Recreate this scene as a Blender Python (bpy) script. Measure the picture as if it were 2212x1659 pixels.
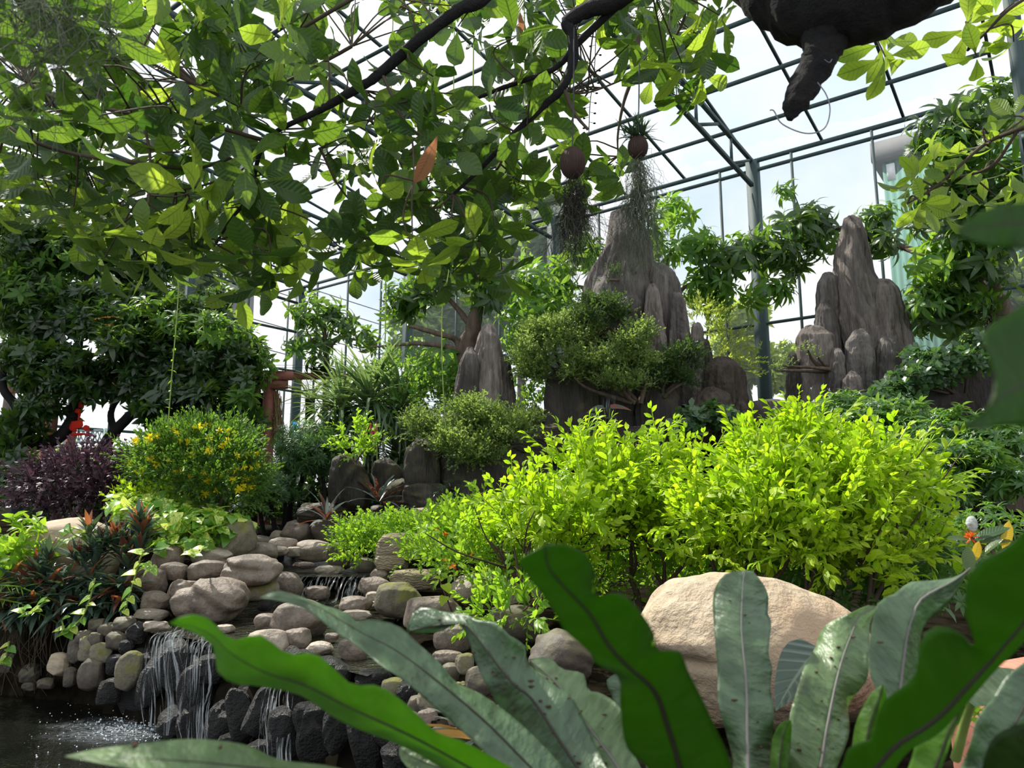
import bpy, math, random
import numpy as np
from mathutils import Vector, Matrix
for _o in list(bpy.data.objects): bpy.data.objects.remove(_o)
SC = bpy.context.scene
COL = SC.collection
PI = math.pi

# ------------------------------------------------------------------ camera
EYE = 1.30; PITCH = math.radians(9.2); FPX = 1600.0
cam_d = bpy.data.cameras.new('camera'); cam = bpy.data.objects.new('camera', cam_d); COL.objects.link(cam)
cam.location = (0, 0, EYE); cam.rotation_euler = (PI/2 + PITCH, 0, 0)
cam_d.sensor_width = 36.0; cam_d.lens = 36.0*FPX/2212.0; cam_d.clip_start = 0.05; cam_d.clip_end = 400
cam_d.dof.use_dof = True; cam_d.dof.focus_distance = 4.2; cam_d.dof.aperture_fstop = 6.0
SC.camera = cam
# ------------------------------------------------------------------ exposure
SC.view_settings.view_transform = 'Standard'; SC.view_settings.look = 'None'
SC.view_settings.exposure = 0.0; SC.view_settings.gamma = 1.0; SC.view_settings.use_curve_mapping = False
cy = SC.cycles
cy.max_bounces = 6; cy.diffuse_bounces = 3; cy.glossy_bounces = 2; cy.transmission_bounces = 4
cy.transparent_max_bounces = 10; cy.caustics_reflective = False; cy.caustics_refractive = False
cy.sample_clamp_indirect = 4.0
# ------------------------------------------------------------------ sky and sun
SKY_STRENGTH = 1.2; SUN_STRENGTH = 7.5; SUN_DIR = Vector((-0.46, 0.40, 0.79))   # towards the sun
W = bpy.data.worlds.new('sky'); SC.world = W; W.use_nodes = True
nt = W.node_tree; nt.nodes.clear()
_out = nt.nodes.new('ShaderNodeOutputWorld'); _bg = nt.nodes.new('ShaderNodeBackground')
_tc = nt.nodes.new('ShaderNodeTexCoord'); _no = nt.nodes.new('ShaderNodeTexNoise'); _cr = nt.nodes.new('ShaderNodeValToRGB')
_no.inputs['Scale'].default_value = 3.2; _no.inputs['Detail'].default_value = 5; _no.inputs['Roughness'].default_value = 0.5
_cr.color_ramp.elements[0].position = 0.32; _cr.color_ramp.elements[0].color = (0.60, 0.76, 0.92, 1)
_cr.color_ramp.elements[1].position = 0.56; _cr.color_ramp.elements[1].color = (0.98, 1.0, 1.02, 1)
nt.links.new(_tc.outputs['Generated'], _no.inputs['Vector']); nt.links.new(_no.outputs['Fac'], _cr.inputs['Fac'])
nt.links.new(_cr.outputs['Color'], _bg.inputs['Color']); _bg.inputs['Strength'].default_value = SKY_STRENGTH
nt.links.new(_bg.outputs[0], _out.inputs[0])
sun_d = bpy.data.lights.new('sun', 'SUN'); sun_d.energy = SUN_STRENGTH; sun_d.angle = math.radians(0.8); sun_d.color = (1.0, 0.96, 0.86)
sun = bpy.data.objects.new('sun', sun_d); COL.objects.link(sun); sun.location = (-6, 10, 18)
sun.rotation_euler = SUN_DIR.to_track_quat('Z', 'Y').to_euler()

# ------------------------------------------------------------------ helpers
CT, ST = math.cos(PITCH), math.sin(PITCH)
def ray(u, v):
    x = (u-1106.0)/FPX; y = (829.5-v)/FPX
    return np.array((x, CT - y*ST, ST + y*CT))
def P(u, v, d):                     # the point a pixel sees at world distance y = d
    r = ray(u, v); return np.array((0, 0, EYE)) + r*(d/r[1])
def PZ(u, v, z):                    # the point a pixel sees at height z
    r = ray(u, v); return np.array((0, 0, EYE)) + r*((z-EYE)/r[2])
def px(v, d): return d/ray(1106, v)[1]/FPX       # metres per pixel there
def rg(seed): return np.random.default_rng(seed)

def tag(o, label=None, cat=None, group=None, kind=None):
    if label: o['label'] = label
    if cat: o['category'] = cat
    if group: o['group'] = group
    if kind: o['kind'] = kind
    return o
def empty(name, loc=(0, 0, 0)):
    o = bpy.data.objects.new(name, None); o.location = tuple(loc); o.empty_display_size = 0.1; COL.objects.link(o); return o

class G:
    """collects geometry and links it as one mesh object"""
    def __init__(s): s.V = []; s.F4 = []; s.F3 = []; s.R = []; s.U = []; s.M4 = []; s.M3 = []; s.n = 0; s.mi = 0
    def add(s, V, F, rnd=0.0, uv=None, mi=0):
        V = np.asarray(V, dtype=np.float32).reshape(-1, 3); F = np.asarray(F, dtype=np.int32); mi = mi or s.mi
        s.V.append(V); k = len(V)
        s.R.append(np.broadcast_to(np.asarray(rnd, np.float32), (k,)).copy())
        s.U.append(np.zeros((k, 2), np.float32) if uv is None else np.asarray(uv, np.float32))
        if F.size:
            if F.shape[1] == 4: s.F4.append(F + s.n); s.M4.append(np.full(len(F), mi, np.int32))
            else: s.F3.append(F + s.n); s.M3.append(np.full(len(F), mi, np.int32))
        s.n += k
    def build(s, name, mats, parent=None, loc=None, smooth=True):
        me = bpy.data.meshes.new(name)
        V = np.concatenate(s.V) if s.V else np.zeros((0, 3), np.float32)
        org = np.zeros(3, np.float32)
        if parent is not None: org = np.array(parent_world(parent), np.float32)
        elif loc is not None: org = np.array(loc, np.float32)
        f4 = np.concatenate(s.F4) if s.F4 else np.zeros((0, 4), np.int32)
        f3 = np.concatenate(s.F3) if s.F3 else np.zeros((0, 3), np.int32)
        li = np.concatenate([f4.ravel(), f3.ravel()]); n4, n3 = len(f4), len(f3)
        me.vertices.add(len(V)); me.vertices.foreach_set('co', (V-org).ravel())
        me.loops.add(len(li)); me.loops.foreach_set('vertex_index', li)
        me.polygons.add(n4+n3)
        st = np.concatenate([np.arange(n4)*4, n4*4 + np.arange(n3)*3]).astype(np.int32)
        me.polygons.foreach_set('loop_start', st)
        try: me.polygons.foreach_set('loop_total', np.concatenate([np.full(n4, 4), np.full(n3, 3)]).astype(np.int32))
        except Exception: pass
        if smooth: me.polygons.foreach_set('use_smooth', np.ones(n4+n3, bool))
        mi = np.concatenate((s.M4 or [np.zeros(0, np.int32)]) + (s.M3 or [np.zeros(0, np.int32)]))
        me.polygons.foreach_set('material_index', mi.astype(np.int32))
        a = me.attributes.new('rnd', 'FLOAT', 'POINT'); a.data.foreach_set('value', np.concatenate(s.R))
        uu = np.concatenate(s.U); b = me.attributes.new('luv', 'FLOAT_VECTOR', 'POINT')
        b.data.foreach_set('vector', np.concatenate([uu, np.zeros((len(uu), 1), np.float32)], 1).ravel())
        me.update(calc_edges=True); me.validate()
        for m in (mats if isinstance(mats, (list, tuple)) else [mats]): me.materials.append(m)
        o = bpy.data.objects.new(name, me); COL.objects.link(o)
        if parent is not None: o.parent = parent
        elif loc is not None: o.location = tuple(float(q) for q in loc)
        return o
def parent_world(p):
    w = np.zeros(3)
    while p is not None: w = w + np.array(p.location); p = p.parent
    return w

def box(g, c, s, ang=0.0, rnd=0.0):      # axis box (rotated about z), slightly chamfered by its own edges
    c = np.array(c, float); hx, hy, hz = [q/2 for q in s]
    v = np.array([(x, y, z) for z in (-hz, hz) for y in (-hy, hy) for x in (-hx, hx)])
    ca, sa = math.cos(ang), math.sin(ang)
    v = np.stack([v[:, 0]*ca-v[:, 1]*sa, v[:, 0]*sa+v[:, 1]*ca, v[:, 2]], 1)+c
    g.add(v, [(0, 2, 3, 1), (4, 5, 7, 6), (0, 1, 5, 4), (2, 6, 7, 3), (0, 4, 6, 2), (1, 3, 7, 5)], rnd)
def bar(g, a, b, w, h=None, up=(0, 0, 1)):  # rectangular bar from a to b
    a = np.array(a, float); b = np.array(b, float); h = h or w
    t = b-a; t = t/np.linalg.norm(t); up = np.array(up, float)
    if abs(t@up) > .98: up = np.array((0.6, 0.8, 0))
    x = np.cross(t, up); x /= np.linalg.norm(x); z = np.cross(x, t)
    v = [p + sx*x*w/2 + sz*z*h/2 for p in (a, b) for sz in (-1, 1) for sx in (-1, 1)]
    g.add(v, [(0, 2, 3, 1), (4, 5, 7, 6), (0, 1, 5, 4), (2, 6, 7, 3), (0, 4, 6, 2), (1, 3, 7, 5)])
def smooth_path(pts, n=6):
    pts = np.array(pts, float)
    if len(pts) < 3: 
        t = np.linspace(0, 1, n+1)[:, None]; return pts[0]*(1-t)+pts[-1]*t
    q = np.vstack([2*pts[0]-pts[1], pts, 2*pts[-1]-pts[-2]]); out = []
    for i in range(1, len(q)-2):
        for t in np.linspace(0, 1, n, endpoint=False):
            a, b, c, d = q[i-1:i+3]
            out.append(.5*((2*b)+(c-a)*t+(2*a-5*b+4*c-d)*t*t+(3*b-a-3*c+d)*t**3))
    out.append(pts[-1]); return np.array(out)
def tube(g, pts, rad, k=6, rnd=0.0, wob=0.0, seed=0, cap=True):
    pts = np.asarray(pts, float); n = len(pts)
    rad = np.interp(np.linspace(0, 1, n), np.linspace(0, 1, len(np.atleast_1d(rad))), np.atleast_1d(rad)) if n != len(np.atleast_1d(rad)) else np.atleast_1d(rad)
    T = np.gradient(pts, axis=0); T /= np.linalg.norm(T, axis=1)[:, None]+1e-12
    ref = np.array((0.31, 0.17, 0.93)) if abs(T[0] @ np.array((0.31, 0.17, 0.93))) < .9 else np.array((1., 0, 0))
    X = np.cross(T, ref); X /= np.linalg.norm(X, axis=1)[:, None]+1e-12; Y = np.cross(T, X)
    a = np.arange(k)*2*PI/k
    rr = rad[:, None]*np.ones((n, k))
    if wob: rr = rr*(1+wob*rg(seed).normal(size=(n, k)))
    V = pts[:, None]+rr[..., None]*(np.cos(a)[None, :, None]*X[:, None]+np.sin(a)[None, :, None]*Y[:, None])
    i = np.arange(n-1)[:, None]*k; j = np.arange(k)[None]; j2 = (j+1) % k
    F = np.stack([i+j, i+j2, i+k+j2, i+k+j], -1).reshape(-1, 4)
    uv = np.stack([np.tile(np.linspace(0, 1, k), n), np.repeat(np.linspace(0, 1, n), k)], 1)
    g.add(V.reshape(-1, 3), F, rnd, uv)
    if cap:
        for e, s in ((0, 1), (n-1, -1)):
            c = pts[e]; ring = V[e]; f = [(0, 1+(q if s > 0 else (q+1) % k), 1+((q+1) % k if s > 0 else q)) for q in range(k)]
            g.add(np.vstack([c, ring]), np.array(f)[:, ::-1], rnd)

def sn(p, seed, f=1.0, o=6):             # smooth sum-of-sines noise, about -1..1
    r = rg(seed); s = 0
    for i in range(o):
        k = r.normal(size=3)*f*(1+.35*i); s = s + np.sin(p @ k + r.uniform(0, 6.28))/(1+.3*i)
    return s/2.2
_cs = {}
def cubesphere(n):
    if n in _cs: return _cs[n]
    idx = {}; V = []; F = []
    def vid(p):
        k = tuple(np.round(p, 6))
        if k not in idx: idx[k] = len(V); V.append(p)
        return idx[k]
    lin = np.tan(np.linspace(-1, 1, n+1)*PI/4)
    for ax in range(3):
        for s in (-1, 1):
            for i in range(n):
                for j in range(n):
                    q = []
                    for di, dj in ((0, 0), (1, 0), (1, 1), (0, 1)):
                        p = [0, 0, 0]; p[ax] = s; p[(ax+1) % 3] = lin[i+di]; p[(ax+2) % 3] = lin[j+dj]; q.append(vid(np.array(p, float)))
                    F.append(q if s > 0 else q[::-1])
    V = np.array(V); V /= np.linalg.norm(V, axis=1)[:, None]
    _cs[n] = (V, np.array(F)); return _cs[n]
def lump(g, c, r, seed, rough=.12, fine=.02, n=11, box_=.25, rot=0.0, tilt=0.0, rnd=None):
    """a rounded stone: ellipsoid pulled a little towards a box, with soft facets and dents"""
    V, F = cubesphere(n)
    q = V/np.max(np.abs(V), axis=1)[:, None]; p = V*(1-box_)+q*box_*.85
    p = p*(1+rough*sn(V, seed, 1.5)+fine*sn(V, seed+1, 5.5))[:, None]
    rr = rg(seed+5)
    for _ in range(3):                     # a few flattened facets
        d = rr.normal(size=3); d /= np.linalg.norm(d); h = rr.uniform(.74, .92)
        e = np.maximum(p @ d-h, 0); p = p-e[:, None]*d*.75
    p = p*np.array(r)
    c1, s1 = math.cos(tilt), math.sin(tilt); p = np.stack([p[:, 0]*c1-p[:, 2]*s1, p[:, 1], p[:, 0]*s1+p[:, 2]*c1], 1)
    c1, s1 = math.cos(rot), math.sin(rot); p = np.stack([p[:, 0]*c1-p[:, 1]*s1, p[:, 0]*s1+p[:, 1]*c1, p[:, 2]], 1)
    g.add(p+np.array(c), F, rr.random() if rnd is None else rnd)

# ---- leaves
def leaf(L=1., Wd=.4, n=4, shape='lance', fold=.25, droop=.4, wave=0., cols=1, pet=0., ph=0., nick=0.):
    t = np.linspace(0, 1, n+1)
    w = {'lance': np.sin(PI*t**.8)**.9, 'obov': np.sin(PI*t**1.55)**.75, 'ovate': np.sin(PI*t**.6)**.9,
         'strap': np.minimum(1, np.minimum(t*7+.25, (1-t)**.6*1.5)), 'heart': np.sin(PI*np.clip(t*.93+.07, 0, 1)**.5)**.8, 'oval': np.sin(PI*t)**.65}[shape]*Wd/2
    w[-1] *= .05; w = np.maximum(w, .012*Wd)
    if nick: w = w*(1+nick*np.sin(t*31+ph))
    dd = max(droop, 1e-3) if droop >= 0 else min(droop, -1e-3)
    yy = np.sin(dd*t)/dd; zz = -(1-np.cos(dd*t))/dd
    us = np.linspace(-1, 1, 2*cols+1); V = []; UV = []
    for i in range(n+1):
        for u in us:
            z = fold*abs(u)*w[i] + wave*abs(u)**1.5*math.sin(9*t[i]+ph+(2.0 if u > 0 else 0))*Wd
            V.append((u*w[i], pet+yy[i]*L, zz[i]*L+z)); UV.append((u, t[i]))
    k = len(us); F = [(i*k+j, i*k+j+1, (i+1)*k+j+1, (i+1)*k+j) for i in range(n) for j in range(k-1)]
    return dict(V=np.array(V, np.float32), F=np.array(F, np.int32), U=np.array(UV, np.float32), R=np.zeros(len(V), np.float32))
def frames(yd, zd):
    y = yd/(np.linalg.norm(yd, axis=1)[:, None]+1e-9); z = zd-(zd*y).sum(1)[:, None]*y
    z = z/(np.linalg.norm(z, axis=1)[:, None]+1e-9); return np.stack([np.cross(y, z), y, z], 2)
def place(g, T, pos, yd, zd, sc, rnd):
    if len(pos) == 0: return
    pos = np.atleast_2d(pos); N = len(pos); M = frames(np.atleast_2d(yd), np.atleast_2d(zd))*np.broadcast_to(np.asarray(sc, float), (N,))[:, None, None]
    V = np.einsum('nij,vj->nvi', M, T['V'])+pos[:, None]
    k = len(T['V']); F = (T['F'][None]+(np.arange(N)*k)[:, None, None]).reshape(-1, 4)
    R = (T['R'][None]*.5+np.broadcast_to(np.asarray(rnd, float), (N,))[:, None]*.75) % 1.0
    g.add(V.reshape(-1, 3), F, R.ravel(), np.tile(T['U'], (N, 1)))
def merge(parts):
    """parts: (template, pos, ydir, zdir, scale, rnd) -> one sprig template"""
    g = G()
    for T, p, y, z, s, r in parts:
        M = frames(np.array([y], float), np.array([z], float))[0]*s
        g.add(T['V'] @ M.T+np.array(p), T['F'], r, T['U'])
    return dict(V=np.concatenate(g.V), F=np.concatenate(g.F4), U=np.concatenate(g.U), R=np.concatenate(g.R))
def whorl(T, k, open_=1.1, seed=0, size=1., spread=.15, stem=.0):
    """leaves round a twig end; twig runs along +Y"""
    r = rg(seed); ps = []
    for i in range(k):
        a = i*2.4+r.uniform(-.25, .25); th = open_*(.55+.55*(i+.5)/k)+r.normal()*spread
        rad = np.array((math.cos(a), 0, math.sin(a))); y = rad*math.sin(th)+np.array((0, 1, 0))*math.cos(th)
        z = np.array((0, 1, 0))*math.sin(th)-rad*math.cos(th)
        ps.append((T, (0, -stem*(i/k), 0), y, z+r.normal(size=3)*.15, size*r.uniform(.7, 1.1), r.random()))
    return merge(ps)
def spray(T, k, length, seed=0, size=1., ang=.9, flat=True, tip=True, droop=.3):
    """leaves in pairs along a twig that runs along +Y and bends down a little"""
    r = rg(seed); ps = []
    for i in range(k):
        t = (i+1)/k; s = 1 if i % 2 else -1; a = 0 if flat else r.uniform(0, 6.28)
        side = np.array((s, 0, 0)) if flat else np.array((math.cos(a), 0, math.sin(a)))
        an = ang*(1-.35*t)+r.normal()*.15
        y = side*math.sin(an)+np.array((0, 1, 0))*math.cos(an)+np.array((0, 0, r.normal()*.25)); z = np.array((0, -.15, 1))+r.normal(size=3)*.35
        ps.append((T, (0, t*length, -droop*t*t*length), y, z, size*r.uniform(.7, 1.1)*(1.05-.35*t), r.random()))
    if tip: ps.append((T, (0, length, -droop*length), (0, 1, -droop), (0, .2, 1), size*.6, r.random()))
    g = merge(ps); n = 3                   # the twig itself as a thin square rod
    y = np.linspace(0, length, n); w = length*.012; V = []
    for q in y:
        z = -droop*(q/length)**2*length
        V += [(-w, q, z-w), (w, q, z-w), (0, q, z+w)]
    F = [(i*3+j, i*3+(j+1) % 3, (i+1)*3+(j+1) % 3, (i+1)*3+j) for i in range(n-1) for j in range(3)]
    k0 = len(g['V'])
    return dict(V=np.vstack([g['V'], V]).astype(np.float32), F=np.vstack([g['F'], np.array(F)+k0]), U=np.vstack([g['U'], np.tile((0, .5), (len(V), 1))]), R=np.concatenate([g['R'], np.full(len(V), .05)]))
def shell(c, r, n, seed, inner=.5, low=-.55, lumpy=.16, f=2.2):
    q = rg(seed); d = q.normal(size=(n*3, 3)); d /= np.linalg.norm(d, axis=1)[:, None]; d = d[d[:, 2] > low][:n]
    k = 1-(1-inner)*q.random(len(d))**1.8
    k = k*(1+lumpy*sn(d, seed+7, f)); p = np.array(c)+d*k[:, None]*np.array(r)
    nrm = d/np.array(r); nrm /= np.linalg.norm(nrm, axis=1)[:, None]; return p, nrm
def foliage(g, T, c, r, n, seed, size=1., inner=.5, low=-.55, up=.5, jit=.45, lumpy=.16, f=2.2, sizevar=.3, flip=False):
    """sprigs over (and a little inside) a lumpy ellipsoid, growing outwards and up"""
    q = rg(seed+100); p, o = shell(c, r, n, seed, inner, low, lumpy, f); N = len(p)
    y = o+np.array((0, 0, up))+q.normal(size=(N, 3))*jit; z = np.array((0, 0, 1.))+o*.35+q.normal(size=(N, 3))*.35
    if flip: z = q.normal(size=(N, 3))
    Ts = T if isinstance(T, list) else [T]; w = q.integers(0, len(Ts), N)
    for i, t in enumerate(Ts):
        m = w == i; place(g, t, p[m], y[m], z[m], size*q.uniform(1-sizevar, 1+sizevar, m.sum()), q.random(m.sum()))
def blob(u, v, d, ru, rv, rd=None):
    s = px(v, d); return P(u, v, d), (ru*s, (rd if rd else .75*(ru+rv)/2*s), rv*s)
# ------------------------------------------------------------------ materials
def newmat(name):
    m = bpy.data.materials.new(name); m.use_nodes = True; n = m.node_tree.nodes; n.clear()
    o = n.new('ShaderNodeOutputMaterial'); return m, m.node_tree, o
class NB:
    def __init__(s, name): s.m, s.t, s.o = newmat(name)
    def n(s, typ, **kw):
        q = s.t.nodes.new('ShaderNode'+typ)
        for k, v in kw.items():
            if k.startswith('i_'):
                key = k[2:]; q.inputs[int(key) if key.isdigit() else key.replace('_', ' ')].default_value = v
            else: setattr(q, k, v)
        return q
    def l(s, a, b): s.t.links.new(a, b)
    def ramp(s, fac, stops):
        q = s.n('ValToRGB'); e = q.color_ramp.elements
        while len(e) < len(stops): e.new(.5)
        for x, (p, c) in zip(e, stops): x.position = p; x.color = (*c, 1) if len(c) == 3 else c
        s.l(fac, q.inputs[0]); return q.outputs[0]
    def mix(s, f, a, b, blend='MIX'):
        q = s.n('Mix', data_type='RGBA', blend_type=blend)
        if isinstance(f, (int, float)): q.inputs[0].default_value = f
        else: s.l(f, q.inputs[0])
        for i, c in ((6, a), (7, b)):
            if isinstance(c, tuple): q.inputs[i].default_value = (*c, 1)
            else: s.l(c, q.inputs[i])
        return q.outputs[2]
    def math(s, op, a, b=0.0):
        q = s.n('Math', operation=op)
        for i, c in ((0, a), (1, b)):
            if isinstance(c, (int, float)): q.inputs[i].default_value = c
            else: s.l(c, q.inputs[i])
        return q.outputs[0]
    def noise(s, scale, detail=4, rough=.55, vec=None, mapscale=None):
        q = s.n('TexNoise'); q.inputs['Scale'].default_value = scale; q.inputs['Detail'].default_value = detail; q.inputs['Roughness'].default_value = rough
        v = vec
        if v is None: v = s.n('TexCoord').outputs['Object']
        if mapscale:
            mp = s.n('Mapping'); mp.inputs['Scale'].default_value = mapscale; s.l(v, mp.inputs['Vector']); v = mp.outputs[0]
        s.l(v, q.inputs['Vector']); return q.outputs['Fac']
    def bump(s, h, strength=.4, dist=.02):
        q = s.n('Bump'); q.inputs['Strength'].default_value = strength; q.inputs['Distance'].default_value = dist; s.l(h, q.inputs['Height']); return q.outputs[0]
    def bsdf(s, col, rough=.6, spec=.5, normal=None, metal=0.):
        q = s.n('BsdfPrincipled'); q.inputs['Metallic'].default_value = metal; q.inputs['Specular IOR Level'].default_value = spec
        for k, c in (('Base Color', col), ('Roughness', rough)):
            if isinstance(c, tuple): q.inputs[k].default_value = (*c, 1)
            elif isinstance(c, (int, float)): q.inputs[k].default_value = c
            else: s.l(c, q.inputs[k])
        if normal is not None: s.l(normal, q.inputs['Normal'])
        return q.outputs[0]
    def mixs(s, f, a, b):
        q = s.n('MixShader')
        if isinstance(f, (int, float)): q.inputs[0].default_value = f
        else: s.l(f, q.inputs[0])
        s.l(a, q.inputs[1]); s.l(b, q.inputs[2]); return q.outputs[0]
    def done(s, sh): s.l(sh, s.o.inputs[0]); return s.m
    def attr(s, name, out='Fac'): return s.n('Attribute', attribute_name=name).outputs[out]
def plain(name, col, rough=.6, spec=.5, metal=0., var=.25, scale=8., bump=.15):
    b = NB(name); f = b.noise(scale, 5); c = b.ramp(f, [(.3, tuple(x*(1-var) for x in col)), (.7, tuple(min(1, x*(1+var)) for x in col))])
    return b.done(b.bsdf(c, rough, spec, b.bump(f, bump, .01) if bump else None, metal))
def leafmat(name, c0, c1, t0, t1=None, trans=.45, rough=.42, spec=.4, vein=0., veincol=(.30, .42, .16), nveins=14, varieg=None, odd=None, patch=0., corr=0.):
    """two-sided leaf: reflects colour c0..c1, lets light of colour t0..t1 through"""
    b = NB(name); r = b.attr('rnd'); t1 = t1 or t0
    c = b.mix(r, c0, c1); t = b.mix(r, t0, t1)
    if odd:                                # a few leaves of another colour
        k = b.math('GREATER_THAN', b.math('FRACT', b.math('MULTIPLY', r, 37.7)), 1-odd[0]); c = b.mix(k, c, odd[1]); t = b.mix(k, t, odd[1])
    uv = b.n('SeparateXYZ'); b.l(b.attr('luv', 'Vector'), uv.inputs[0]); au = b.math('ABSOLUTE', uv.outputs[0])
    if varieg:
        nz = b.noise(varieg[1], 2, .5, b.attr('luv', 'Vector'), (1, 2.4, 1)); k = b.ramp(b.math('ADD', nz, b.math('MULTIPLY', b.math('SUBTRACT', r, .5), .5)), [(.47, (0, 0, 0)), (.56, (1, 1, 1))])
        c = b.mix(k, c, varieg[0]); t = b.mix(k, t, varieg[0])
    nrm = None
    if vein:
        mid = b.math('LESS_THAN', au, .07)
        sv = b.math('FRACT', b.math('MULTIPLY', b.math('SUBTRACT', uv.outputs[1], b.math('MULTIPLY', au, .16)), float(nveins)))
        side = b.math('LESS_THAN', sv, .16)
        k = b.math('MULTIPLY', b.math('MAXIMUM', mid, b.math('MULTIPLY', side, .6)), vein)
        c = b.mix(k, c, veincol); t = b.mix(k, t, tuple(x*.35 for x in t0))
        nrm = b.bump(b.math('SINE', b.math('MULTIPLY', sv, 6.283)), .25, .004)
    if patch:
        f = b.noise(9., 3); k = b.ramp(f, [(.62, (0, 0, 0)), (.72, (1, 1, 1))]); c = b.mix(b.math('MULTIPLY', k, patch), c, (.05, .035, .015)); t = b.mix(b.math('MULTIPLY', k, patch), t, (.03, .03, .01))
    if corr:
        f = b.noise(1., 5, .55, b.attr('luv', 'Vector'), (1.1, 26, 1)); nrm = b.bump(f, corr, .012); c = b.mix(b.ramp(f, [(.38, (0, 0, 0)), (.62, (1, 1, 1))]), b.mix(.55, c, tuple(x*.3 for x in c0)), c)  # corrugation also darkens the colour, standing in for uneven sky sheen
    s1 = b.bsdf(c, rough, spec, nrm); tr = b.n('BsdfTranslucent'); b.l(t, tr.inputs[0])
    return b.done(b.mixs(trans, s1, tr.outputs[0]))
def rockmat(name, lo, hi, streak=(1, 1, 1), scale=3., rough=.8, bump=.6, moss=0., speck=0., spec=.3, dist=.03, dark=None, bands=0., veins=0.):
    b = NB(name); r = b.attr('rnd'); co = b.n('TexCoord').outputs['Object']
    f = b.noise(scale, 8, .62, co, streak); f2 = b.noise(scale*7, 4, .6, co, streak); h = b.math('ADD', f, b.math('MULTIPLY', f2, .35))
    c = b.ramp(b.math('MULTIPLY', h, .74), [(.30, lo), (.66, hi)])
    c = b.mix(b.math('MULTIPLY', r, .55), c, b.mix(r, (.68, .54, .42), (.50, .48, .46)), 'MULTIPLY')
    if dark: c = b.mix(b.ramp(b.noise(scale*.8, 3, .5, co), [(.46, (0, 0, 0)), (.62, (1, 1, 1))]), c, dark)
    if speck: c = b.mix(b.ramp(b.noise(130., 5, .7), [(.52, (0, 0, 0)), (.66, (1, 1, 1))]), c, b.mix(.6, tuple(x*speck for x in lo), c))
    if bands:
        w = b.n('TexWave', wave_type='BANDS', bands_direction='Z'); w.inputs['Scale'].default_value = bands; w.inputs['Distortion'].default_value = 14; w.inputs['Detail'].default_value = 5; w.inputs['Detail Scale'].default_value = .8; b.l(co, w.inputs[0])
        h = b.math('ADD', b.math('MULTIPLY', h, 1.3), b.math('MULTIPLY', w.outputs['Fac'], .22)); c = b.mix(b.math('MULTIPLY', w.outputs['Fac'], .35), c, tuple(x*.45 for x in lo))
    if veins:                              # thin dark cracks
        f3 = b.noise(scale*.5, 2.5, .5, co, (1, 1, 1.6)); k = b.ramp(b.math('ABSOLUTE', b.math('SUBTRACT', f3, .5)), [(.0, (1, 1, 1)), (.014, (0, 0, 0))]); k = b.math('MULTIPLY', k, veins)
        c = b.mix(k, c, tuple(x*.3 for x in lo)); h = b.math('SUBTRACT', h, b.math('MULTIPLY', k, .5))
    if moss:
        n = b.n('NewGeometry').outputs['Normal']; z = b.n('SeparateXYZ'); b.l(n, z.inputs[0])
        k = b.ramp(b.math('ADD', b.math('MULTIPLY', z.outputs[2], .25), b.noise(6., 5)), [(.56, (0, 0, 0)), (.74, (1, 1, 1))])
        c = b.mix(b.math('MULTIPLY', k, moss), c, (.16, .16, .035))
    return b.done(b.bsdf(c, rough, spec, b.bump(h, bump, dist)))

M = {}
M['stone'] = rockmat('river_stone', (.080, .062, .049), (.345, .282, .23), scale=6., rough=.56, bump=.9, dist=.022, speck=.5)
M['stone_pale'] = rockmat('pale_river_stone', (.21, .17, .135), (.51, .44, .36), scale=7., rough=.58, bump=.8, dist=.02, speck=.6)
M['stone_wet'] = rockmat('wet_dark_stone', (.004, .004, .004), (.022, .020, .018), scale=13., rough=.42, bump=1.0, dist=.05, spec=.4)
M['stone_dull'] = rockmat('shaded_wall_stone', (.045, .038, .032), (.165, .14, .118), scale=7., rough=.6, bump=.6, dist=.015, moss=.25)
M['stone_moss'] = rockmat('mossy_stone', (.11, .10, .07), (.32, .29, .22), scale=8., rough=.85, bump=.8, dist=.02, moss=.9)
M['cream'] = rockmat('cream_boulder', (.23, .165, .10), (.66, .54, .395), scale=3.6, rough=.72, bump=.9, dist=.05, dark=(.46, .335, .22))
M['tan'] = rockmat('tan_boulder', (.33, .25, .17), (.62, .51, .38), streak=(1, 1, 2.5), scale=3., rough=.8, bump=.3)
M['peak'] = rockmat('petrified_rock', (.022, .020, .018), (.28, .25, .232), streak=(6, 6, .8), scale=1.7, rough=.85, bump=1.0, dist=.06, dark=(.06, .05, .045))
M['peak_grey'] = rockmat('grey_petrified_rock', (.040, .035, .033), (.40, .345, .315), streak=(7, 7, .7), scale=1.7, rough=.85, bump=1.0, dist=.06)
M['peak_dark'] = rockmat('dark_damp_rock', (.018, .016, .015), (.085, .072, .062), streak=(4, 4, .6), scale=1.6, rough=.7, bump=1.0, dist=.06, moss=.25)
M['layered'] = rockmat('layered_rock', (.03, .026, .022), (.13, .11, .09), streak=(.5, .5, 5), scale=2., rough=.6, bump=1.0, dist=.05, bands=9., moss=.25)
M['layered_pale'] = rockmat('pale_layered_rock', (.20, .165, .11), (.52, .44, .31), streak=(.6, .6, 4), scale=3., rough=.85, bump=1.0, dist=.03, bands=14., moss=.35)
M['soil'] = plain('dark_garden_soil', (.012, .010, .007), 1., .0, var=.6, scale=9., bump=.8)
M['steel'] = plain('green_grey_painted_steel', (.045, .072, .072), .65, .3, var=.12, bump=0)
M['redwood'] = plain('red_brown_painted_timber', (.30, .115, .085), .55, .3, var=.2, scale=14., bump=.1)
M['tile'] = plain('green_roof_sheet', (.10, .24, .20), .5, .4, var=.2, bump=.1)
M['bark'] = rockmat('grey_brown_bark', (.055, .04, .03), (.20, .15, .115), streak=(4, 4, 1), scale=4., rough=.9, bump=.9, dist=.02)
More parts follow.
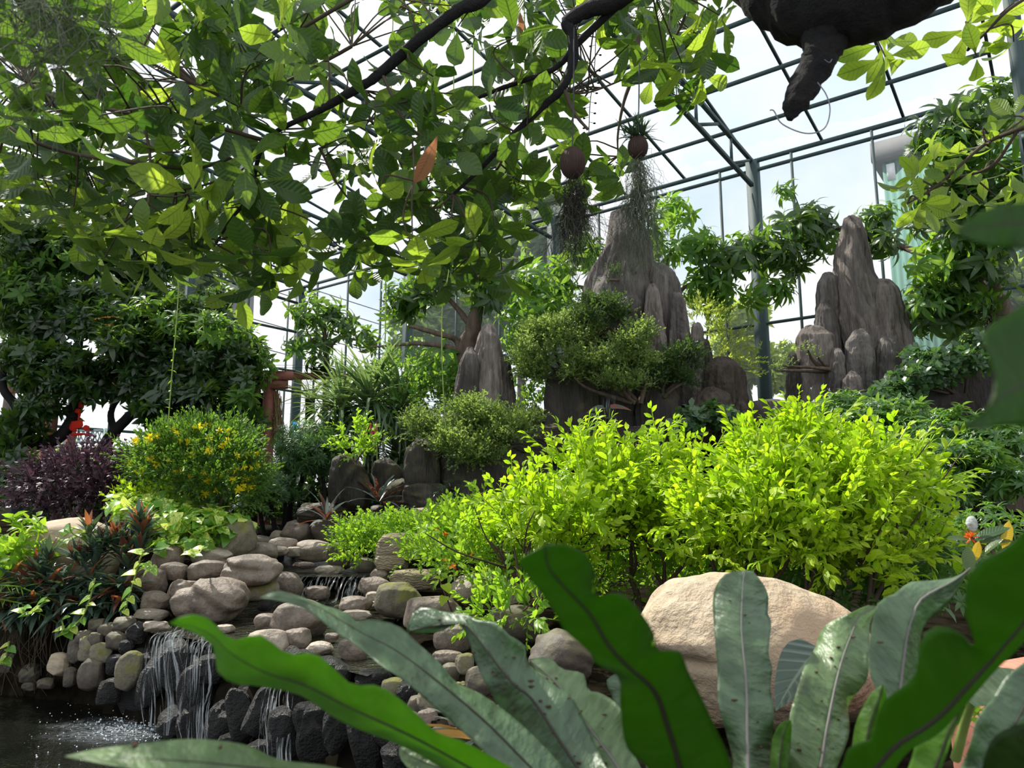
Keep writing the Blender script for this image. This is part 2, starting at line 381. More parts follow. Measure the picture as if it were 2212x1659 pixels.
M['bark_dark'] = rockmat('dark_wet_bark', (.006, .006, .0065), (.022, .020, .020), streak=(3, 3, 3), scale=7., rough=.9, bump=1., dist=.02)
M['twig'] = plain('brown_twig', (.075, .055, .04), .8, .2, var=.3, bump=.2)
M['stem'] = plain('green_stem', (.22, .30, .07), .5, .3, var=.2, bump=0)
M['pot'] = plain('brown_ribbed_husk', (.045, .024, .018), .75, .3, var=.3, scale=30., bump=.2)
M['cord'] = plain('dark_cord', (.05, .05, .055), .6, .3, bump=0)
M['wire'] = plain('grey_wire', (.16, .16, .18), .4, .5, bump=0)
M['straw'] = plain('dry_straw', (.33, .24, .13), .9, .2, var=.4, scale=30., bump=.3)
M['brick'] = None
# foliage
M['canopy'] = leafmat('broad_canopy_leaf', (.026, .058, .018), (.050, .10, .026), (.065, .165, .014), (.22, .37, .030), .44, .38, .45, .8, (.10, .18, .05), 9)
M['canopy_lit'] = leafmat('sunlit_canopy_leaf', (.07, .14, .03), (.12, .20, .04), (.36, .58, .04), (.55, .72, .06), .52, .38, .45, .8, (.2, .3, .06), 9)  # brighter copy of the canopy leaf, sunlight put into its colour
M['dead'] = leafmat('dry_brown_leaf', (.30, .13, .06), (.38, .18, .08), (.5, .22, .1), None, .4, .6, .2, .5, (.2, .08, .04))
M['mango'] = leafmat('long_dark_green_leaf', (.020, .055, .018), (.055, .11, .03), (.16, .36, .03), (.34, .55, .05), .38, .30, .6, .5, (.10, .17, .06), 12)
M['mango_fresh_and_sunlit'] = leafmat('long_fresh_and_sunlit_leaf', (.05, .14, .025), (.10, .22, .04), (.26, .55, .04), (.45, .68, .06), .45, .32, .55, .4, (.15, .28, .06), 12)  # fresh shoots, and sunlit mango leaves with the sunlight put into their colour
M['laurel'] = leafmat('dark_glossy_leaf', (.016, .040, .016), (.035, .075, .022), (.10, .24, .02), (.22, .38, .03), .32, .26, .65)
M['outside'] = leafmat('background_tree_leaf', (.05, .10, .035), (.10, .17, .05), (.28, .45, .06), (.42, .6, .08), .45, .5, .3)
M['outside_yellow'] = leafmat('yellow_green_background_leaf', (.20, .27, .05), (.32, .38, .07), (.6, .75, .10), None, .5, .5, .3)
M['bonsai'] = leafmat('tiny_bonsai_leaf', (.085, .145, .040), (.18, .25, .085), (.28, .44, .06), (.44, .58, .12), .45, .5, .35)
M['bonsai_dark'] = leafmat('tiny_dark_bonsai_leaf', (.030, .065, .022), (.065, .11, .035), (.14, .25, .03), None, .35, .5, .35)
M['gold'] = leafmat('golden_green_leaf', (.27, .42, .020), (.48, .60, .030), (.44, .78, .016), (.70, .93, .03), .48, .38, .4, .35, (.35, .5, .06), 8)
M['gold_low'] = leafmat('fresh_green_undergrowth_leaf', (.12, .27, .025), (.24, .40, .04), (.34, .62, .03), (.52, .76, .05), .48, .4, .4)
M['mound'] = leafmat('deep_green_narrow_leaf', (.045, .12, .03), (.095, .20, .05), (.20, .44, .04), (.34, .56, .07), .38, .3, .6)
M['podocarpus'] = leafmat('needle_leaf', (.03, .075, .03), (.07, .15, .05), (.15, .33, .04), (.26, .46, .08), .35, .35, .5)
M['ficus'] = leafmat('rounded_waxy_leaf', (.035, .085, .04), (.075, .14, .06), (.14, .33, .05), (.22, .42, .07), .3, .25, .7)
M['dracaena'] = leafmat('grey_green_sword_leaf', (.085, .15, .08), (.18, .25, .145), (.24, .40, .09), (.38, .52, .14), .35, .35, .6)
M['yellowbush'] = leafmat('bright_green_small_leaf', (.045, .115, .02), (.09, .18, .03), (.15, .34, .03), (.27, .46, .04), .42, .45, .35)
M['petal_yellow'] = leafmat('yellow_petal', (.88, .70, .02), (.92, .78, .03), (.95, .8, .03), None, .4, .6, .2)
M['petal_orange'] = leafmat('orange_red_petal', (.75, .10, .02), (.85, .22, .02), (.9, .2, .03), None, .4, .6, .2)
M['petal_white'] = leafmat('white_petal', (.75, .77, .75), (.85, .86, .84), (.8, .8, .78), None, .35, .6, .2)
M['petal_pink'] = leafmat('pink_bract', (.75, .06, .12), (.85, .12, .16), (.9, .1, .15), None, .4, .5, .3)
M['purple'] = leafmat('plum_purple_leaf', (.038, .022, .030), (.075, .04, .053), (.11, .05, .075), None, .3, .45, .4)
M['oyster'] = leafmat('green_grey_sword_leaf_purple_below', (.045, .085, .062), (.10, .155, .12), (.12, .20, .06), None, .25, .25, .7, odd=(.13, (.19, .065, .04)))
M['oyster_warm'] = leafmat('orange_brown_sword_leaf', (.17, .06, .032), (.28, .115, .05), (.45, .14, .05), (.60, .26, .07), .4, .3, .5, odd=(.35, (.07, .12, .09)))
M['pothos'] = leafmat('variegated_heart_leaf', (.14, .34, .05), (.22, .42, .06), (.35, .62, .05), (.5, .74, .06), .42, .28, .6, varieg=((.72, .80, .16), 2.4))
M['cordyline'] = leafmat('bronze_strap_leaf', (.07, .028, .022), (.15, .06, .04), (.24, .08, .04), None, .3, .3, .6, odd=(.5, (.16, .21, .20)))
M['caladium'] = leafmat('grey_leaf_with_red_heart', (.10, .16, .11), (.14, .2, .15), (.2, .3, .15), None, .3, .5, .3, varieg=((.45, .10, .08), 1.4))
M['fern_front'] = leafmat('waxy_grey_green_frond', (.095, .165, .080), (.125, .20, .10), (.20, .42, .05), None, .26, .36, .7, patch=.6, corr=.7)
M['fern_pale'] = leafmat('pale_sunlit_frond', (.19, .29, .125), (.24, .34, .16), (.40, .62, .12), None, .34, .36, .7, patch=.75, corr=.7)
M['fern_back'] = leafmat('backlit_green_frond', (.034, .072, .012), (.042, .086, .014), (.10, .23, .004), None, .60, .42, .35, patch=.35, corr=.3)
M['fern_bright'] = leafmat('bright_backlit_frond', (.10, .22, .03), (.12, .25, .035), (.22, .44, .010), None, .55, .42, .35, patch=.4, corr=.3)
M['midrib'] = plain('dark_midrib', (.035, .03, .02), .5, .3, bump=0)
M['midrib_grey'] = plain('grey_violet_midrib', (.20, .18, .17), .5, .3, bump=0)
M['debris'] = plain('dry_plant_crumbs', (.10, .055, .04), .9, .2, var=.5, scale=60., bump=0)
M['yellow_leaf'] = leafmat('yellow_old_leaf', (.62, .42, .03), (.72, .55, .05), (.8, .55, .04), None, .45, .4, .4, .5, (.5, .3, .03))
M['orange_leaf'] = leafmat('orange_dry_leaf', (.50, .24, .06), (.60, .36, .08), (.7, .35, .08), None, .4, .5, .3, .3, (.4, .18, .05))
M['stripe_leaf'] = leafmat('grey_striped_leaf', (.32, .40, .34), (.42, .48, .42), (.3, .4, .2), None, .3, .4, .5)
M['alocasia'] = leafmat('dark_quilted_leaf', (.06, .10, .075), (.08, .12, .09), (.14, .25, .06), None, .3, .28, .7, 1., (.20, .27, .18), 7)
M['moss_grey'] = leafmat('grey_hanging_moss', (.16, .19, .13), (.24, .26, .18), (.25, .28, .15), None, .3, .8, .1)
M['moss_dark'] = leafmat('dark_hanging_roots', (.035, .035, .035), (.08, .07, .06), (.08, .08, .06), None, .2, .8, .1)
M['airplant'] = leafmat('stiff_dark_air_plant_leaf', (.03, .055, .035), (.05, .09, .05), (.08, .14, .04), None, .3, .4, .4)
M['red_cloth'] = leafmat('red_ornament_cloth', (.70, .035, .02), (.8, .06, .03), (.9, .06, .03), None, .5, .6, .2)
M['blue_tarp'] = leafmat('blue_plastic_sheet', (.05, .35, .60), (.06, .4, .65), (.1, .5, .8), None, .4, .4, .4)
M['basket'] = plain('dark_wicker', (.04, .03, .028), .8, .2, var=.4, scale=40., bump=.4)
M['pale_metal'] = plain('pale_teal_railing', (.45, .58, .55), .5, .4, var=.08, bump=0)
M['concrete'] = plain('grey_rendered_concrete', (.24, .24, .24), 1., .0, var=.08, scale=3., bump=.05)
M['white_paint'] = plain('white_painted_pole', (.75, .76, .76), .6, .3, var=.05, bump=0)
def _film(name, alpha, tint=(.92, .96, .97)):
    b = NB(name); tr = b.n('BsdfTransparent'); di = b.n('BsdfTranslucent'); di.inputs[0].default_value = (*tint, 1)
    gl = b.n('BsdfDiffuse'); gl.inputs[0].default_value = (*tint, 1)
    return b.done(b.mixs(alpha, tr.outputs[0], b.mixs(.5, di.outputs[0], gl.outputs[0])))
M['film'] = _film('clear_roof_film', .035); M['net'] = _film('fine_insect_net', .13); M['film_edge'] = _film('rumpled_film_edge', .16)
def _corr():
    b = NB('pale_green_corrugated_sheet'); w = b.n('TexWave', wave_type='BANDS', bands_direction='X'); w.inputs['Scale'].default_value = 2.2; b.l(b.n('TexCoord').outputs['Object'], w.inputs[0])
    c = b.ramp(w.outputs['Fac'], [(.1, (.13, .25, .21)), (.5, (.175, .31, .262))]); return b.done(b.bsdf(c, 1., .0, b.bump(w.outputs['Fac'], .5, .04)))
M['cladding'] = _corr()
def _water(name, col, scale, strength, rough=.03):
    b = NB(name); co = b.n('TexCoord').outputs['Object']; f = b.noise(scale, 4, .55, co); f2 = b.noise(scale*3.1, 3, .5, co)
    return b.done(b.bsdf(col, rough, .8, b.bump(b.math('ADD', f, b.math('MULTIPLY', f2, .5)), strength, .03)))
M['pond'] = _water('dark_pond_water', (.006, .007, .005), 9., .35)
M['pool'] = _water('shallow_stream_water', (.020, .019, .009), 11., .9)
def _fall(name, lo, hi, sc, fade=False):
    b = NB(name); uv = b.attr('luv', 'Vector'); f = b.noise(1., 6, .65, uv, sc); k = b.ramp(f, [(lo, (0, 0, 0)), (hi, (1, 1, 1))])
    if fade: k = b.math('MULTIPLY', k, b.math('SUBTRACT', 1., b.attr('rnd')))
    a = b.n('BsdfTransparent'); g = b.bsdf((.70, .76, .80), .12, .8, b.bump(f, .8, .02)); tl = b.n('BsdfTranslucent'); tl.inputs[0].default_value = (.8, .85, .9, 1)
    return b.done(b.mixs(k, a.outputs[0], b.mixs(.35, g, tl.outputs[0])))
M['fall'] = _fall('falling_water', .51, .70, (15, 1.5, 1))
M['cascade'] = _fall('rippling_cascade', .50, .82, (30, 2.2, 1))
def _glass(name):
    b = NB(name); g = b.bsdf((.75, .8, .85), .08, 1.); return b.done(g)
M['drop'] = _glass('water_drop')
def _brick():
    b = NB('red_paving_brick'); t = b.n('TexBrick'); t.inputs['Scale'].default_value = 6.; t.inputs['Color1'].default_value = (.42, .17, .12, 1); t.inputs['Color2'].default_value = (.48, .21, .15, 1); t.inputs['Mortar'].default_value = (.3, .15, .11, 1); t.inputs['Mortar Size'].default_value = .01
    mp = b.n('Mapping'); mp.inputs['Rotation'].default_value = (PI/2, 0, -.5); b.l(b.n('TexCoord').outputs['Object'], mp.inputs['Vector']); b.l(mp.outputs[0], t.inputs[0]); return b.done(b.bsdf(t.outputs[0], .8, .15))
M['brick'] = _brick()
M['foam'] = _fall('churned_foam', .40, .66, (9, 9, 1), True)
# ------------------------------------------------------------------ ground
FACE = np.array([(-9, 6.4), (-4.2, 5.75), (-2.75, 5.2), (-2.2, 4.72), (-1.4, 4.2), (-.56, 3.5), (-.22, 2.9), (.0, 2.0), (.1, .3), (.1, -2)])
CHAN = np.array([(-1.15, 3.9), (-1.55, 5.2), (-1.75, 6.6), (-2.25, 8.0), (-2.5, 9.3)])
Z_POOL, Z_UPPER = .50, .68
def seg_dist(x, y, poly):
    best = np.full(x.shape, 1e9); side = np.zeros(x.shape)
    for a, b in zip(poly[:-1], poly[1:]):
        d = b-a; t = np.clip(((x-a[0])*d[0]+(y-a[1])*d[1])/(d@d), 0, 1); dx = x-a[0]-t*d[0]; dy = y-a[1]-t*d[1]
        q = np.hypot(dx, dy); c = d[0]*(y-a[1])-d[1]*(x-a[0]); m = q < best; best = np.where(m, q, best); side = np.where(m, np.sign(c), side)
    return best, side
def gz(x, y):
    x = np.asarray(x, float); y = np.asarray(y, float)
    d, s = seg_dist(x, y, FACE); sd = d*np.where(s == 0, 1, s)
    bank = np.interp(y, [0, 2, 3.5, 5, 7, 9, 12, 16], [.50, .50, .43, .52, .76, .95, 1.0, .98])
    for mx, my, rx, ry, h in ((1.75, 9.3, 1.9, 1.25, 1.05), (4.6, 9.3, 2.1, 1.25, .95), (-.45, 8.9, 1.2, 1.0, .55)):
        e = np.clip(1.6-1.6*np.sqrt(((x-mx)/rx)**2+((y-my)/ry)**2), 0, 1); bank = bank+np.maximum(.95+h-bank, 0)*e*e*(3-2*e)
    bank = bank+.03*np.sin(x*2.1+y)+.02*np.sin(y*3.3-x)
    cd, _ = seg_dist(x, y, CHAN); bed = np.where(y < 6.55, Z_POOL-.16, Z_UPPER-.14)
    k = np.clip((cd-.55)/.35, 0, 1); k = k*k*(3-2*k); land = bed*(1-k)+bank*k
    q = np.clip((sd+.12)/.12, 0, 1); q = q*q*(3-2*q)
    return -.45*(1-q)+land*q
def gz1(x, y): return float(gz(np.array([x]), np.array([y]))[0])
g = G(); xs = np.concatenate([np.linspace(-40, -10.5, 8), np.arange(-10, 9.01, .11), np.linspace(10, 60, 8)]); ys = np.concatenate([np.arange(-1.5, 12, .11), np.linspace(12, 20, 16), np.linspace(24, 90, 10)])
X, Y = np.meshgrid(xs, ys); Z = gz(X, Y); k = len(xs)
F = [(j*k+i, j*k+i+1, (j+1)*k+i+1, (j+1)*k+i) for j in range(len(ys)-1) for i in range(k-1)]
g.add(np.stack([X, Y, Z], -1).reshape(-1, 3), F, .3)
tag(g.build('ground', M['soil']), kind='structure')

# ------------------------------------------------------------------ greenhouse frame (fitted to the eave line of the back wall)
EA = np.array((4.27, 12.36)); EE = np.array((.796, -.606)); EN = np.array((-.606, -.796)); ZE = EYE+6.0; SLOPE = .156
T0, T1, S1 = -12.81, 4.0, 13.0
def ep(t, s, z): q = EA+EE*t+EN*s; return np.array((q[0], q[1], z))
def member(parent, name, a, b, w, h=None):
    g = G(); bar(g, a, b, w, h); return g.build(name, M['steel'], parent, smooth=False)
def panel(parent, name, q, m):
    g = G(); g.add(q, [(0, 1, 2, 3)]); return g.build(name, m, parent, smooth=False)
zr = lambda s: ZE+SLOPE*s
GROUND_Z = .9
wb = tag(empty('wall_back', ep(0, 0, GROUND_Z)), kind='structure')
for t in (0, -4.27, -8.54, -12.81, 4.0):
    member(wb, 'post', ep(t, 0, .6), ep(t, 0, ZE), .19)
for z, w in ((ZE, .06), (ZE-.17, .05), (EYE+3.04, .045), (EYE+.55, .04)):
    member(wb, 'rail', ep(T0, 0, z), ep(T1, 0, z), w)
for i in range(14):
    t = 3.22-1.275*i
    if min(abs(t-q) for q in (0, -4.27, -8.54, -12.81, 4.0)) < .35: continue
    member(wb, 'mullion', ep(t, 0, .7), ep(t, 0, ZE), .04)
for a, b in zip((-12.81, -8.54, -4.27, 0), (-8.54, -4.27, 0, 4.0)):
    panel(wb, 'net_panel', [ep(a, -.06, .8), ep(b, -.06, .8), ep(b, -.06, ZE-.1), ep(a, -.06, ZE-.1)], M['net'])
wl = tag(empty('wall_left', ep(T0, 0, GROUND_Z)), kind='structure')
for s in (3.25, 6.5, 9.75, 13.0): member(wl, 'post', ep(T0, s, .6), ep(T0, s, zr(s)), .15)
for z in (ZE-.05, ZE-1.3, EYE+3.6, EYE+3.04, EYE+1.6, EYE+.55): member(wl, 'rail', ep(T0, 0, z), ep(T0, S1, z+(.156*S1 if z > ZE-1 else 0)), .055)
for i in range(1, 9):
    if i % 2 == 0: continue
    member(wl, 'mullion', ep(T0, 1.62*i, .7), ep(T0, 1.62*i, zr(1.62*i)), .045)
panel(wl, 'net_panel', [ep(T0-.06, 0, .8), ep(T0-.06, S1, .8), ep(T0-.06, S1, zr(S1)-.1), ep(T0-.06, 0, ZE-.1)], M['film'])
wr = tag(empty('wall_right', ep(T1, 0, GROUND_Z)), kind='structure')
for s, w in ((2.3, .09), (4.2, .13)): member(wr, 'post', ep(T1, s, .6), ep(T1, s, zr(s)+1.2), w)
for z in (EYE+3.04, ZE): member(wr, 'rail', ep(T1, 0, z), ep(T1, 5.2, z), .055)
panel(wr, 'net_panel', [ep(T1+.06, .2, .8), ep(T1+.06, 5.2, .8), ep(T1+.06, 5.2, ZE+1), ep(T1+.06, .2, ZE)], M['film'])
ce = tag(empty('ceiling', ep(-4.27, 3, ZE)), kind='structure')
for s in (1.0, 2.09, 3.2, 4.3, 5.4, 6.5, 7.6, 8.7, 9.8, 10.9, 12.0, 13.0): member(ce, 'purlin', ep(T0, s, zr(s)), ep(T1+.3, s, zr(s)), .05)
for i in range(14):
    t = 3.65-1.235*i; member(ce, 'rafter', ep(t, -.12, zr(-.12)+.05), ep(t, S1, zr(S1)+.05), .04)
for t in (0, -4.27, -8.54, -12.81):        # trusses over the posts
    tr = tag(empty('roof_truss', ep(t, 0, ZE)), kind='structure')
    hi = lambda s: ZE+.05*s; lo = lambda s: ZE-.48+.053*s
    member(tr, 'chord', ep(t, 0, hi(0)), ep(t, S1, hi(S1)), .062); member(tr, 'chord', ep(t, -.05, lo(0)), ep(t, S1, lo(S1)), .062)
    for j in range(9):
        s = .08+1.42*j; member(tr, 'brace', ep(t, s, hi(s)), ep(t, s+.95, lo(s+.95)), .045); member(tr, 'brace', ep(t, s+.95, lo(s+.95)), ep(t, s+.95, hi(s+.95)), .04)
panel(ce, 'roof_film', [ep(T0, -.15, zr(0)+.1), ep(T1+.3, -.15, zr(0)+.1), ep(T1+.3, S1, zr(S1)+.1), ep(T0, S1, zr(S1)+.1)], M['film'])
g = G(); n = 120; tt = np.linspace(T0, T1, n); q = rg(5)
wv = .1*np.sin(tt*2.3)+.07*np.sin(tt*5.1+1); V = []
for i, t in enumerate(tt): V += [ep(t, .02, ZE+.06), ep(t, .14, ZE+.12+.05*math.sin(t*17)), ep(t, .34+wv[i], ZE+.10+.04*math.sin(t*23+1))]
F = [(i*3+j, i*3+j+1, i*3+j+4, i*3+j+3) for i in range(n-1) for j in (0, 1)]; g.add(V, F); g.build('film_edge', M['film_edge'], ce)

# ------------------------------------------------------------------ beyond the net: building, tower, pole, cables, trees
ang = math.atan2(EE[1], EE[0])
K = P(1905, 352, 21.0); b0 = K[:2]+EE*5-EN*3
bd = tag(empty('green_building', (b0[0], b0[1], .9)), 'pale green corrugated building with grey fascia beyond the right wall', 'building')
g = G(); box(g, (b0[0], b0[1], (K[2]+.9)/2), (10, 6, K[2]-.9), ang); g.build('wall', M['cladding'], bd, smooth=False)
g = G(); box(g, (b0[0], b0[1], K[2]+.3), (10.5, 6.5, .6), ang); g.build('fascia', M['concrete'], bd, smooth=False)
c = P(1925, 372, 20.8); g = G(); box(g, c, (.22, .12, .5), ang); g.build('gutter_bracket', M['white_paint'], bd, smooth=False)
tw = P(522, 690, 30.0)
t_ = tag(empty('tower', (tw[0], tw[1], .9)), 'slender grey tower seen between leaves on the left', 'tower')
g = G(); tube(g, [(tw[0], tw[1], .9), P(524, 560, 30), P(526, 430, 30)], [.62, .55, .42], 8); g.build('shaft', M['concrete'], t_)
g = G(); tube(g, [P(526, 430, 30), P(528, 330, 30), P(530, 240, 30)], [.42, .25, .05], 8); g.build('spire', M['concrete'], t_)
pw = P(893, 760, 24.0)
p_ = tag(empty('utility_pole', (pw[0], pw[1], .9)), 'white pole with striped guard cable beyond the net wall', 'pole')
g = G(); tube(g, [(pw[0], pw[1], .9), P(889, 540, 24)], [.16, .13], 10); g.build('shaft', M['white_paint'], p_)
g = G(); tube(g, [P(899, 760, 23.8), P(892, 560, 23.8)], [.05, .05], 6); g.build('striped_guard', M['yellow_leaf'], p_)
for i, (a, b) in enumerate((((480, 545), (905, 690)), ((470, 575), (900, 716)), ((480, 655), (880, 772)), ((430, 700), (800, 803)))):
    q0, q1 = P(a[0], a[1], 25), P(b[0], b[1], 32); q0 = q0+(q0-q1)*1.2; q1 = q1+(q1-q0)*.3; t = np.linspace(0, 1, 12)[:, None]
    g = G(); tube(g, q0*(1-t)+q1*t-np.array((0, 0, 1.))*(t*(1-t)*1.0), [.02], 5)
    tag(g.build('overhead_cable', M['cord'], loc=q0), ['topmost of the thin overhead cables beyond the left wall', 'second overhead cable from the top beyond the left wall', 'third overhead cable from the top beyond the left wall', 'lowest overhead cable beyond the left wall'][i], 'cable', 'overhead cables beyond the left wall')
def tree_far(u, v, d, ru, rv, n, size, label, m='outside', seed=1, trunk=True, T=None):
    c, r = blob(u, v, d, ru, rv); base = np.array((c[0], c[1], .9))
    o = tag(empty('background_tree', base), label, 'tree', 'trees beyond the greenhouse')
    g = G(); T = T or [whorl(leaf(.3, .16, 3, 'ovate', .2, .4), 6, 1.3, s) for s in (1, 2)]
    for k in range(5):
        q = rg(seed*10+k); cc = c+q.normal(size=3)*np.array(r)*.38; foliage(g, T, cc, np.array(r)*q.uniform(.5, .75), n//5, seed*10+k, size, .35, -.8)
    g.build('foliage', M[m], o)
    if trunk:
        g = G(); tube(g, smooth_path([base, base*.5+c*.5+np.array((.2, 0, 0)), c]), [.2, .13, .05], 7); g.build('trunk', M['bark'], o)
tree_far(1112, 600, 23, 105, 165, 750, 1.5, 'tall hazy tree behind the net left of the central peak', seed=1)
tree_far(955, 690, 21, 90, 110, 420, 1.2, 'leafy tree behind the net between the white pole and the left peak', seed=2)
tree_far(1600, 770, 17, 75, 75, 420, .9, 'yellow green tree behind the net beside the tall wall post', 'outside_yellow', 3)
tree_far(1690, 800, 16, 40, 65, 240, .7, 'light green small tree behind the net left of the right peak', 'outside_yellow', 4)
tree_far(1175, 760, 17.5, 60, 120, 420, .8, 'bright sapling thicket filling the gap between the left and central peaks', 'mango_fresh_and_sunlit', 5)
tree_far(455, 660, 19, 70, 90, 300, 1.1, 'pale tree behind the pergola roof near the tower', 'outside', 6)
tree_far(30, 620, 19, 130, 150, 400, 1.3, 'tree behind the dark left trees at the frame edge', 'outside', 7)
tree_far(2185, 640, 15.2, 100, 160, 500, 1.2, 'dense tree behind the mango tree at the far right', 'outside', 8)

for i, (u, v, d, ru, rv, n, lab) in enumerate(((60, 1020, 24, 170, 60, 260, 'pale hedge far beyond the left wall, behind the dark trunks'), (330, 1030, 24, 170, 50, 260, 'pale hedge far beyond the left wall, behind the yellow flowering bush'), (560, 1040, 26, 110, 40, 160, 'pale hedge far beyond the wall near the pergola post'))):
    c, r = blob(u, v, d, ru, rv, 1.0); o = tag(empty('background_hedge', (c[0], c[1], .9)), lab, 'hedge', 'hedges beyond the left wall'); g = G(); foliage(g, [whorl(leaf(.3, .16, 3, 'ovate', .2, .4), 6, 1.3, 1)], c, r, n, 60+i, 1.3, .4, -.9); g.build('foliage', M['outside'], o)
    g = G(); [tube(g, [(c[0]+k*r[0]*.4, c[1], .88), (c[0]+k*r[0]*.4, c[1], c[2])], [.08, .05], 6) for k in (-1.5, 0, 1.5)]; g.build('stem', M['bark'], o)
# ------------------------------------------------------------------ tall rockwork
def peak(name, parent, rows, d, thick, seed, m, nm=88, nl=84, groove=.13, base=True, yoff=0., lean=0.):
    """a fluted column whose front outline passes the given (v, left u, right u) rows at distance d"""
    rows = sorted(rows); v = np.array([r[0] for r in rows], float); uL = np.array([r[1] for r in rows], float); uR = np.array([r[2] for r in rows], float)
    vv = v[0]+(v[-1]-v[0])*np.linspace(0, 1, nl)**1.15
    l = np.array([P(np.interp(q, v, uL), q, d) for q in vv]); r = np.array([P(np.interp(q, v, uR), q, d) for q in vv])
    c = (l+r)/2; hw = np.linalg.norm(r-l, axis=1)/2; z = l[:, 2]
    H0 = z[0]-z[-1]; w0 = np.max(hw); q = rg(seed)
    # round the top over
    ext = [(z[0]+hw[0]*a, hw[0]*b) for a, b in ((.30, .02), (.27, .40), (.19, .72), (.09, .92))]
    zz = np.concatenate([[e[0] for e in ext], z]); hh = np.concatenate([[e[1] for e in ext], hw]); cx = np.concatenate([[c[0, 0]]*4, c[:, 0]])
    a = np.arange(nm)*2*PI/nm; A, ZI = np.meshgrid(a, zz); HH = np.repeat(hh[:, None], nm, 1)
    big = np.clip((zz[0]-zz)/(.2*H0+1e-6), .3, 1)[:, None]; gr = np.zeros_like(A); sc_ = max(w0, .12)
    for k, amp in ((3, .8), (5, 1.), (8, 1.), (12, .8)):                  # broad flutes that wander a little
        ph = q.uniform(0, 6.28); tw = q.uniform(-1., 1.)/max(H0, .4); gr = gr+amp*np.sin(k*A+ph+tw*ZI+.5*np.sin(ZI*q.uniform(2, 6)+ph))
    gr = -np.abs(gr)*.5+.35
    pc = np.stack([np.cos(A)*2.2, np.sin(A)*2.2, ZI*.55/sc_**.5], -1).reshape(-1, 3)
    rdg = sum((1-2*np.abs(sn(pc*f, seed+3+i, 1.5))).reshape(A.shape)*w for i, (f, w) in enumerate(((1., .5), (2.3, .32), (4.6, .20))))
    pn = np.stack([np.cos(A)*1.6, np.sin(A)*1.6, ZI*1.3/sc_], -1).reshape(-1, 3)
    nz = sn(pn, seed+9, 1.4).reshape(A.shape)*.10+sn(pn*3, seed+10, 1.6).reshape(A.shape)*.05
    rad = 1+(groove*gr+.075*rdg)*big+nz*big
    xf = np.abs(np.cos(A))
    X = cx[:, None]+HH*np.cos(A)*(1+(rad-1)*(.55+.45*(1-xf)))
    th = thick*(hh*.55+w0*.45*np.clip((zz[0]-zz)/(.5*w0+1e-6), 0, 1))
    Y = d+yoff+lean*(zz-zz[-1])[:, None]+np.sin(A)*th[:, None]*rad
    V = np.stack([X, Y, ZI+nz*sc_*.5], -1); n = len(zz)
    i = np.arange(n-1)[:, None]*nm; j = np.arange(nm)[None]; F = np.stack([i+j, i+nm+j, i+nm+(j+1) % nm, i+(j+1) % nm], -1).reshape(-1, 4)
    g = G(); g.add(V.reshape(-1, 3), F, q.random()); k0 = n*nm
    return g.build(name, m, parent)

D = 9.0
cm = tag(empty('rock_mountain', P(1385, 930, D)*np.array((1, 1, 0))+np.array((0, 0, .95))), 'tall grey central rockery of fluted stone peaks with shrubs growing on it', 'rockery')
cp = [  # name, rows, distance, thickness, material
 ('peak', [(460, 1319, 1366), (480, 1315, 1376), (500, 1313, 1390), (530, 1306, 1402), (565, 1286, 1408), (600, 1272, 1412), (640, 1256, 1425), (700, 1236, 1440), (780, 1215, 1460), (880, 1190, 1475), (960, 1185, 1480)], 9.3, .75, 'peak'),
 ('peak', [(577, 1404, 1440), (590, 1394, 1456), (620, 1385, 1468), (680, 1380, 1482), (740, 1380, 1492), (850, 1375, 1505), (960, 1370, 1515)], 9.1, .8, 'peak'),
 ('spire', [(616, 1402, 1416), (632, 1396, 1424), (680, 1389, 1430), (740, 1382, 1438), (820, 1376, 1444), (900, 1372, 1450)], 8.75, .9, 'peak_grey'),
 ('spire', [(634, 1450, 1471), (655, 1445, 1480), (700, 1443, 1486), (770, 1440, 1492), (880, 1438, 1500)], 8.8, .9, 'peak'),
 ('spire', [(700, 1496, 1514), (712, 1493, 1519), (760, 1492, 1521), (880, 1488, 1524)], 8.75, .9, 'peak_grey'),
 ('spire', [(735, 1512, 1530), (760, 1508, 1537), (800, 1506, 1540), (900, 1500, 1545)], 9.0, .9, 'peak_dark'),
 ('shoulder', [(640, 1330, 1388), (665, 1318, 1396), (720, 1300, 1400), (820, 1290, 1405), (940, 1280, 1410)], 8.9, .8, 'peak'),
 ('shoulder', [(600, 1290, 1318), (625, 1280, 1326), (680, 1262, 1334), (760, 1245, 1340), (900, 1235, 1345)], 9.0, .8, 'peak'),
 ('shoulder', [(690, 1232, 1262), (712, 1226, 1272), (780, 1215, 1284), (900, 1205, 1295)], 9.0, .8, 'peak'),
 ('shoulder', [(580, 1358, 1392), (605, 1350, 1398), (700, 1344, 1402), (900, 1340, 1410)], 8.95, .8, 'peak'),
 ('column', [(805, 1190, 1290), (825, 1178, 1300), (870, 1174, 1303), (960, 1170, 1310)], 8.6, .55, 'peak_dark'),
 ('column', [(838, 1385, 1455), (855, 1376, 1468), (900, 1372, 1474), (965, 1370, 1480)], 8.5, .6, 'peak_dark'),
 ('column', [(850, 1300, 1340), (880, 1290, 1350), (965, 1285, 1375)], 8.9, .7, 'peak_dark'),
 ('column', [(880, 1146, 1166), (895, 1141, 1172), (930, 1140, 1174), (970, 1138, 1176)], 8.6, .8, 'peak_dark')]
for i, (nm_, rows, d_, th, mm) in enumerate(cp): peak(nm_, cm, rows, d_, th, 100+i, M[mm])
M['dome'] = rockmat('brown_dome_rock', (.025, .020, .016), (.15, .118, .095), streak=(4, 4, 1.2), scale=2.5, rough=.9, bump=1., dist=.06)
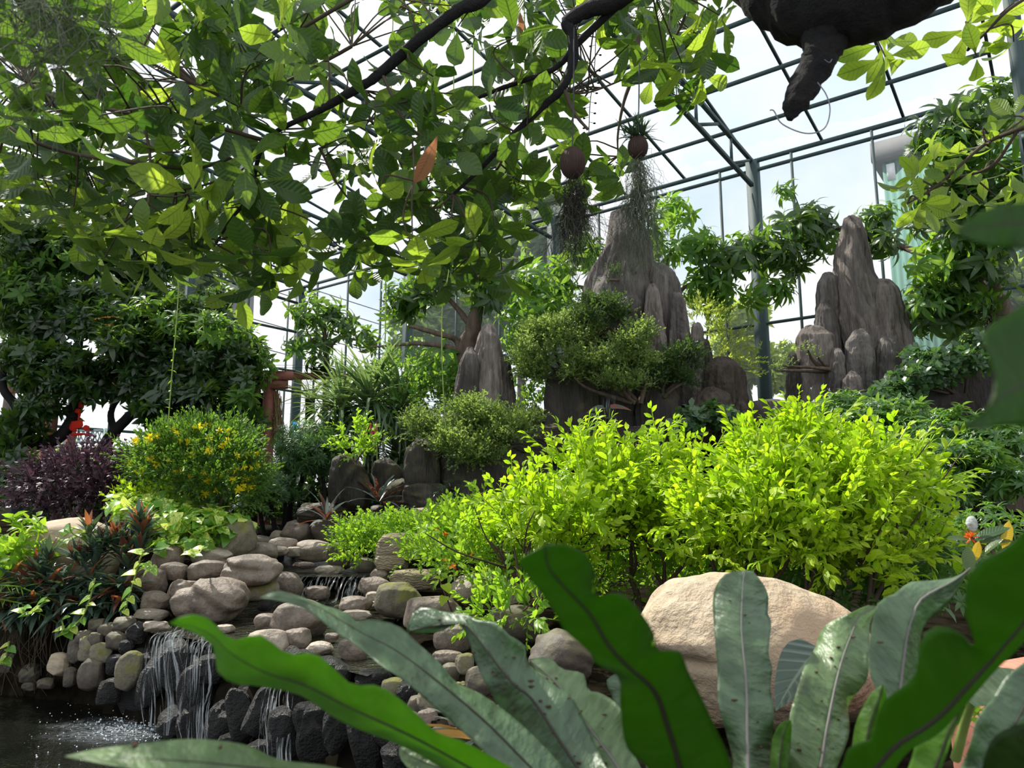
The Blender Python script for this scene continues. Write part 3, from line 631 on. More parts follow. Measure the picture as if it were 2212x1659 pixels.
peak('dome', cm, [(778, 1538, 1584), (788, 1527, 1596), (806, 1519, 1606), (835, 1515, 1613), (870, 1512, 1618), (970, 1508, 1624)], 8.7, .8, 121, M['dome'])
peak('dome', cm, [(845, 1512, 1562), (858, 1494, 1578), (880, 1484, 1588), (915, 1479, 1594), (970, 1476, 1600)], 8.45, .7, 122, M['dome'])
peak('dome', cm, [(862, 1590, 1606), (885, 1580, 1618), (970, 1572, 1626)], 8.5, .8, 123, M['dome'])
g = G(); c, r = blob(1655, 895, 8.7, 52, 34); lump(g, c, r, 124, .12, .03, 14, .5); g.build('low_ledge', M['peak'], cm)
g = G(); c, r = blob(1215, 960, 8.4, 75, 46); lump(g, c, r, 125, .1, .03, 16, .55); g.build('layered_ledge', M['layered'], cm)
g = G(); c, r = blob(1340, 965, 8.3, 110, 50); lump(g, c, r, 126, .12, .03, 16, .55); g.build('layered_ledge', M['layered'], cm)

rm = tag(empty('rock_mountain', P(1840, 880, D)*np.array((1, 1, 0))+np.array((0, 0, .95))), 'right grey rockery of fluted stone with one blunt tall peak', 'rockery')
rp = [
 ('peak', [(474, 1821, 1860), (490, 1819, 1864), (530, 1814, 1870), (562, 1807, 1876), (600, 1806, 1886), (640, 1806, 1905), (700, 1810, 1935), (760, 1812, 1955), (880, 1810, 1975)], 9.2, .75, 'peak_grey'),
 ('shoulder', [(607, 1893, 1924), (620, 1888, 1934), (660, 1882, 1948), (720, 1876, 1964), (780, 1872, 1980), (880, 1870, 1985)], 9.0, .75, 'peak_grey'),
 ('shoulder', [(592, 1776, 1800), (612, 1767, 1810), (650, 1764, 1816), (720, 1760, 1820), (880, 1755, 1826)], 9.25, .8, 'peak'),
 ('spire', [(658, 1771, 1791), (672, 1765, 1802), (720, 1762, 1812), (800, 1758, 1818), (890, 1752, 1822)], 8.95, .8, 'peak'),
 ('column', [(712, 1730, 1780), (728, 1723, 1800), (790, 1719, 1806), (890, 1714, 1812)], 8.8, .7, 'peak_grey'),
 ('column', [(765, 1703, 1719), (790, 1700, 1724), (890, 1697, 1728)], 8.75, .9, 'peak_dark'),
 ('column', [(715, 1842, 1872), (735, 1828, 1884), (790, 1824, 1890), (880, 1820, 1894)], 8.6, .75, 'peak'),
 ('spire', [(754, 1800, 1816), (775, 1794, 1823), (830, 1786, 1826), (890, 1780, 1830)], 8.55, .9, 'peak'),
 ('spire', [(804, 1834, 1848), (820, 1822, 1860), (880, 1814, 1868)], 8.35, .9, 'peak_grey'),
 ('column', [(732, 1902, 1930), (752, 1893, 1938), (800, 1888, 1946), (880, 1880, 1955)], 8.65, .8, 'peak')]
for i, (nm_, rows, d_, th, mm) in enumerate(rp): peak(nm_, rm, rows, d_, th, 150+i, M[mm])
g = G(); c, r = blob(2080, 840, 8.6, 120, 80); lump(g, c, r, 171, .16, .04, 18, .4); c, r = blob(1990, 860, 8.4, 80, 55); lump(g, c, r, 172, .16, .04, 16, .45); g.build('dark_base', M['peak_dark'], rm)

lp = tag(empty('rock_peak', P(1045, 960, 8.6)*np.array((1, 1, 0))+np.array((0, 0, .95))), 'single pointed grey stone peak left of the central rockery', 'rockery')
peak('peak', lp, [(705, 1043, 1070), (722, 1035, 1077), (745, 1030, 1083), (780, 1018, 1090), (850, 1004, 1098), (960, 990, 1110)], 8.6, .8, 181, M['peak_grey'])
peak('shoulder', lp, [(752, 1008, 1022), (768, 1000, 1034), (790, 990, 1040), (860, 982, 1044), (960, 976, 1050)], 8.5, .8, 182, M['peak'])
peak('shoulder', lp, [(768, 1086, 1098), (790, 1080, 1104), (850, 1076, 1112), (960, 1070, 1126)], 8.55, .9, 183, M['peak'])
peak('foot', lp, [(880, 975, 985), (900, 968, 1000), (960, 960, 1010)], 8.3, .9, 184, M['peak_dark'])
base = tag(empty('layered_outcrop', P(1000, 1080, 8.1)*np.array((1, 1, 0))+np.array((0, 0, .85))), 'dark damp layered rock under the cloud pruned shrub', 'rock')
for i, (u, v, ru, rv, d_, mm) in enumerate(((915, 1025, 48, 70, 7.9, 'peak_dark'), (1010, 1050, 80, 70, 8.0, 'peak_dark'), (1100, 1040, 90, 75, 8.1, 'peak_dark'), (960, 965, 60, 40, 8.3, 'peak_dark'), (1110, 960, 70, 46, 8.4, 'layered'), (1035, 1005, 90, 60, 8.3, 'layered'), (925, 1085, 60, 42, 7.8, 'peak_dark'), (1020, 1105, 90, 34, 7.85, 'peak_dark'), (860, 1075, 44, 40, 8.1, 'peak_dark'), (1130, 1100, 70, 60, 8.0, 'peak_dark'))):
    g = G(); c, r = blob(u, v, d_, ru, rv); lump(g, c, r, 190+i, .20, .06, 24, .5); g.build('ledge', M[mm], base)
g = G(); c, r = blob(757, 1045, 8.0, 44, 62); lump(g, c, r, 201, .18, .06, 22, .4)
tag(g.build('garden_rock', M['peak_dark'], loc=c), 'brown layered rock with the small bright shrub growing on its top', 'rock')
g = G(); c, r = blob(838, 1030, 8.3, 34, 40); lump(g, c, r, 202, .14, .04, 12, .4)
tag(g.build('garden_rock', M['peak_dark'], loc=c), 'dark rounded rock behind the taller bronze rosette', 'rock')
g = G(); c, r = blob(700, 1110, 8.0, 60, 26); lump(g, c, r, 203, .14, .04, 12, .4)
tag(g.build('garden_rock', M['layered'], loc=c), 'low dark rock under the lower bronze rosette', 'rock')

# ------------------------------------------------------------------ boulders and stones: u, v, half size w h (px), distance (None = sits at height z), material, label
def stone(u, v, w, h, d, m, label, seed, dep=.85, rough=.12, n=18, box_=.3, group=None, tilt=0., cat='stone', name='river_stone'):
    c, r = blob(u, v, d, w, h); r = (r[0], min(r[0], r[2]*1.6)*dep, r[2]); g = G(); lump(g, c, r, seed, rough, .018, n, box_, tilt=tilt)
    if 'hollow across' in label or 'ridge down' in label:
        V = (g.V[0]-c)/np.array(r)
        if 'hollow' in label: V = V*(1-.28*np.exp(-((V[:, 2]-.18+.25*V[:, 0])**2/.03+np.maximum(np.abs(V[:, 0]+.1)-.5, 0)**2/.05))*(V[:, 1] < 0))[:, None]
        else: V[:, 2] = np.where(V[:, 2] > 0, V[:, 2]*(1.15-.22*np.abs(V[:, 0]-.05)-.35*np.maximum(-V[:, 0], 0)), V[:, 2]); V = V*(1+.10*np.exp(-((V[:, 0]+.9*V[:, 2]-.55)**2/.02))*(V[:, 1] < .2)-.10*np.exp(-((V[:, 0]+.9*V[:, 2]-.2)**2/.03))*(V[:, 1] < .2))[:, None]
        g.V[0] = (V*np.array(r)+c).astype(np.float32)
    return tag(g.build(name, M[m], loc=c), label, cat, group)
def dz(v, z): r = ray(1106, v); return r[1]*(z-EYE)/r[2]
STREAM = 'river stones along the stream'
S = [
 (359, 1212, 35, 36, 5.9, 'stone', 'upright brown stone under the pothos, left end of the top row'),
 (458, 1201, 46, 20, 6.1, 'stone_pale', 'pale flat stone behind the row of stones beside the pothos'),
 (378, 1236, 32, 21, 5.75, 'stone', 'small reddish polished stone left of the oval brown stone'),
 (446, 1233, 42, 24, 5.75, 'stone', 'oval brown stone between the reddish stone and the hollowed stone'),
 (543, 1233, 62, 33, 5.75, 'stone', 'wide grey stone with a long hollow across its face'),
 (312, 1258, 52, 34, 5.55, 'stone', 'large rounded brown stone right of the purple clump'),
 (336, 1296, 30, 22, 5.3, 'stone', 'small round stone on the flat stone left of the biggest boulder'),
 (324, 1330, 40, 16, 5.2, 'stone_pale', 'flat smooth slab stone under the small round stone'),
 (389, 1293, 34, 38, 5.5, 'stone', 'upright stone tucked behind the left of the biggest boulder'),
 (410, 1263, 32, 11, 5.65, 'stone', 'thin flat stone wedged under the reddish polished stone'),
 (455, 1300, 78, 50, 5.3, 'stone', 'biggest brown boulder with a ridge down its right face'),
 (567, 1278, 36, 22, 5.75, 'stone_moss', 'dark mossy stone under the hollowed grey stone'),
 (622, 1266, 34, 30, 6.1, 'stone', 'brown rounded stone left of the small cascade'),
 (686, 1280, 30, 17, 6.2, 'stone', 'purple brown wet stone at the foot of the cascade'),
 (645, 1340, 64, 46, 4.72, 'stone', 'big domed brown boulder standing in the middle of the pool'),
 (578, 1343, 27, 18, 4.95, 'stone', 'small low dark stone left of the big domed boulder'),
 (644, 1381, 32, 25, 4.34, 'stone', 'round egg stone in front of the big domed boulder'),
 (578, 1394, 48, 34, 4.28, 'stone_pale', 'pale broad stone behind the long backlit frond'),
 (487, 1358, 21, 10, 4.86, 'stone_pale', 'pale flat stone barely above the pool water'),
 (572, 1309, 18, 12, 5.6, 'stone_wet', 'small wet stone under the mossy stone'),
 (646, 1150, 35, 27, 8.0, 'stone', 'large round brown stone at the head of the stream'),
 (671, 1131, 17, 18, 8.4, 'stone_pale', 'pale pointed stone behind the large round stone upstream'),
 (697, 1129, 17, 17, 8.4, 'stone_pale', 'round tan stone beside the bronze rosette'),
 (601, 1160, 20, 15, 8.0, 'stone_pale', 'small tan stone left of the large round stone upstream'),
 (559, 1168, 28, 11, 7.8, 'stone', 'flat grey stone beside the trailing pothos tip'),
 (612, 1178, 33, 17, 7.6, 'stone_pale', 'pale orange sided stone upstream of the pale dome stone'),
 (602, 1190, 22, 12, 7.3, 'stone_pale', 'small whitish stone left of the pale dome stone'),
 (675, 1190, 43, 24, 7.5, 'stone_pale', 'pale dome stone at the edge of the upper pool'),
 (636, 1192, 18, 13, 7.4, 'stone_pale', 'little tan stone touching the left of the pale dome stone'),
 (569, 1193, 36, 23, 7.0, 'stone_pale', 'pale sloping stone behind the hollowed grey stone'),
 (655, 1221, 24, 8, 7.0, 'stone', 'low pinkish stone in the upper pool'),
 (712, 1231, 34, 11, 6.9, 'stone_pale', 'flat pale stone in the upper pool just above the cascade'),
 (821, 1241, 22, 16, 6.3, 'stone', 'small grey stone above the dark wedge stone right of the cascade'),
 (812, 1266, 40, 20, 6.1, 'stone', 'dark wedge shaped stone right of the cascade'),
 (864, 1301, 52, 42, 5.35, 'stone_moss', 'rough yellow brown mossy rock right of the pool'),
 (767, 1306, 35, 19, 5.55, 'stone', 'smooth wet grey stone below the cascade'),
 (770, 1328, 33, 12, 5.3, 'stone_pale', 'flat pink stone under the smooth wet grey stone'),
 (808, 1290, 20, 13, 5.9, 'stone_pale', 'pale stone between the cascade and the mossy rock'),
 (813, 1306, 14, 9, 5.7, 'stone_pale', 'tiny pale stone touching the mossy rock'),
 (764, 1402, 35, 27, 4.08, 'stone', 'round grey stone alone in the water right of the egg stone'),
 (717, 1377, 15, 12, 4.52, 'stone', 'small wet stone between the egg stone and the lone round stone'),
 (690, 1402, 30, 15, 4.2, 'stone_pale', 'low yellowish stone washed by water beside the egg stone'),
 (1034, 1272, 63, 36, 4.9, 'stone_pale', 'large speckled grey stone below the golden hedge'),
 (932, 1325, 68, 42, 4.7, 'stone', 'big dark brown stone behind the small bright leaf tip'),
 (1123, 1288, 52, 42, 4.6, 'stone', 'large pinkish stone right of the speckled stone'),
 (1105, 1350, 60, 46, 4.3, 'stone_dull', 'dark stone under the leafy spray beside the pinkish stone'),
 (1218, 1420, 78, 56, 3.5, 'stone_dull', 'large dark mossy boulder behind the pale fronds'),
 (1012, 1338, 30, 18, 4.3, 'stone', 'small brown stone peeping above the spotted frond tip'),
 (980, 1378, 48, 34, 4.1, 'stone', 'rounded brown stone behind the spotted frond tip'),
 (966, 1420, 36, 16, 3.9, 'stone', 'flat brown stone under the rounded brown stone'),
 (1004, 1433, 23, 24, 3.6, 'stone_moss', 'yellow green mossy round stone beside the spotted frond'),
 (1036, 1475, 33, 34, 3.4, 'stone_dull', 'dark stone below the mossy round stone beside the spotted frond'),
 (972, 1452, 24, 20, 3.7, 'stone_dull', 'dark stone left of the mossy round stone'),
 (938, 1513, 40, 26, 3.3, 'stone_moss', 'broad mossy stone below the second long frond'),
 (991, 1548, 30, 22, 3.1, 'stone', 'pinkish brown stone behind the orange dry leaves'),
 (922, 1554, 24, 23, 3.15, 'stone', 'small brown stone above the long backlit frond'),
 (986, 1588, 26, 16, 3.0, 'stone_dull', 'grey stone among the striped leaves'),
 (998, 1490, 16, 19, 3.5, 'stone_moss', 'small tan stone wedged beside the broad mossy stone'),
 (955, 1585, 26, 18, 3.05, 'stone_dull', 'dark low stone under the small brown stone'),
 (848, 1487, 28, 22, 3.6, 'stone_moss', 'rough mossy stone on the lip of the fall'),
 (884, 1500, 26, 30, 3.5, 'stone_wet', 'black wet stone right of the rough mossy lip stone'),
 (806, 1466, 42, 20, 3.75, 'stone_wet', 'smooth wet stone under the thin water at the lip'),
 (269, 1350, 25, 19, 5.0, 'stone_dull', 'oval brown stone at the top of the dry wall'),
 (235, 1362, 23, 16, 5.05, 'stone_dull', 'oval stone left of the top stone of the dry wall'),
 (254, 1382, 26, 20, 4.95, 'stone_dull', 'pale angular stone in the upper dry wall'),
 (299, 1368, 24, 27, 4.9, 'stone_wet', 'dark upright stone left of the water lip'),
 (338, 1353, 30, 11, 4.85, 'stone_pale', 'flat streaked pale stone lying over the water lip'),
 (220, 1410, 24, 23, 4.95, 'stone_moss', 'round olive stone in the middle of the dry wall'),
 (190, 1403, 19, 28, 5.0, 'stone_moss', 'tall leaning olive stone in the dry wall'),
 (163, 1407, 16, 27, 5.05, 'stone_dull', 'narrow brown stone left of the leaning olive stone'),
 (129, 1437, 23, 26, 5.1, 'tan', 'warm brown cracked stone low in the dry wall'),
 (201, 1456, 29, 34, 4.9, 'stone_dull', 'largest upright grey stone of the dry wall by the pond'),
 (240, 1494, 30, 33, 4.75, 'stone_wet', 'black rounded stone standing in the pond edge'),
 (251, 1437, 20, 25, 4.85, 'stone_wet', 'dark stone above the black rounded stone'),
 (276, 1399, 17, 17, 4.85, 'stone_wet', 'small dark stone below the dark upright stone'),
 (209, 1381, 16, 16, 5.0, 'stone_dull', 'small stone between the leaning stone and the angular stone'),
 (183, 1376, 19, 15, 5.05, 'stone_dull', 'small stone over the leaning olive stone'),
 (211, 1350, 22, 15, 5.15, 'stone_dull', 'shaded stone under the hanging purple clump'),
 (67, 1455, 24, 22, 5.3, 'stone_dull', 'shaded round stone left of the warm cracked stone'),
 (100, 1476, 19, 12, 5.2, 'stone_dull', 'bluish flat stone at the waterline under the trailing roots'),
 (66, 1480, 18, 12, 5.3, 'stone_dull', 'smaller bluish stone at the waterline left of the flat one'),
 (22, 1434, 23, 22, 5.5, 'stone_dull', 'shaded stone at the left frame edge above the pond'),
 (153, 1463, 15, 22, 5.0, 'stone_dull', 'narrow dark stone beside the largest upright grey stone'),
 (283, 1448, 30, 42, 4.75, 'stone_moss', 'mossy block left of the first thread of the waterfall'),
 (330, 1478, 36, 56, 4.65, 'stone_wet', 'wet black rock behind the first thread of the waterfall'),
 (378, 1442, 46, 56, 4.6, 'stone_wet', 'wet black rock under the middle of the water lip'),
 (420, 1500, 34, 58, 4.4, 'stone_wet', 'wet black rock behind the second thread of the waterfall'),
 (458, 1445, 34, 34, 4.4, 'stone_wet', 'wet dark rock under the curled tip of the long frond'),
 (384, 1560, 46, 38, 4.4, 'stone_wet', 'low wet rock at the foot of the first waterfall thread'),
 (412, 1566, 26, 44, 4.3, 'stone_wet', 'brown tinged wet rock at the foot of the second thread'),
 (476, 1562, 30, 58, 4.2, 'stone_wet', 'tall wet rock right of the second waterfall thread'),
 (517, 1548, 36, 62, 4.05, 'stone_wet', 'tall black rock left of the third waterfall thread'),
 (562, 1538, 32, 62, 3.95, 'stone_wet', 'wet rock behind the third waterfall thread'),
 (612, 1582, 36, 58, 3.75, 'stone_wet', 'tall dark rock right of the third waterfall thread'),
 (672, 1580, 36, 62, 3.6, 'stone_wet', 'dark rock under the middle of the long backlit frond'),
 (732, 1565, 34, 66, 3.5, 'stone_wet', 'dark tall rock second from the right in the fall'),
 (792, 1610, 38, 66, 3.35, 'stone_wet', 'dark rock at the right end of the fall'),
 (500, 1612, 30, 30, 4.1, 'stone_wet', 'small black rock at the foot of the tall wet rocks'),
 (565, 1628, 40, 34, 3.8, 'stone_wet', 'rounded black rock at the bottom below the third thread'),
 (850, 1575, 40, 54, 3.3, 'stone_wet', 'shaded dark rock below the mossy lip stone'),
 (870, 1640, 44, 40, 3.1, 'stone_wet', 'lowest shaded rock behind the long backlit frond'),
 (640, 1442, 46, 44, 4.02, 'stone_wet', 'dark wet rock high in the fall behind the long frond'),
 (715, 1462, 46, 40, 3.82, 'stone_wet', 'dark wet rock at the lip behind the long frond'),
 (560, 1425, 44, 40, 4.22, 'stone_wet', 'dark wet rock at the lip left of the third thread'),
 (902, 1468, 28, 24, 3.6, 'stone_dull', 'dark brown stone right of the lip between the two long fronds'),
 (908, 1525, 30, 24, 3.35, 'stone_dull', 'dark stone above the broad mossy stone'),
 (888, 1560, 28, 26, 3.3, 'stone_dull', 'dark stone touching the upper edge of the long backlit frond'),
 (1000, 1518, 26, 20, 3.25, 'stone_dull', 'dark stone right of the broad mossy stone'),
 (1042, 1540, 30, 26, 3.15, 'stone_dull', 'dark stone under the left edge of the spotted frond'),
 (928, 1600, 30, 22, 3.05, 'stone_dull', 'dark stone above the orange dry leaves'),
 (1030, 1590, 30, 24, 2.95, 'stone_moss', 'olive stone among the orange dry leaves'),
 (940, 1480, 22, 18, 3.55, 'stone', 'small brown stone left of the small tan stone'),
 (779, 1106, 13, 16, 8.2, 'stone_pale', 'pale egg stone leaning below the taller bronze rosette'),
 (792, 1112, 12, 14, 8.1, 'stone_pale', 'second pale egg stone leaning on the first one'),
 (821, 1124, 21, 15, 7.9, 'stone', 'shiny brown stone right of the two pale egg stones'),
 (860, 1110, 21, 20, 8.0, 'stone_dull', 'dark squarish stone under the layered rock base'),
 (814, 1104, 16, 12, 8.3, 'stone_dull', 'small dark stone under the taller bronze rosette'),
 (545, 1150, 22, 11, 8.6, 'stone_dull', 'shaded flat stone near the pergola post foot'),
 (580, 1142, 24, 9, 8.9, 'stone_dull', 'long low shaded stone beyond the pergola post foot'),
 (735, 1200, 30, 30, 7.0, 'stone_dull', 'dark stone half under the low ground cover'),
 (785, 1222, 30, 18, 6.7, 'stone_dull', 'wet dark stone at the water edge under the ground cover'),
]
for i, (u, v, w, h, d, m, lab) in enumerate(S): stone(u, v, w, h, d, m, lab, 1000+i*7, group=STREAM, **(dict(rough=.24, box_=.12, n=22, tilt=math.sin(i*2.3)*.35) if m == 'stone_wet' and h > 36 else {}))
for i, (u, v, w, h, d, m, lab, nm_) in enumerate((
 (882, 1180, 74, 32, 6.4, 'layered_pale', 'flat topped pale layered rock in the ground cover', 'layered_rock'),
 (846, 1214, 38, 18, 6.3, 'layered_pale', 'lower step of pale layered rock by the water', 'layered_rock'),
 (890, 1252, 56, 24, 5.9, 'layered_pale', 'low muddy layered rock above the dark brown stone', 'layered_rock'),
 (950, 1116, 66, 20, 7.4, 'layered_pale', 'long low rock with wavy grain like a log', 'layered_rock'),
 (742, 1145, 70, 28, 7.9, 'stone_dull', 'dark slab rock behind the ground cover upstream', 'layered_rock'),
 (490, 1172, 62, 42, 6.3, 'stone_moss', 'dark slanting triangular boulder under the pothos', 'boulder'))):
    stone(u, v, w, h, d, m, lab, 2000+i*9, .8, .13, 16, .5, cat='rock', name=nm_, tilt=.3 if i == 5 else 0.)
stone(150, 1200, 105, 85, 6.0, 'tan', 'big smooth tan boulder behind the purple clump', 2100, .8, .06, 18, .15, cat='rock', name='boulder')
# the cream boulder with its folded ledge
g = G(); c, r = blob(1615, 1400, 3.0, 262, 160); V, F = cubesphere(34)
p = V*(1+.10*sn(V, 31, 1.4)+.035*sn(V, 32, 3.6)+.012*sn(V, 33, 9))[:, None]
f = np.exp(-((p[:, 0]+.62)**2/.05+(p[:, 2]-.15)**2/.012)); p = p*(1+.10*f)[:, None]
f = np.exp(-((p[:, 0]+.60)**2/.06+(p[:, 2]+.05)**2/.006)); p = p*(1-.10*f)[:, None]
p[:, 2] = np.where(p[:, 2] > 0, p[:, 2]*(1-.12*p[:, 0]), p[:, 2]); g.add(p*np.array((r[0], r[0]*.62, r[2]))+c, F, .0)
tag(g.build('boulder', M['cream'], loc=c), 'large cream boulder behind the upright frond, dappled with sun', 'rock')

# ------------------------------------------------------------------ water
def water_sheet(name, poly, z, m, label):
    g = G(); p = np.array(poly, float); n = len(p); c = p.mean(0)
    V = [(c[0], c[1], z)]+[(a, b, z) for a, b in p]; F = [(0, 1+i, 1+(i+1) % n) for i in range(n)]; g.add(V, F)
    return tag(g.build(name, m, loc=(c[0], c[1], z)), label, 'water', kind='stuff')
water_sheet('pond_water', [(-9, 6.8), (-4.2, 6.1), (-2.75, 5.5), (-2.1, 5.0), (-1.3, 4.5), (-.5, 3.7), (0, 2.9), (.2, 1.5), (.3, -1.4), (-9, -1.4)], 0., M['pond'], 'dark pond water at the lower left')
water_sheet('stream_pool', [(-2.28, 4.85), (-1.45, 4.34), (-.68, 3.66), (-.55, 4.2), (-.8, 5.2), (-.95, 6.62), (-2.7, 6.62), (-2.75, 5.6)], Z_POOL, M['pool'], 'shallow stream pool around the boulders')
water_sheet('upper_pool', [(-2.7, 6.56), (-.9, 6.56), (-1.2, 8), (-1.6, 9.6), (-3.2, 9.6), (-3.1, 8)], Z_UPPER, M['pool'], 'still upper pool above the small cascade')
def sheet(name, cols, m, label, kind='stuff', parent=None):
    """curtain between polylines; cols = list of paths (world points), all of equal length"""
    A = np.array(cols); nc, nr = A.shape[:2]; g = G()
    uv = np.stack(np.meshgrid(np.linspace(0, 1, nr), np.linspace(0, 1, nc)), -1)[..., ::-1].reshape(-1, 2)
    F = [(i*nr+j, (i+1)*nr+j, (i+1)*nr+j+1, i*nr+j+1) for i in range(nc-1) for j in range(nr-1)]
    g.add(A.reshape(-1, 3), F, 0, uv); return tag(g.build(name, m, loc=A[0, 0]), label, 'water', kind=kind)
cols = []
for u in np.linspace(612, 808, 22):
    b = PZ(u, 1244, Z_UPPER+.01); j = .05*math.sin(u*.21)+.04*math.sin(u*.53)
    pts = [b+np.array((0, .12, 0)), b, b+np.array((0, -.10-j*.5, -.03)), b+np.array((0, -.22-j, -.10+.02*math.sin(u))), b+np.array((0, -.30-j, -.17)), b+np.array((0, -.48-j, -.185))]; cols.append(smooth_path(pts, 4))
sheet('cascade', cols, M['cascade'], 'small cascade spilling from the upper pool')
def strand(name, us, vlip, dl, vend, dend, m, label, seed, spread=1.):
    cols = []; q = rg(seed)
    for u in us:
        a = P(u, vlip+q.normal()*2, dl); e = P(us[0]+(u-us[0])*spread+q.normal()*2, vend, dend); e[2] = max(e[2], .01)
        pts = [a+np.array((0, .10, .012)), a+np.array((0, 0, .008)), a*.93+e*.07+np.array((0, -.05, -.02)), a*.6+e*.4+np.array((q.normal()*.012, -.07, 0)), a*.3+e*.7+np.array((q.normal()*.015, -.07, 0)), e+np.array((0, -.07, 0))]
        cols.append(smooth_path(pts, 4))
    return sheet(name, cols, m, label)
strand('waterfall_strand', np.linspace(322, 392, 9), 1376, 4.58, 1562, 4.40, M['fall'], 'broad left thread of the waterfall', 1, 1.5)
strand('waterfall_strand', np.linspace(408, 470, 8), 1392, 4.38, 1600, 4.16, M['fall'], 'second thread of the waterfall under the frond tip', 2, .9)
strand('waterfall_strand', np.linspace(572, 640, 8), 1485, 3.92, 1668, 3.62, M['fall'], 'third thread of the waterfall below the long frond', 3, 1.0)
strand('waterfall_strand', np.linspace(365, 377, 3), 1385, 4.50, 1580, 4.22, M['fall'], 'thin beaded thread between the two left waterfall threads', 4, 1.0)
strand('waterfall_strand', np.linspace(1300, 1328, 5), 846, 8.25, 905, 8.2, M['cascade'], 'small white spout high on the central rockery', 5, 1.2)
strand('waterfall_strand', np.linspace(1005, 1022, 4), 1040, 7.62, 1120, 7.5, M['cascade'], 'thin spout on the dark layered rock', 6, 1.2)
cols = []                                                        # thin water running over the lip
for u in np.linspace(330, 470, 16):
    pts = [PZ(u+14, 1352, Z_POOL+.012), PZ(u+6, 1366, Z_POOL+.014), PZ(u, 1378, Z_POOL+.006)+np.array((0, -.03, .02*math.sin(u*.4))), P(u-4, 1408, 4.42)+np.array((0, -.03, 0))]; cols.append(smooth_path(pts, 4))
sheet('water_lip', cols, M['cascade'], 'thin water sheet curling over the stones at the pool lip')
g = G(); q = rg(77); V0, F0 = cubesphere(2)
for _ in range(260):
    a = q.random(); u = 90+260*a+q.normal()*30; v = 1600+q.normal()*32-25*a
    c = PZ(u, max(v, 1535), .0)+np.array((0, 0, abs(q.normal())*.03)); g.add(V0*np.abs(q.normal(.0018, .0018))+c, F0, q.random())
for _ in range(500):
    u = q.normal(300, 55); v = q.normal(1578, 14); c = PZ(u, max(v, 1550), .0)+np.array((0, 0, abs(q.normal())*.02)); g.add(V0*np.abs(q.normal(.0026, .002))+c, F0, q.random())
tag(g.build('splash', M['drop'], loc=PZ(300, 1575, 0.)), 'white splash and drops at the foot of the waterfall', 'water', kind='stuff')

g = G(); c0 = PZ(300, 1575, .012); n = 40; V = [c0]; q = rg(78)
for ring in (.33, .66, 1.):
    for i in range(n):
        a = 2*PI*i/n; rr = ring*(1+.18*math.sin(3*a+1)+.12*math.sin(7*a)); V.append(c0+np.array((.62*rr*math.cos(a), .24*rr*math.sin(a), .012*(1-ring)+.004*math.sin(5*a+9*ring))))
V = np.array(V); F3 = [(0, 1+i, 1+(i+1) % n) for i in range(n)]; F4 = [(1+k*n+i, 1+(k+1)*n+i, 1+(k+1)*n+(i+1) % n, 1+k*n+(i+1) % n) for k in (0, 1) for i in range(n)]
uv = (V-c0)[:, :2]*np.array((3., 6.)); rr_ = np.concatenate([[0], np.full(n, .25), np.full(n, .6), np.full(n, 1.)]); g.add(V, F4, rr_, uv); g.add(V, F3, rr_, uv)
tag(g.build('foam', M['foam'], loc=c0), 'patch of white foam on the pond under the waterfall', 'water', kind='stuff')
for i, (u, v, w, h, d, lab) in enumerate(((350, 1470, 90, 90, 4.85, 'black craggy backing rock behind the two left waterfall threads'), (470, 1500, 80, 100, 4.6, 'black craggy backing rock behind the curled frond tip'), (580, 1540, 90, 100, 4.35, 'black craggy backing rock behind the third waterfall thread'), (700, 1560, 90, 100, 4.05, 'black craggy backing rock behind the middle of the long frond'), (810, 1590, 80, 100, 3.75, 'black craggy backing rock at the right end of the fall'))):
    stone(u, v, w, h, d, 'stone_wet', lab, 2500+i, .55, .2, 16, .6, cat='rock', name='backing_rock')
# ------------------------------------------------------------------ plants of the garden
UP = np.array((0, 0, 1.))
def plant(name, base, label, cat, group=None): return tag(empty(name, base), label, cat, group)
def gbase(u, v, d): p = P(u, v, d); return np.array((p[0], p[1], gz1(p[0], p[1])))
def branches(parent, name, paths, m, k=7, wob=.06, seed=0):
    for i, (pts, r) in enumerate(paths):
        g = G(); tube(g, smooth_path(pts, 7), r, k, .3, wob, seed+i); g.build(name, m, parent)
def stems_to(parent, name, base, targets, m, r0=.02, r1=.006, seed=0, spread=.06, k=5):
    q = rg(seed); g = G(); base = np.array(base)
    for t in targets:
        t = np.array(t); a = base+np.array((q.normal()*spread, q.normal()*spread, 0)); mid = a*.5+t*.5+np.array((q.normal(), q.normal(), 0))*.08*np.linalg.norm(t-a)
        tube(g, smooth_path([a, mid, t], 4), [r0*q.uniform(.6, 1.1), r1*1.6, r1], k, q.random())
    return g.build(name, m, parent)
def blobs_foliage(parent, blobs, T, m, size, dens, seed, name='foliage', clump=None, **kw):
    g = G()
    if clump:                              # break each mass into smaller tufts
        n_, f_ = clump; q = rg(seed+7); nb = []
        for b in blobs:
            for _ in range(n_):
                w = q.normal(size=3); w /= np.linalg.norm(w); w *= q.uniform(.35, .92)**.6
                nb.append((b[0]+w[0]*b[3]*.85, b[1]-(w[2]*.9+.1)*b[4]*.85, b[2]+w[1]*(b[5] if len(b) > 5 else .3)*.85, b[3]*f_*q.uniform(.7, 1.25), b[4]*f_*q.uniform(.7, 1.25), (b[5] if len(b) > 5 else .3)*f_))
        blobs = nb; dens = dens/(n_*f_*f_)*1.15
    for i, b in enumerate(blobs):
        c, r = blob(*b); area = (r[0]*r[2]+r[0]*r[1])*PI
        foliage(g, T, c, r, int(dens*area), seed+i*3, size, **kw)
    return g.build(name, M[m], parent)

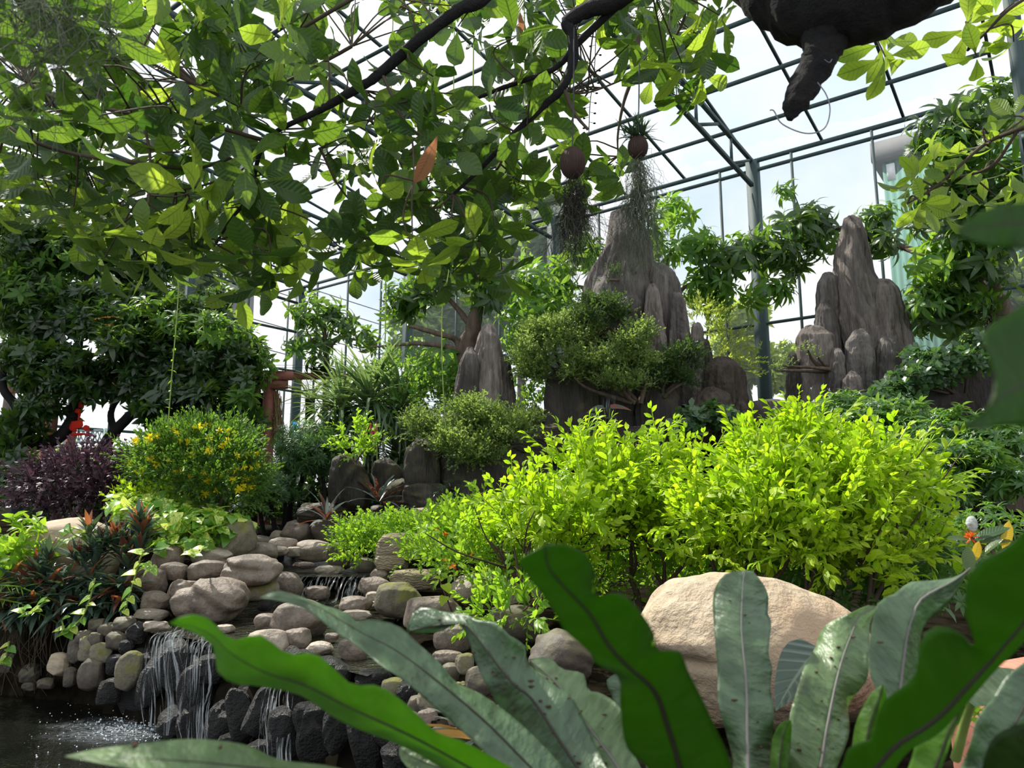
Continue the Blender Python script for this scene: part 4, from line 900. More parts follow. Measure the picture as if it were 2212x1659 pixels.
# --- golden hedge in front of the central rockery
GOLD = [spray(leaf(.078, .034, 3, 'oval', .3, .6), 9, .22, s, 1., .95, False, droop=.12) for s in (1, 2, 3)]+[spray(leaf(.075, .034, 3, 'oval', .3, .5), 8, .17, 4, 1., .9, False, droop=.1)]
def hedge(blobs, label, seed, trunks, dens=120):
    c, r = blob(*blobs[0]); base = np.array((c[0], c[1], gz1(c[0], c[1])))
    o = plant('golden_shrub', base, label, 'shrub', 'golden shrubs')
    blobs_foliage(o, blobs, GOLD, 'gold', 1., dens*1.45, seed, inner=.45, low=-.6, up=.75, lumpy=.2, f=3., clump=(9, .42))
    for i, (u, v, d, tops) in enumerate(trunks):
        b = gbase(u, v, d); b[2] = min(b[2], P(u, v, d)[2]); g = G(); q = rg(seed+50+i)
        f = b*.62+np.array(P(*tops[0]))*.38; tube(g, smooth_path([b-np.array((0, 0, .05)), b*.6+f*.4+q.normal(size=3)*.02, f], 5), [.030, .024, .018], 7, .3, .1, i)
        for t in tops:
            t = P(*t); tube(g, smooth_path([f, f*.5+t*.5+q.normal(size=3)*.05, t], 5), [.015, .010, .005], 5, .3, .05, i)
            for _ in range(5):
                e = t+q.normal(size=3)*np.array((.22, .2, .12))+np.array((0, 0, .06)); tube(g, smooth_path([f*.4+t*.6, (f*.4+t*.6)*.4+e*.6+q.normal(size=3)*.03, e], 3), [.007, .003], 4, .3)
        g.build('stem', M['twig'], o)
    return o
hedge([(1290, 1098, 4.9, 165, 95, .45), (1205, 1130, 4.7, 140, 80, .4), (1390, 1075, 5.0, 130, 95, .4), (1130, 1155, 4.6, 80, 60, .3), (1440, 1130, 4.9, 110, 80, .35), (1290, 1020, 5., 110, 42, .3), (1420, 985, 5., 40, 40, .2), (1230, 990, 4.9, 40, 30, .2)],
      'golden green shrub left half of the hedge, thin dark stems showing below', 300,
      [(1290, 1292, 4.9, [(1230, 1150, 4.8), (1320, 1130, 4.9), (1180, 1130, 4.7)]), (1455, 1290, 4.9, [(1400, 1140, 4.9), (1500, 1120, 4.9), (1450, 1100, 5.)]), (1180, 1300, 4.5, [(1110, 1180, 4.5), (1060, 1170, 4.5), (1150, 1150, 4.6)]), (1375, 1250, 5., [(1340, 1100, 5.), (1420, 1080, 5.)])])
hedge([(1760, 1105, 4.3, 225, 115, .5), (1640, 1085, 4.5, 165, 95, .45), (1880, 1100, 4.3, 160, 95, .45), (1740, 1020, 4.5, 185, 66, .4), (1840, 1180, 4.1, 190, 90, .42), (1560, 1115, 4.5, 110, 80, .4), (1660, 1175, 4.1, 150, 80, .35), (1750, 960, 4.5, 55, 50, .2), (1900, 1020, 4.3, 110, 44, .3), (1600, 1000, 4.6, 50, 44, .2)],
      'golden green shrub right half of the hedge, taller and fuller', 330,
      [(1760, 1270, 4.2, [(1700, 1120, 4.2), (1830, 1110, 4.2), (1760, 1060, 4.3)]), (1560, 1260, 4.5, [(1540, 1120, 4.5), (1610, 1110, 4.5)]), (1880, 1290, 4.0, [(1850, 1150, 4.1), (1950, 1130, 4.1), (1900, 1100, 4.2)]), (1640, 1270, 4.3, [(1600, 1130, 4.3), (1690, 1120, 4.3)])], 130)
# --- green undergrowth with orange flowers behind and below the hedge
LOW = [spray(leaf(.05, .026, 3, 'ovate', .3, .5), 8, .12, s, 1., 1., False, droop=.2) for s in (11, 12)]
def flowers(parent, pts, m, size, name='flower', k=5, seed=0, florets=1, lim=100):
    """flower heads: one mesh, a linked copy for each head"""
    T = whorl(leaf(1., .5, 2, 'oval', .2, .4), k, 1.5, seed); q = rg(seed); g = G(); w = np.array(parent_world(parent))
    for j in range(florets): place(g, T, [w+(q.normal(size=3)*size*1.5 if florets > 1 else 0)], [q.normal(size=3)*.5+np.array((0, -.4, .7))], [q.normal(size=3)], size*q.uniform(.7, 1.2), q.random())
    first = g.build(name, M[m], parent); pts = np.array(pts)[q.permutation(len(pts))[:lim]]
    for i, p in enumerate(pts):
        o = first if i == 0 else first.copy()
        if i: COL.objects.link(o)
        o.location = tuple(np.array(p)-w); o.rotation_euler = (q.uniform(-.5, .5), q.uniform(-.5, .5), q.uniform(0, 6.28)); f = q.uniform(.8, 1.25); o.scale = (f, f, f)
def scatter_on(blobs, n, seed, k=1.0):
    q = rg(seed); out = []
    for b in blobs:
        c, r = blob(*b); p, o = shell(c, np.array(r)*k, n, seed, .95, -.2); m = o[:, 1] < .25; out.append(p[m])
    return np.vstack(out)
b_ = [(1060, 1190, 5.0, 110, 60, .4), (1000, 1150, 5.4, 90, 35, .35), (1150, 1235, 4.9, 110, 45, .3), (1040, 1120, 5.5, 45, 40, .2), (1010, 1215, 4.9, 80, 40, .3)]
o = plant('lantana_bush', gbase(1060, 1240, 5.0), 'fresh green bush with orange red flower heads left of the golden hedge', 'shrub', 'undergrowth by the stream')
blobs_foliage(o, b_, LOW, 'gold_low', 1.15, 190, 351, inner=.4, up=.8); flowers(o, scatter_on(b_, 5, 352, 1.05), 'petal_orange', .03)
b_ = [(1380, 1240, 5.3, 190, 60, .4), (1250, 1250, 5.0, 100, 50, .3), (1520, 1230, 5.2, 120, 60, .4), (1640, 1240, 4.9, 120, 50, .3)]
o = plant('lantana_bush', gbase(1380, 1290, 5.3), 'bright undergrowth with orange flowers seen between the golden hedge stems', 'shrub', 'undergrowth by the stream')
blobs_foliage(o, b_, LOW, 'gold_low', 1.2, 170, 361, inner=.4, up=.8); flowers(o, scatter_on(b_, 5, 362, 1.05), 'petal_orange', .03)
b_ = [(835, 1160, 6.9, 85, 34, .45), (790, 1190, 6.6, 60, 40, .3), (930, 1150, 6.8, 90, 26, .4), (960, 1195, 5.9, 90, 38, .35), (780, 1160, 6.8, 50, 30, .3), (1000, 1135, 6.6, 60, 26, .3)]
o = plant('ground_cover', gbase(840, 1190, 6.8), 'low small leaved ground cover spilling over the layered rock by the stream', 'ground cover', 'undergrowth by the stream')
blobs_foliage(o, b_, [spray(leaf(.035, .02, 3, 'ovate', .3, .5), 8, .10, 21, 1., 1.1, False, droop=.3)], 'gold_low', 1.25, 330, 371, inner=.6, up=1.)
# leafy stalk and yellow vine leaves by the speckled stone
o = plant('leafy_stalk', gbase(980, 1262, 5.2), 'upright stalk with broad lit leaves above the speckled stone', 'plant')
g = G(); tube(g, smooth_path([P(985, 1262, 5.2), P(980, 1200, 5.2), P(975, 1150, 5.2)], 5), [.012, .008], 5); g.build('stem', M['stem'], o)
g = G(); place(g, whorl(leaf(.17, .11, 4, 'ovate', .2, .5, .03), 7, 1.5, 5), [P(975, 1150, 5.2), P(985, 1185, 5.2)], [(0, -.1, 1), (.2, -.3, 1)], [(0, 1, 0)]*2, 1., [.3, .8]); g.build('foliage', M['gold_low'], o)
o = plant('vine_sprig', gbase(975, 1330, 4.6), 'thin red stemmed vine with yellow heart leaves before the dark brown stone', 'plant')
g = G(); tube(g, smooth_path([P(985, 1345, 4.5), P(968, 1300, 4.5), P(950, 1255, 4.55), P(945, 1240, 4.55)], 5), [.006, .004], 5); g.build('stem', M['cordyline'], o)
g = G(); place(g, leaf(.075, .07, 4, 'heart', .2, .5), [P(960, 1262, 4.5), P(962, 1288, 4.5), P(952, 1250, 4.5), P(972, 1290, 4.5)], [(.3, -.4, -.3), (-.2, -.4, -.4), (-.5, -.3, .2), (.6, -.2, .1)], [(0, -.4, 1)]*4, [1, .9, .7, .8], [.9, .8, .9, .7]); g.build('foliage', M['gold'], o)
b_ = [(1120, 1325, 4.0, 85, 26, .2), (1070, 1315, 4.1, 60, 22, .2), (1180, 1315, 4.0, 40, 18, .15)]
o = plant('leafy_spray', gbase(1110, 1350, 4.1), 'low leafy spray with pale tips in front of the pinkish stone', 'plant')
blobs_foliage(o, b_, GOLD, 'gold_low', .85, 150, 381, inner=.4, up=.5); stems_to(o, 'stem', P(1170, 1290, 4.3), [P(1080, 1310, 4.1), P(1130, 1320, 4.0), P(1160, 1330, 4.0)], M['twig'], .012, .004, 382)
# --- dark mound with white flowers on the right
MO = [whorl(leaf(.085, .024, 3, 'lance', .3, .9), 9, 1.4, s, spread=.25) for s in (31, 32, 33)]
b_ = [(1790, 905, 6.7, 120, 62, .6), (1900, 930, 6.5, 150, 75, .7), (2030, 980, 6.2, 150, 90, .7), (2130, 1030, 6.0, 110, 90, .6), (1990, 1060, 5.9, 130, 90, .5), (1720, 920, 6.8, 60, 45, .4), (2150, 950, 6.3, 100, 60, .5)]
o = plant('jasmine_mound', gbase(1930, 1100, 6.6), 'broad dark green mound dotted with white star flowers right of the golden hedge', 'shrub')
blobs_foliage(o, b_, MO, 'mound', 1.15, 230, 401, inner=.6, low=-.5, up=.8, lumpy=.12, clump=(9, .42)); flowers(o, scatter_on(b_, 26, 402, 1.06), 'petal_white', .024, seed=3)
stems_to(o, 'stem', gbase(1960, 1120, 6.4), [P(1850, 980, 6.5), P(1950, 1000, 6.4), P(2050, 1050, 6.2), P(2120, 1080, 6.0)], M['twig'], .03, .01, 403)
# --- rounded leaf shrub on the right rockery
FI = [whorl(leaf(.10, .055, 3, 'obov', .15, .3), 7, 1.35, s, spread=.2) for s in (41, 42)]
b_ = [(2000, 820, 8.0, 70, 34, .3), (2060, 790, 8.0, 80, 34, .3), (2110, 750, 8.1, 40, 34, .25), (1930, 850, 7.9, 50, 26, .25), (1975, 770, 8.2, 30, 16, .2)]
o = plant('ficus_shrub', P(2040, 840, 8.0), 'waxy round leaved shrub spreading over the dark base of the right rockery', 'shrub')
blobs_foliage(o, b_, FI, 'ficus', .95, 150, 411, inner=.5, up=.8); stems_to(o, 'stem', P(2060, 850, 8.1), [P(1950, 840, 8.), P(2000, 810, 8.), P(2060, 780, 8.), P(2110, 740, 8.1)], M['twig'], .02, .008, 412)
b_ = [(1530, 905, 7.9, 62, 30, .3), (1580, 925, 7.8, 40, 34, .25), (1490, 915, 7.8, 30, 40, .2)]
o = plant('ficus_shrub', P(1540, 945, 8.0), 'dark glossy rosette leaved shrub in front of the brown dome of the central rockery', 'shrub')
blobs_foliage(o, b_, FI, 'ficus', .95, 170, 421, inner=.5, up=.8); stems_to(o, 'stem', P(1540, 960, 8.1), [P(1500, 900, 7.9), P(1550, 900, 7.9), P(1590, 910, 7.8)], M['twig'], .02, .008, 422)
o = plant('caladium', P(1312, 925, 7.9), 'few grey green leaves with red hearts under the rockery spout', 'plant')
g = G(); place(g, leaf(.26, .17, 5, 'heart', .15, .5), [P(1310, 905, 7.9), P(1305, 880, 7.9), P(1318, 880, 7.9), P(1312, 925, 7.85), P(1300, 910, 7.9)], [(-.6, -.4, .25), (-.9, -.2, -.1), (.9, -.2, .05), (-.2, -.6, -.6), (.5, -.5, .3)], [(0, -.5, 1)]*5, [1, .8, .9, .9, .7], [.2, .5, .7, .9, .4]); g.build('foliage', M['caladium'], o)
g = G(); [tube(g, smooth_path([P(1312, 940, 7.95), P(u, v, 7.9)], 3), [.008], 4) for u, v in ((1305, 882), (1318, 882), (1312, 920))]; g.build('stem', M['stem'], o)

# --- cloud pruned bonsai shrubs on the rocks
BO = [spray(leaf(.026, .017, 2, 'obov', .2, .3), 10, .10, s, 1., 1.1, False, droop=.1) for s in (51, 52, 53)]
def bonsai(name, blobs, label, seed, base, m='bonsai', size=1.4, dens=820, tips=None):
    o = plant(name, base, label, 'shrub', 'bonsai shrubs on the rockwork')
    blobs_foliage(o, blobs, BO, m, size, dens, seed, inner=.5, low=-.4, up=.7, lumpy=.2, f=4., clump=(9, .36))
    stems_to(o, 'stem', base, [blob(*b)[0] for b in blobs], M['bark'], .035, .012, seed+1, .03)
    return o
bonsai('bonsai_shrub', [(1010, 905, 7.9, 62, 36, .3), (1060, 925, 7.8, 70, 32, .3), (1120, 925, 7.8, 45, 28, .25), (980, 965, 7.6, 55, 32, .3), (925, 935, 7.8, 50, 30, .25), (1020, 985, 7.5, 62, 26, .3), (1080, 960, 7.6, 50, 26, .25), (900, 915, 7.9, 26, 18, .2)], 'wide layered bonsai shrub spilling over the dark rock below the left peak', 500, P(1050, 1000, 8.0))
bonsai('bonsai_shrub', [(1200, 725, 8.4, 70, 30, .3), (1150, 770, 8.3, 45, 36, .3), (1255, 720, 8.5, 50, 26, .25), (1160, 810, 8.2, 42, 28, .25), (1225, 750, 8.4, 60, 26, .3)], 'sunlit dome shaped bonsai shrub hanging off the left of the central rockery', 520, P(1250, 830, 8.6))
bonsai('bonsai_shrub', [(1365, 760, 8.2, 50, 40, .3), (1330, 790, 8.1, 50, 30, .3), (1270, 790, 8.1, 55, 28, .25), (1240, 815, 8.1, 30, 18, .2), (1400, 790, 8.2, 40, 34, .25), (1385, 720, 8.3, 26, 26, .2), (1350, 830, 8.0, 60, 26, .25)], 'open feathery bonsai shrub in the middle of the central rockery above the spout', 540, P(1370, 870, 8.3), dens=680)
bonsai('bonsai_shrub', [(1470, 790, 8.3, 50, 30, .25), (1500, 765, 8.3, 24, 14, .2), (1440, 820, 8.2, 40, 24, .25), (1480, 825, 8.3, 36, 20, .2)], 'thin dark bonsai shrub right of the feathery one on the central rockery', 560, P(1430, 860, 8.4), 'bonsai_dark', dens=600)
bonsai('bonsai_shrub', [(1292, 668, 8.5, 46, 22, .25), (1262, 690, 8.4, 38, 22, .2), (1340, 690, 8.5, 24, 16, .15)], 'dark bonsai shrub below the main summit of the central rockery', 580, P(1330, 730, 8.7), 'bonsai_dark')
bonsai('bonsai_shrub', [(1345, 592, 8.8, 40, 12, .12), (1310, 605, 8.8, 16, 8, .1), (1375, 585, 8.8, 16, 8, .1)], 'small tuft clinging under the main summit of the central rockery', 590, P(1375, 605, 8.95), 'bonsai_dark', 1., 220)
bonsai('bonsai_shrub', [(1690, 790, 8.3, 20, 10, .1), (1745, 755, 8.4, 22, 10, .1), (1765, 770, 8.4, 16, 8, .1), (1675, 800, 8.3, 14, 7, .1)], 'sparse twisted bonsai branch reaching left from the right rockery', 595, P(1800, 800, 8.6), 'bonsai', 1., 300)
b_ = [(1530, 700, 9.6, 42, 36, .3), (1560, 745, 9.6, 50, 40, .3), (1590, 790, 9.5, 44, 40, .3), (1510, 675, 9.6, 26, 16, .2)]
o = plant('yellow_green_shrub', P(1560, 900, 9.7)*np.array((1, 1, 0))+np.array((0, 0, 1.8)), 'yellow green shrub behind the right shoulder of the central rockery', 'shrub')
blobs_foliage(o, b_, [spray(leaf(.05, .018, 2, 'lance', .2, .3), 10, .16, 61, 1., .8, False, droop=.2)], 'outside_yellow', 1.2, 110, 601, inner=.4, up=.6); stems_to(o, 'stem', P(1570, 900, 9.7), [P(1530, 700, 9.6), P(1570, 750, 9.6), P(1590, 790, 9.5)], M['twig'], .03, .01, 602)

# --- mango trees
MG = [whorl(leaf(.27, .066, 5, 'lance', .25, 1.3), 10, 1.75, s, spread=.28, stem=.10) for s in (71, 72, 73)]
def tree(name, base, label, blobs, T, m, size, dens, seed, trunk, br, kind='tree', group=None, m2=None, bark='bark', up=.15, clump=None, **kw):
    o = plant(name, base, label, kind, group)
    if trunk: branches(o, 'trunk', [trunk], M[bark], 10, .08, seed)
    branches(o, 'branch', br, M[bark], 7, .06, seed+20)
    blobs_foliage(o, blobs, T, m, size, dens, seed+40, up=up, clump=clump, **kw)
    if m2: blobs_foliage(o, m2[1], T, m2[0], size*.9, dens*m2[2], seed+70, up=.5, **kw)
    return o
MGR = 'mango trees inside the net'
base = gbase(2170, 880, 8.7)
tree('mango_tree', base, 'large mango tree behind the right rockery with a long branch reaching left', [
    (1640, 560, 9.9, 85, 70, .5), (1700, 530, 9.9, 80, 75, .5), (1560, 560, 10.1, 60, 45, .4), (1740, 480, 10.1, 60, 40, .4), (1880, 520, 9.9, 60, 60, .4), (2060, 290, 7.6, 85, 95, .5), (2150, 260, 7.5, 90, 90, .5), (2055, 400, 8.0, 60, 60, .4), (1790, 500, 10.1, 40, 34, .3),
    (2050, 620, 8.6, 60, 70, .5), (2100, 600, 8.3, 90, 110, .6), (2080, 480, 8.2, 110, 90, .6), (2170, 420, 7.9, 80, 120, .5), (2050, 700, 8.8, 80, 50, .5), (1985, 660, 9.8, 40, 50, .4), (1900, 470, 9.9, 30, 24, .2)],
    MG, 'mango', 1., 20, 700, ([base-np.array((0, 0, .05)), P(2165, 760, 8.7), P(2150, 640, 8.6)], [.2, .17, .14]), [
    ([P(2150, 650, 8.6), P(2080, 590, 8.5), P(1980, 545, 9.2), P(1880, 510, 10.0), P(1790, 490, 10.0), P(1700, 500, 9.9)], [.07, .055, .04, .03, .012]), ([P(2150, 640, 8.6), P(2130, 540, 8.4), P(2110, 420, 8.0), P(2100, 320, 7.7)], [.09, .06, .04, .02]),
    ([P(2140, 660, 8.6), P(2060, 690, 8.7), P(1990, 700, 8.8)], [.04, .03, .01]), ([P(2120, 600, 8.5), P(2060, 560, 8.3), P(2040, 500, 8.2)], [.05, .03, .01]), ([P(1790, 490, 10.0), P(1740, 470, 10.1), P(1712, 410, 10.1)], [.02, .012, .006])],
    group=MGR, m2=('mango_fresh_and_sunlit', [(1660, 640, 9.8, 60, 40, .3), (1710, 425, 10.1, 26, 36, .15), (1895, 460, 9.9, 40, 20, .2), (2040, 660, 8.5, 80, 60, .4), (2090, 330, 7.5, 90, 70, .4), (2130, 460, 7.8, 80, 90, .4), (2060, 560, 8.1, 90, 70, .4)], 1.1), lumpy=.2)
base = gbase(1440, 900, 10.6)
tree('mango_tree', base, 'mango tree standing behind the central rockery, its shoots fanning out on both sides', [
    (1455, 470, 10.4, 55, 60, .4), (1420, 560, 10.8, 60, 60, .5), (1500, 540, 10.2, 60, 50, .4), (1250, 560, 10.6, 60, 50, .5), (1180, 620, 10.4, 80, 60, .5), (1140, 680, 10.2, 70, 60, .5), (1215, 690, 10.6, 80, 60, .5), (1520, 620, 10.2, 60, 50, .4), (1120, 740, 10.2, 50, 50, .4), (1560, 660, 10.3, 40, 40, .3)],
    MG, 'mango_fresh_and_sunlit', 1.05, 17, 760, ([base, P(1430, 750, 10.6), P(1420, 620, 10.7)], [.14, .1, .06]), [([P(1425, 680, 10.7), P(1330, 640, 10.7), P(1220, 620, 10.5), P(1140, 680, 10.3)], [.05, .03, .01]), ([P(1420, 620, 10.7), P(1450, 540, 10.5), P(1455, 450, 10.4)], [.04, .02, .01]), ([P(1425, 680, 10.7), P(1480, 620, 10.4), P(1540, 600, 10.2)], [.04, .03, .01])], group=MGR, lumpy=.2)
base = gbase(1010, 900, 10.0)
tree('mango_tree', base, 'mango tree with a leaning dark trunk behind the left rock peak', [
    (1040, 610, 9.8, 60, 50, .5), (1000, 560, 9.8, 60, 50, .5), (945, 620, 9.9, 60, 50, .5), (890, 650, 10., 55, 45, .4), (1060, 650, 9.6, 40, 36, .4), (940, 580, 10., 60, 50, .4), (860, 670, 10.1, 40, 30, .3)],
    MG, 'mango', .95, 17, 800, ([base, P(1000, 800, 10.0), P(1022, 710, 9.9), P(1040, 620, 9.8)], [.17, .14, .11, .06]), [([P(990, 765, 9.9), P(985, 735, 9.9), P(960, 725, 9.8), P(900, 708, 9.8), P(885, 705, 9.8)], [.05, .04, .035, .02]), ([P(992, 760, 9.9), P(960, 748, 9.8), P(900, 742, 9.8), P(860, 745, 9.9), P(800, 750, 10.)], [.045, .035, .025, .012]), ([P(1022, 710, 9.9), P(960, 640, 9.9), P(890, 640, 10.)], [.05, .03, .01])],
    group=MGR, m2=('mango_fresh_and_sunlit', [(960, 790, 10.2, 70, 50, .5), (920, 830, 10.2, 70, 50, .5), (1060, 630, 9.5, 40, 30, .3), (880, 640, 9.9, 50, 40, .3)], 1.), lumpy=.2)
base = gbase(700, 900, 12.0)
tree('mango_tree', base, 'slender mango tree with drooping leaves against the bright left wall', [(690, 680, 11.8, 55, 55, .5), (670, 740, 11.8, 50, 60, .5), (730, 710, 11.8, 45, 50, .4), (700, 790, 11.8, 40, 45, .4), (790, 740, 11.6, 50, 30, .4), (650, 680, 11.8, 30, 40, .3)],
    MG, 'mango', .85, 16, 840, ([base, P(705, 820, 12.), P(700, 700, 11.8)], [.07, .05, .03]), [([P(702, 760, 11.9), P(740, 730, 11.8), P(800, 745, 11.6)], [.03, .02, .01]), ([P(702, 760, 11.9), P(670, 730, 11.8), P(655, 690, 11.8)], [.03, .02, .01])], group=MGR, lumpy=.2)
b_ = [(900, 880, 9.4, 60, 60, .5), (870, 810, 9.8, 60, 50, .5), (950, 850, 9.4, 40, 60, .4)]
o = plant('green_thicket', gbase(900, 930, 9.6), 'leafy thicket between the sword leaved clump and the left peak', 'shrub')
blobs_foliage(o, b_, LOW, 'mango_fresh_and_sunlit', 1.6, 90, 861, inner=.5, up=.6)
b_ = [(1130, 820, 10., 40, 80, .4), (1150, 900, 9.8, 36, 60, .3)]
o = plant('green_thicket', gbase(1140, 930, 9.9), 'sunlit leafy shoots in the gap between the left peak and the central rockery', 'shrub')
blobs_foliage(o, b_, LOW, 'mango_fresh_and_sunlit', 1.8, 80, 871, inner=.4, up=.6)

# --- sword leaved clump and the small cycad
SW = leaf(.92, .05, 6, 'strap', .25, .85); SW2 = leaf(.98, .05, 6, 'strap', .25, 1.9)
base = gbase(800, 1000, 9.8)
o = plant('dracaena_clump', base, 'clump of four sword leaved heads with drooping grey green leaves', 'plant')
for i, (u, v, d, n, s) in enumerate(((800, 880, 9.5, 190, 1.), (737, 890, 9.7, 170, .95), (865, 895, 9.6, 180, 1.), (722, 965, 9.4, 120, .85), (865, 985, 9.4, 130, .9), (790, 960, 9.6, 110, .9))):
    c = P(u, v, d); g = G(); q = rg(880+i); a = q.uniform(0, 2*PI, n); e = q.uniform(-.5, 1.45, n); y = np.stack([np.cos(a)*np.cos(e), np.sin(a)*np.cos(e), np.sin(e)], 1); m = e > .35
    z = np.tile(UP, (n, 1))+y*.1; z[e > 1.] = -np.stack([np.cos(a), np.sin(a), 0*a], 1)[e > 1.]
    ps = c+np.stack([0*a, 0*a, (e-.6)*.12], 1)
    place(g, SW, ps[m], y[m], z[m], s*q.uniform(.8, 1.1, m.sum()), q.random(m.sum())); place(g, SW2, ps[~m], y[~m]+UP*.5, z[~m], s*q.uniform(.7, 1.05, (~m).sum()), q.random((~m).sum())); h = g.build('leaf_head', M['dracaena'], o)
    g = G(); b = base+np.array((q.normal()*.15, q.normal()*.1, 0)); tube(g, smooth_path([b, b*.5+c*.5+np.array((q.normal()*.06, 0, 0)), c], 6), [.055, .045, .04], 8, .3, .06, i); g.build('stem', M['bark'], o)
base = gbase(672, 950, 11.2); c = P(670, 862, 11.2)
o = plant('cycad', base, 'small palm with a thick dark trunk left of the sword leaved clump', 'plant')
g = G(); tube(g, smooth_path([base, base*.5+c*.5, c], 6), [.05, .075, .07], 9, .2, .08, 3); g.build('trunk', M['bark_dark'], o)
FR = spray(leaf(.11, .012, 2, 'lance', .2, .4), 40, .75, 91, 1., 1.2, True, droop=.5)
g = G(); q = rg(92); n = 18; a = q.uniform(0, 2*PI, n); e = q.uniform(.2, 1.3, n); place(g, FR, np.tile(c, (n, 1)), np.stack([np.cos(a)*np.cos(e), np.sin(a)*np.cos(e), np.sin(e)], 1), np.tile(UP, (n, 1)), .75, q.random(n)); g.build('frond', M['outside_yellow'], o)
# --- clipped dark shrubs, small bright shrub, bronze rosettes
PO = [whorl(leaf(.085, .012, 2, 'lance', .2, .5), 16, 1.5, s, spread=.3, stem=.05) for s in (95, 96)]
for blobs, lab, tr, sd in (([(660, 962, 8.9, 66, 50, .5), (640, 990, 8.8, 48, 44, .4), (695, 988, 8.8, 42, 44, .4), (660, 1010, 8.8, 54, 30, .4)], 'round clipped dark shrub with soft needle tips beside the pergola post', (645, 1090, 8.9), 900),
                       ([(580, 1050, 8.4, 48, 34, .4), (618, 1062, 8.4, 30, 28, .35), (560, 1075, 8.3, 30, 24, .3)], 'lower dark clipped shrub on twisted stems at the pergola post foot', (605, 1128, 8.4), 910)):
    o = plant('podocarpus_shrub', gbase(*tr), lab, 'shrub', 'clipped dark shrubs'); blobs_foliage(o, blobs, PO, 'podocarpus', 1.0, 330, sd, inner=.6, up=.6, lumpy=.12)
    stems_to(o, 'stem', gbase(*tr), [blob(*b)[0]-np.array((0, 0, .05)) for b in blobs], M['bark_dark'], .05, .02, sd+1, .04)
o = plant('small_shrub', P(770, 1010, 7.9), 'small bright leafy shrub on top of the brown layered rock', 'shrub')
blobs_foliage(o, [(772, 950, 7.9, 32, 34, .22), (790, 975, 7.9, 28, 22, .2), (758, 975, 7.9, 24, 20, .2)], LOW, 'gold_low', 1.3, 170, 921, inner=.4, up=.5); stems_to(o, 'stem', P(765, 1010, 8.0), [P(772, 950, 7.9), P(790, 970, 7.9)], M['twig'], .015, .006, 922)
CO = leaf(.42, .055, 6, 'lance', .3, .7)
def rosette(name, c, label, n, size, m, sd, T=CO, lo=.15, hi=1.4, cat='plant', group=None):
    o = plant(name, c, label, cat, group); g = G(); q = rg(sd); a = np.arange(n)*2.4+q.normal(size=n)*.2; e = np.linspace(hi, lo, n)+q.normal(size=n)*.1
    y = np.stack([np.cos(a)*np.cos(e), np.sin(a)*np.cos(e), np.sin(e)], 1); z = UP-np.stack([np.cos(a), np.sin(a), 0*a], 1)*np.sin(e)[:, None]
    place(g, T, np.tile(c, (n, 1)), y, z, size*q.uniform(.75, 1.1, n), q.random(n)); g.build('foliage', M[m], o); return o
rosette('cordyline', P(818, 1085, 7.7), 'taller bronze strap leaved rosette under the brown rock', 22, .95, 'cordyline', 931, group='bronze rosettes')
rosette('cordyline', P(706, 1125, 7.7), 'lower bronze strap leaved rosette behind the tan round stone', 18, .9, 'cordyline', 932, group='bronze rosettes')
o = plant('heliconia', gbase(812, 950, 9.0), 'thin hanging pink bracts in front of the sword leaved clump', 'flower')
g = G(); q = rg(940); stem_ = smooth_path([P(815, 1000, 9.0), P(812, 930, 9.0), P(800, 905, 9.0), P(792, 915, 9.0)], 5); tube(g, stem_, [.012, .006], 5); g.build('stem', M['stem'], o)
g = G(); place(g, leaf(.11, .035, 3, 'lance', .5, .3), np.array([P(u, v, 8.95) for u, v in ((800, 912), (809, 922), (812, 930), (803, 930), (810, 940), (813, 912), (790, 918))]), [(0.1, -.2, -1)]*7, [(0, -1, 0)]*7, 1., q.random(7)); g.build('bract', M['petal_pink'], o)
for i, (a, b, lab) in enumerate((((1000, 1045), (945, 1095), 'lower fern frond against the dark wet rock'), ((985, 1035), (930, 1065), 'upper fern frond against the dark wet rock'))):
    o = plant('rock_fern', P(a[0], a[1], 7.6), lab, 'fern', 'ferns on the wet rock'); g = G(); y = P(b[0], b[1], 7.4)-P(a[0], a[1], 7.6); place(g, spray(leaf(.07, .014, 2, 'lance', .1, .3), 26, .34, 95+i, 1., 1.1, True, droop=.4), [P(a[0], a[1], 7.6)], [y+UP*.05], [UP+np.array((0, -.6, 0))], 1., .5); g.build('foliage', M['ficus'], o)

# --- left: yellow flowering bush, purple bush, dark trees
YB = [spray(leaf(.05, .020, 2, 'lance', .25, .4), 10, .15, s, 1., .9, False, droop=.12) for s in (101, 102)]
b_ = [(430, 1010, 7.0, 115, 80, .6), (380, 1000, 7.0, 80, 60, .5), (490, 1030, 6.9, 70, 62, .5), (450, 965, 7.1, 90, 42, .4), (500, 1065, 6.8, 50, 40, .35)]
o = plant('yellow_flower_bush', gbase(430, 1110, 7.0), 'rounded bush covered in small yellow flowers', 'shrub'); blobs_foliage(o, b_, YB, 'yellowbush', 1.25, 330, 1001, inner=.55, up=.6, lumpy=.14)
q = rg(1003); flowers(o, scatter_on(b_, 34, 1002, 1.12), 'petal_yellow', .055, seed=5, k=9, name='flower_head'); stems_to(o, 'stem', gbase(430, 1115, 7.0), [P(380, 1020, 7.), P(430, 1010, 7.), P(490, 1040, 6.9)], M['twig'], .03, .01, 1004)
PU = [spray(leaf(.045, .026, 2, 'oval', .2, .4), 9, .13, s, 1., 1., False, droop=.2) for s in (105, 106)]
b_ = [(190, 1040, 7.3, 110, 55, .5), (120, 1060, 7.3, 70, 50, .4), (260, 1060, 7.2, 60, 40, .4), (190, 1085, 7.2, 100, 36, .4)]
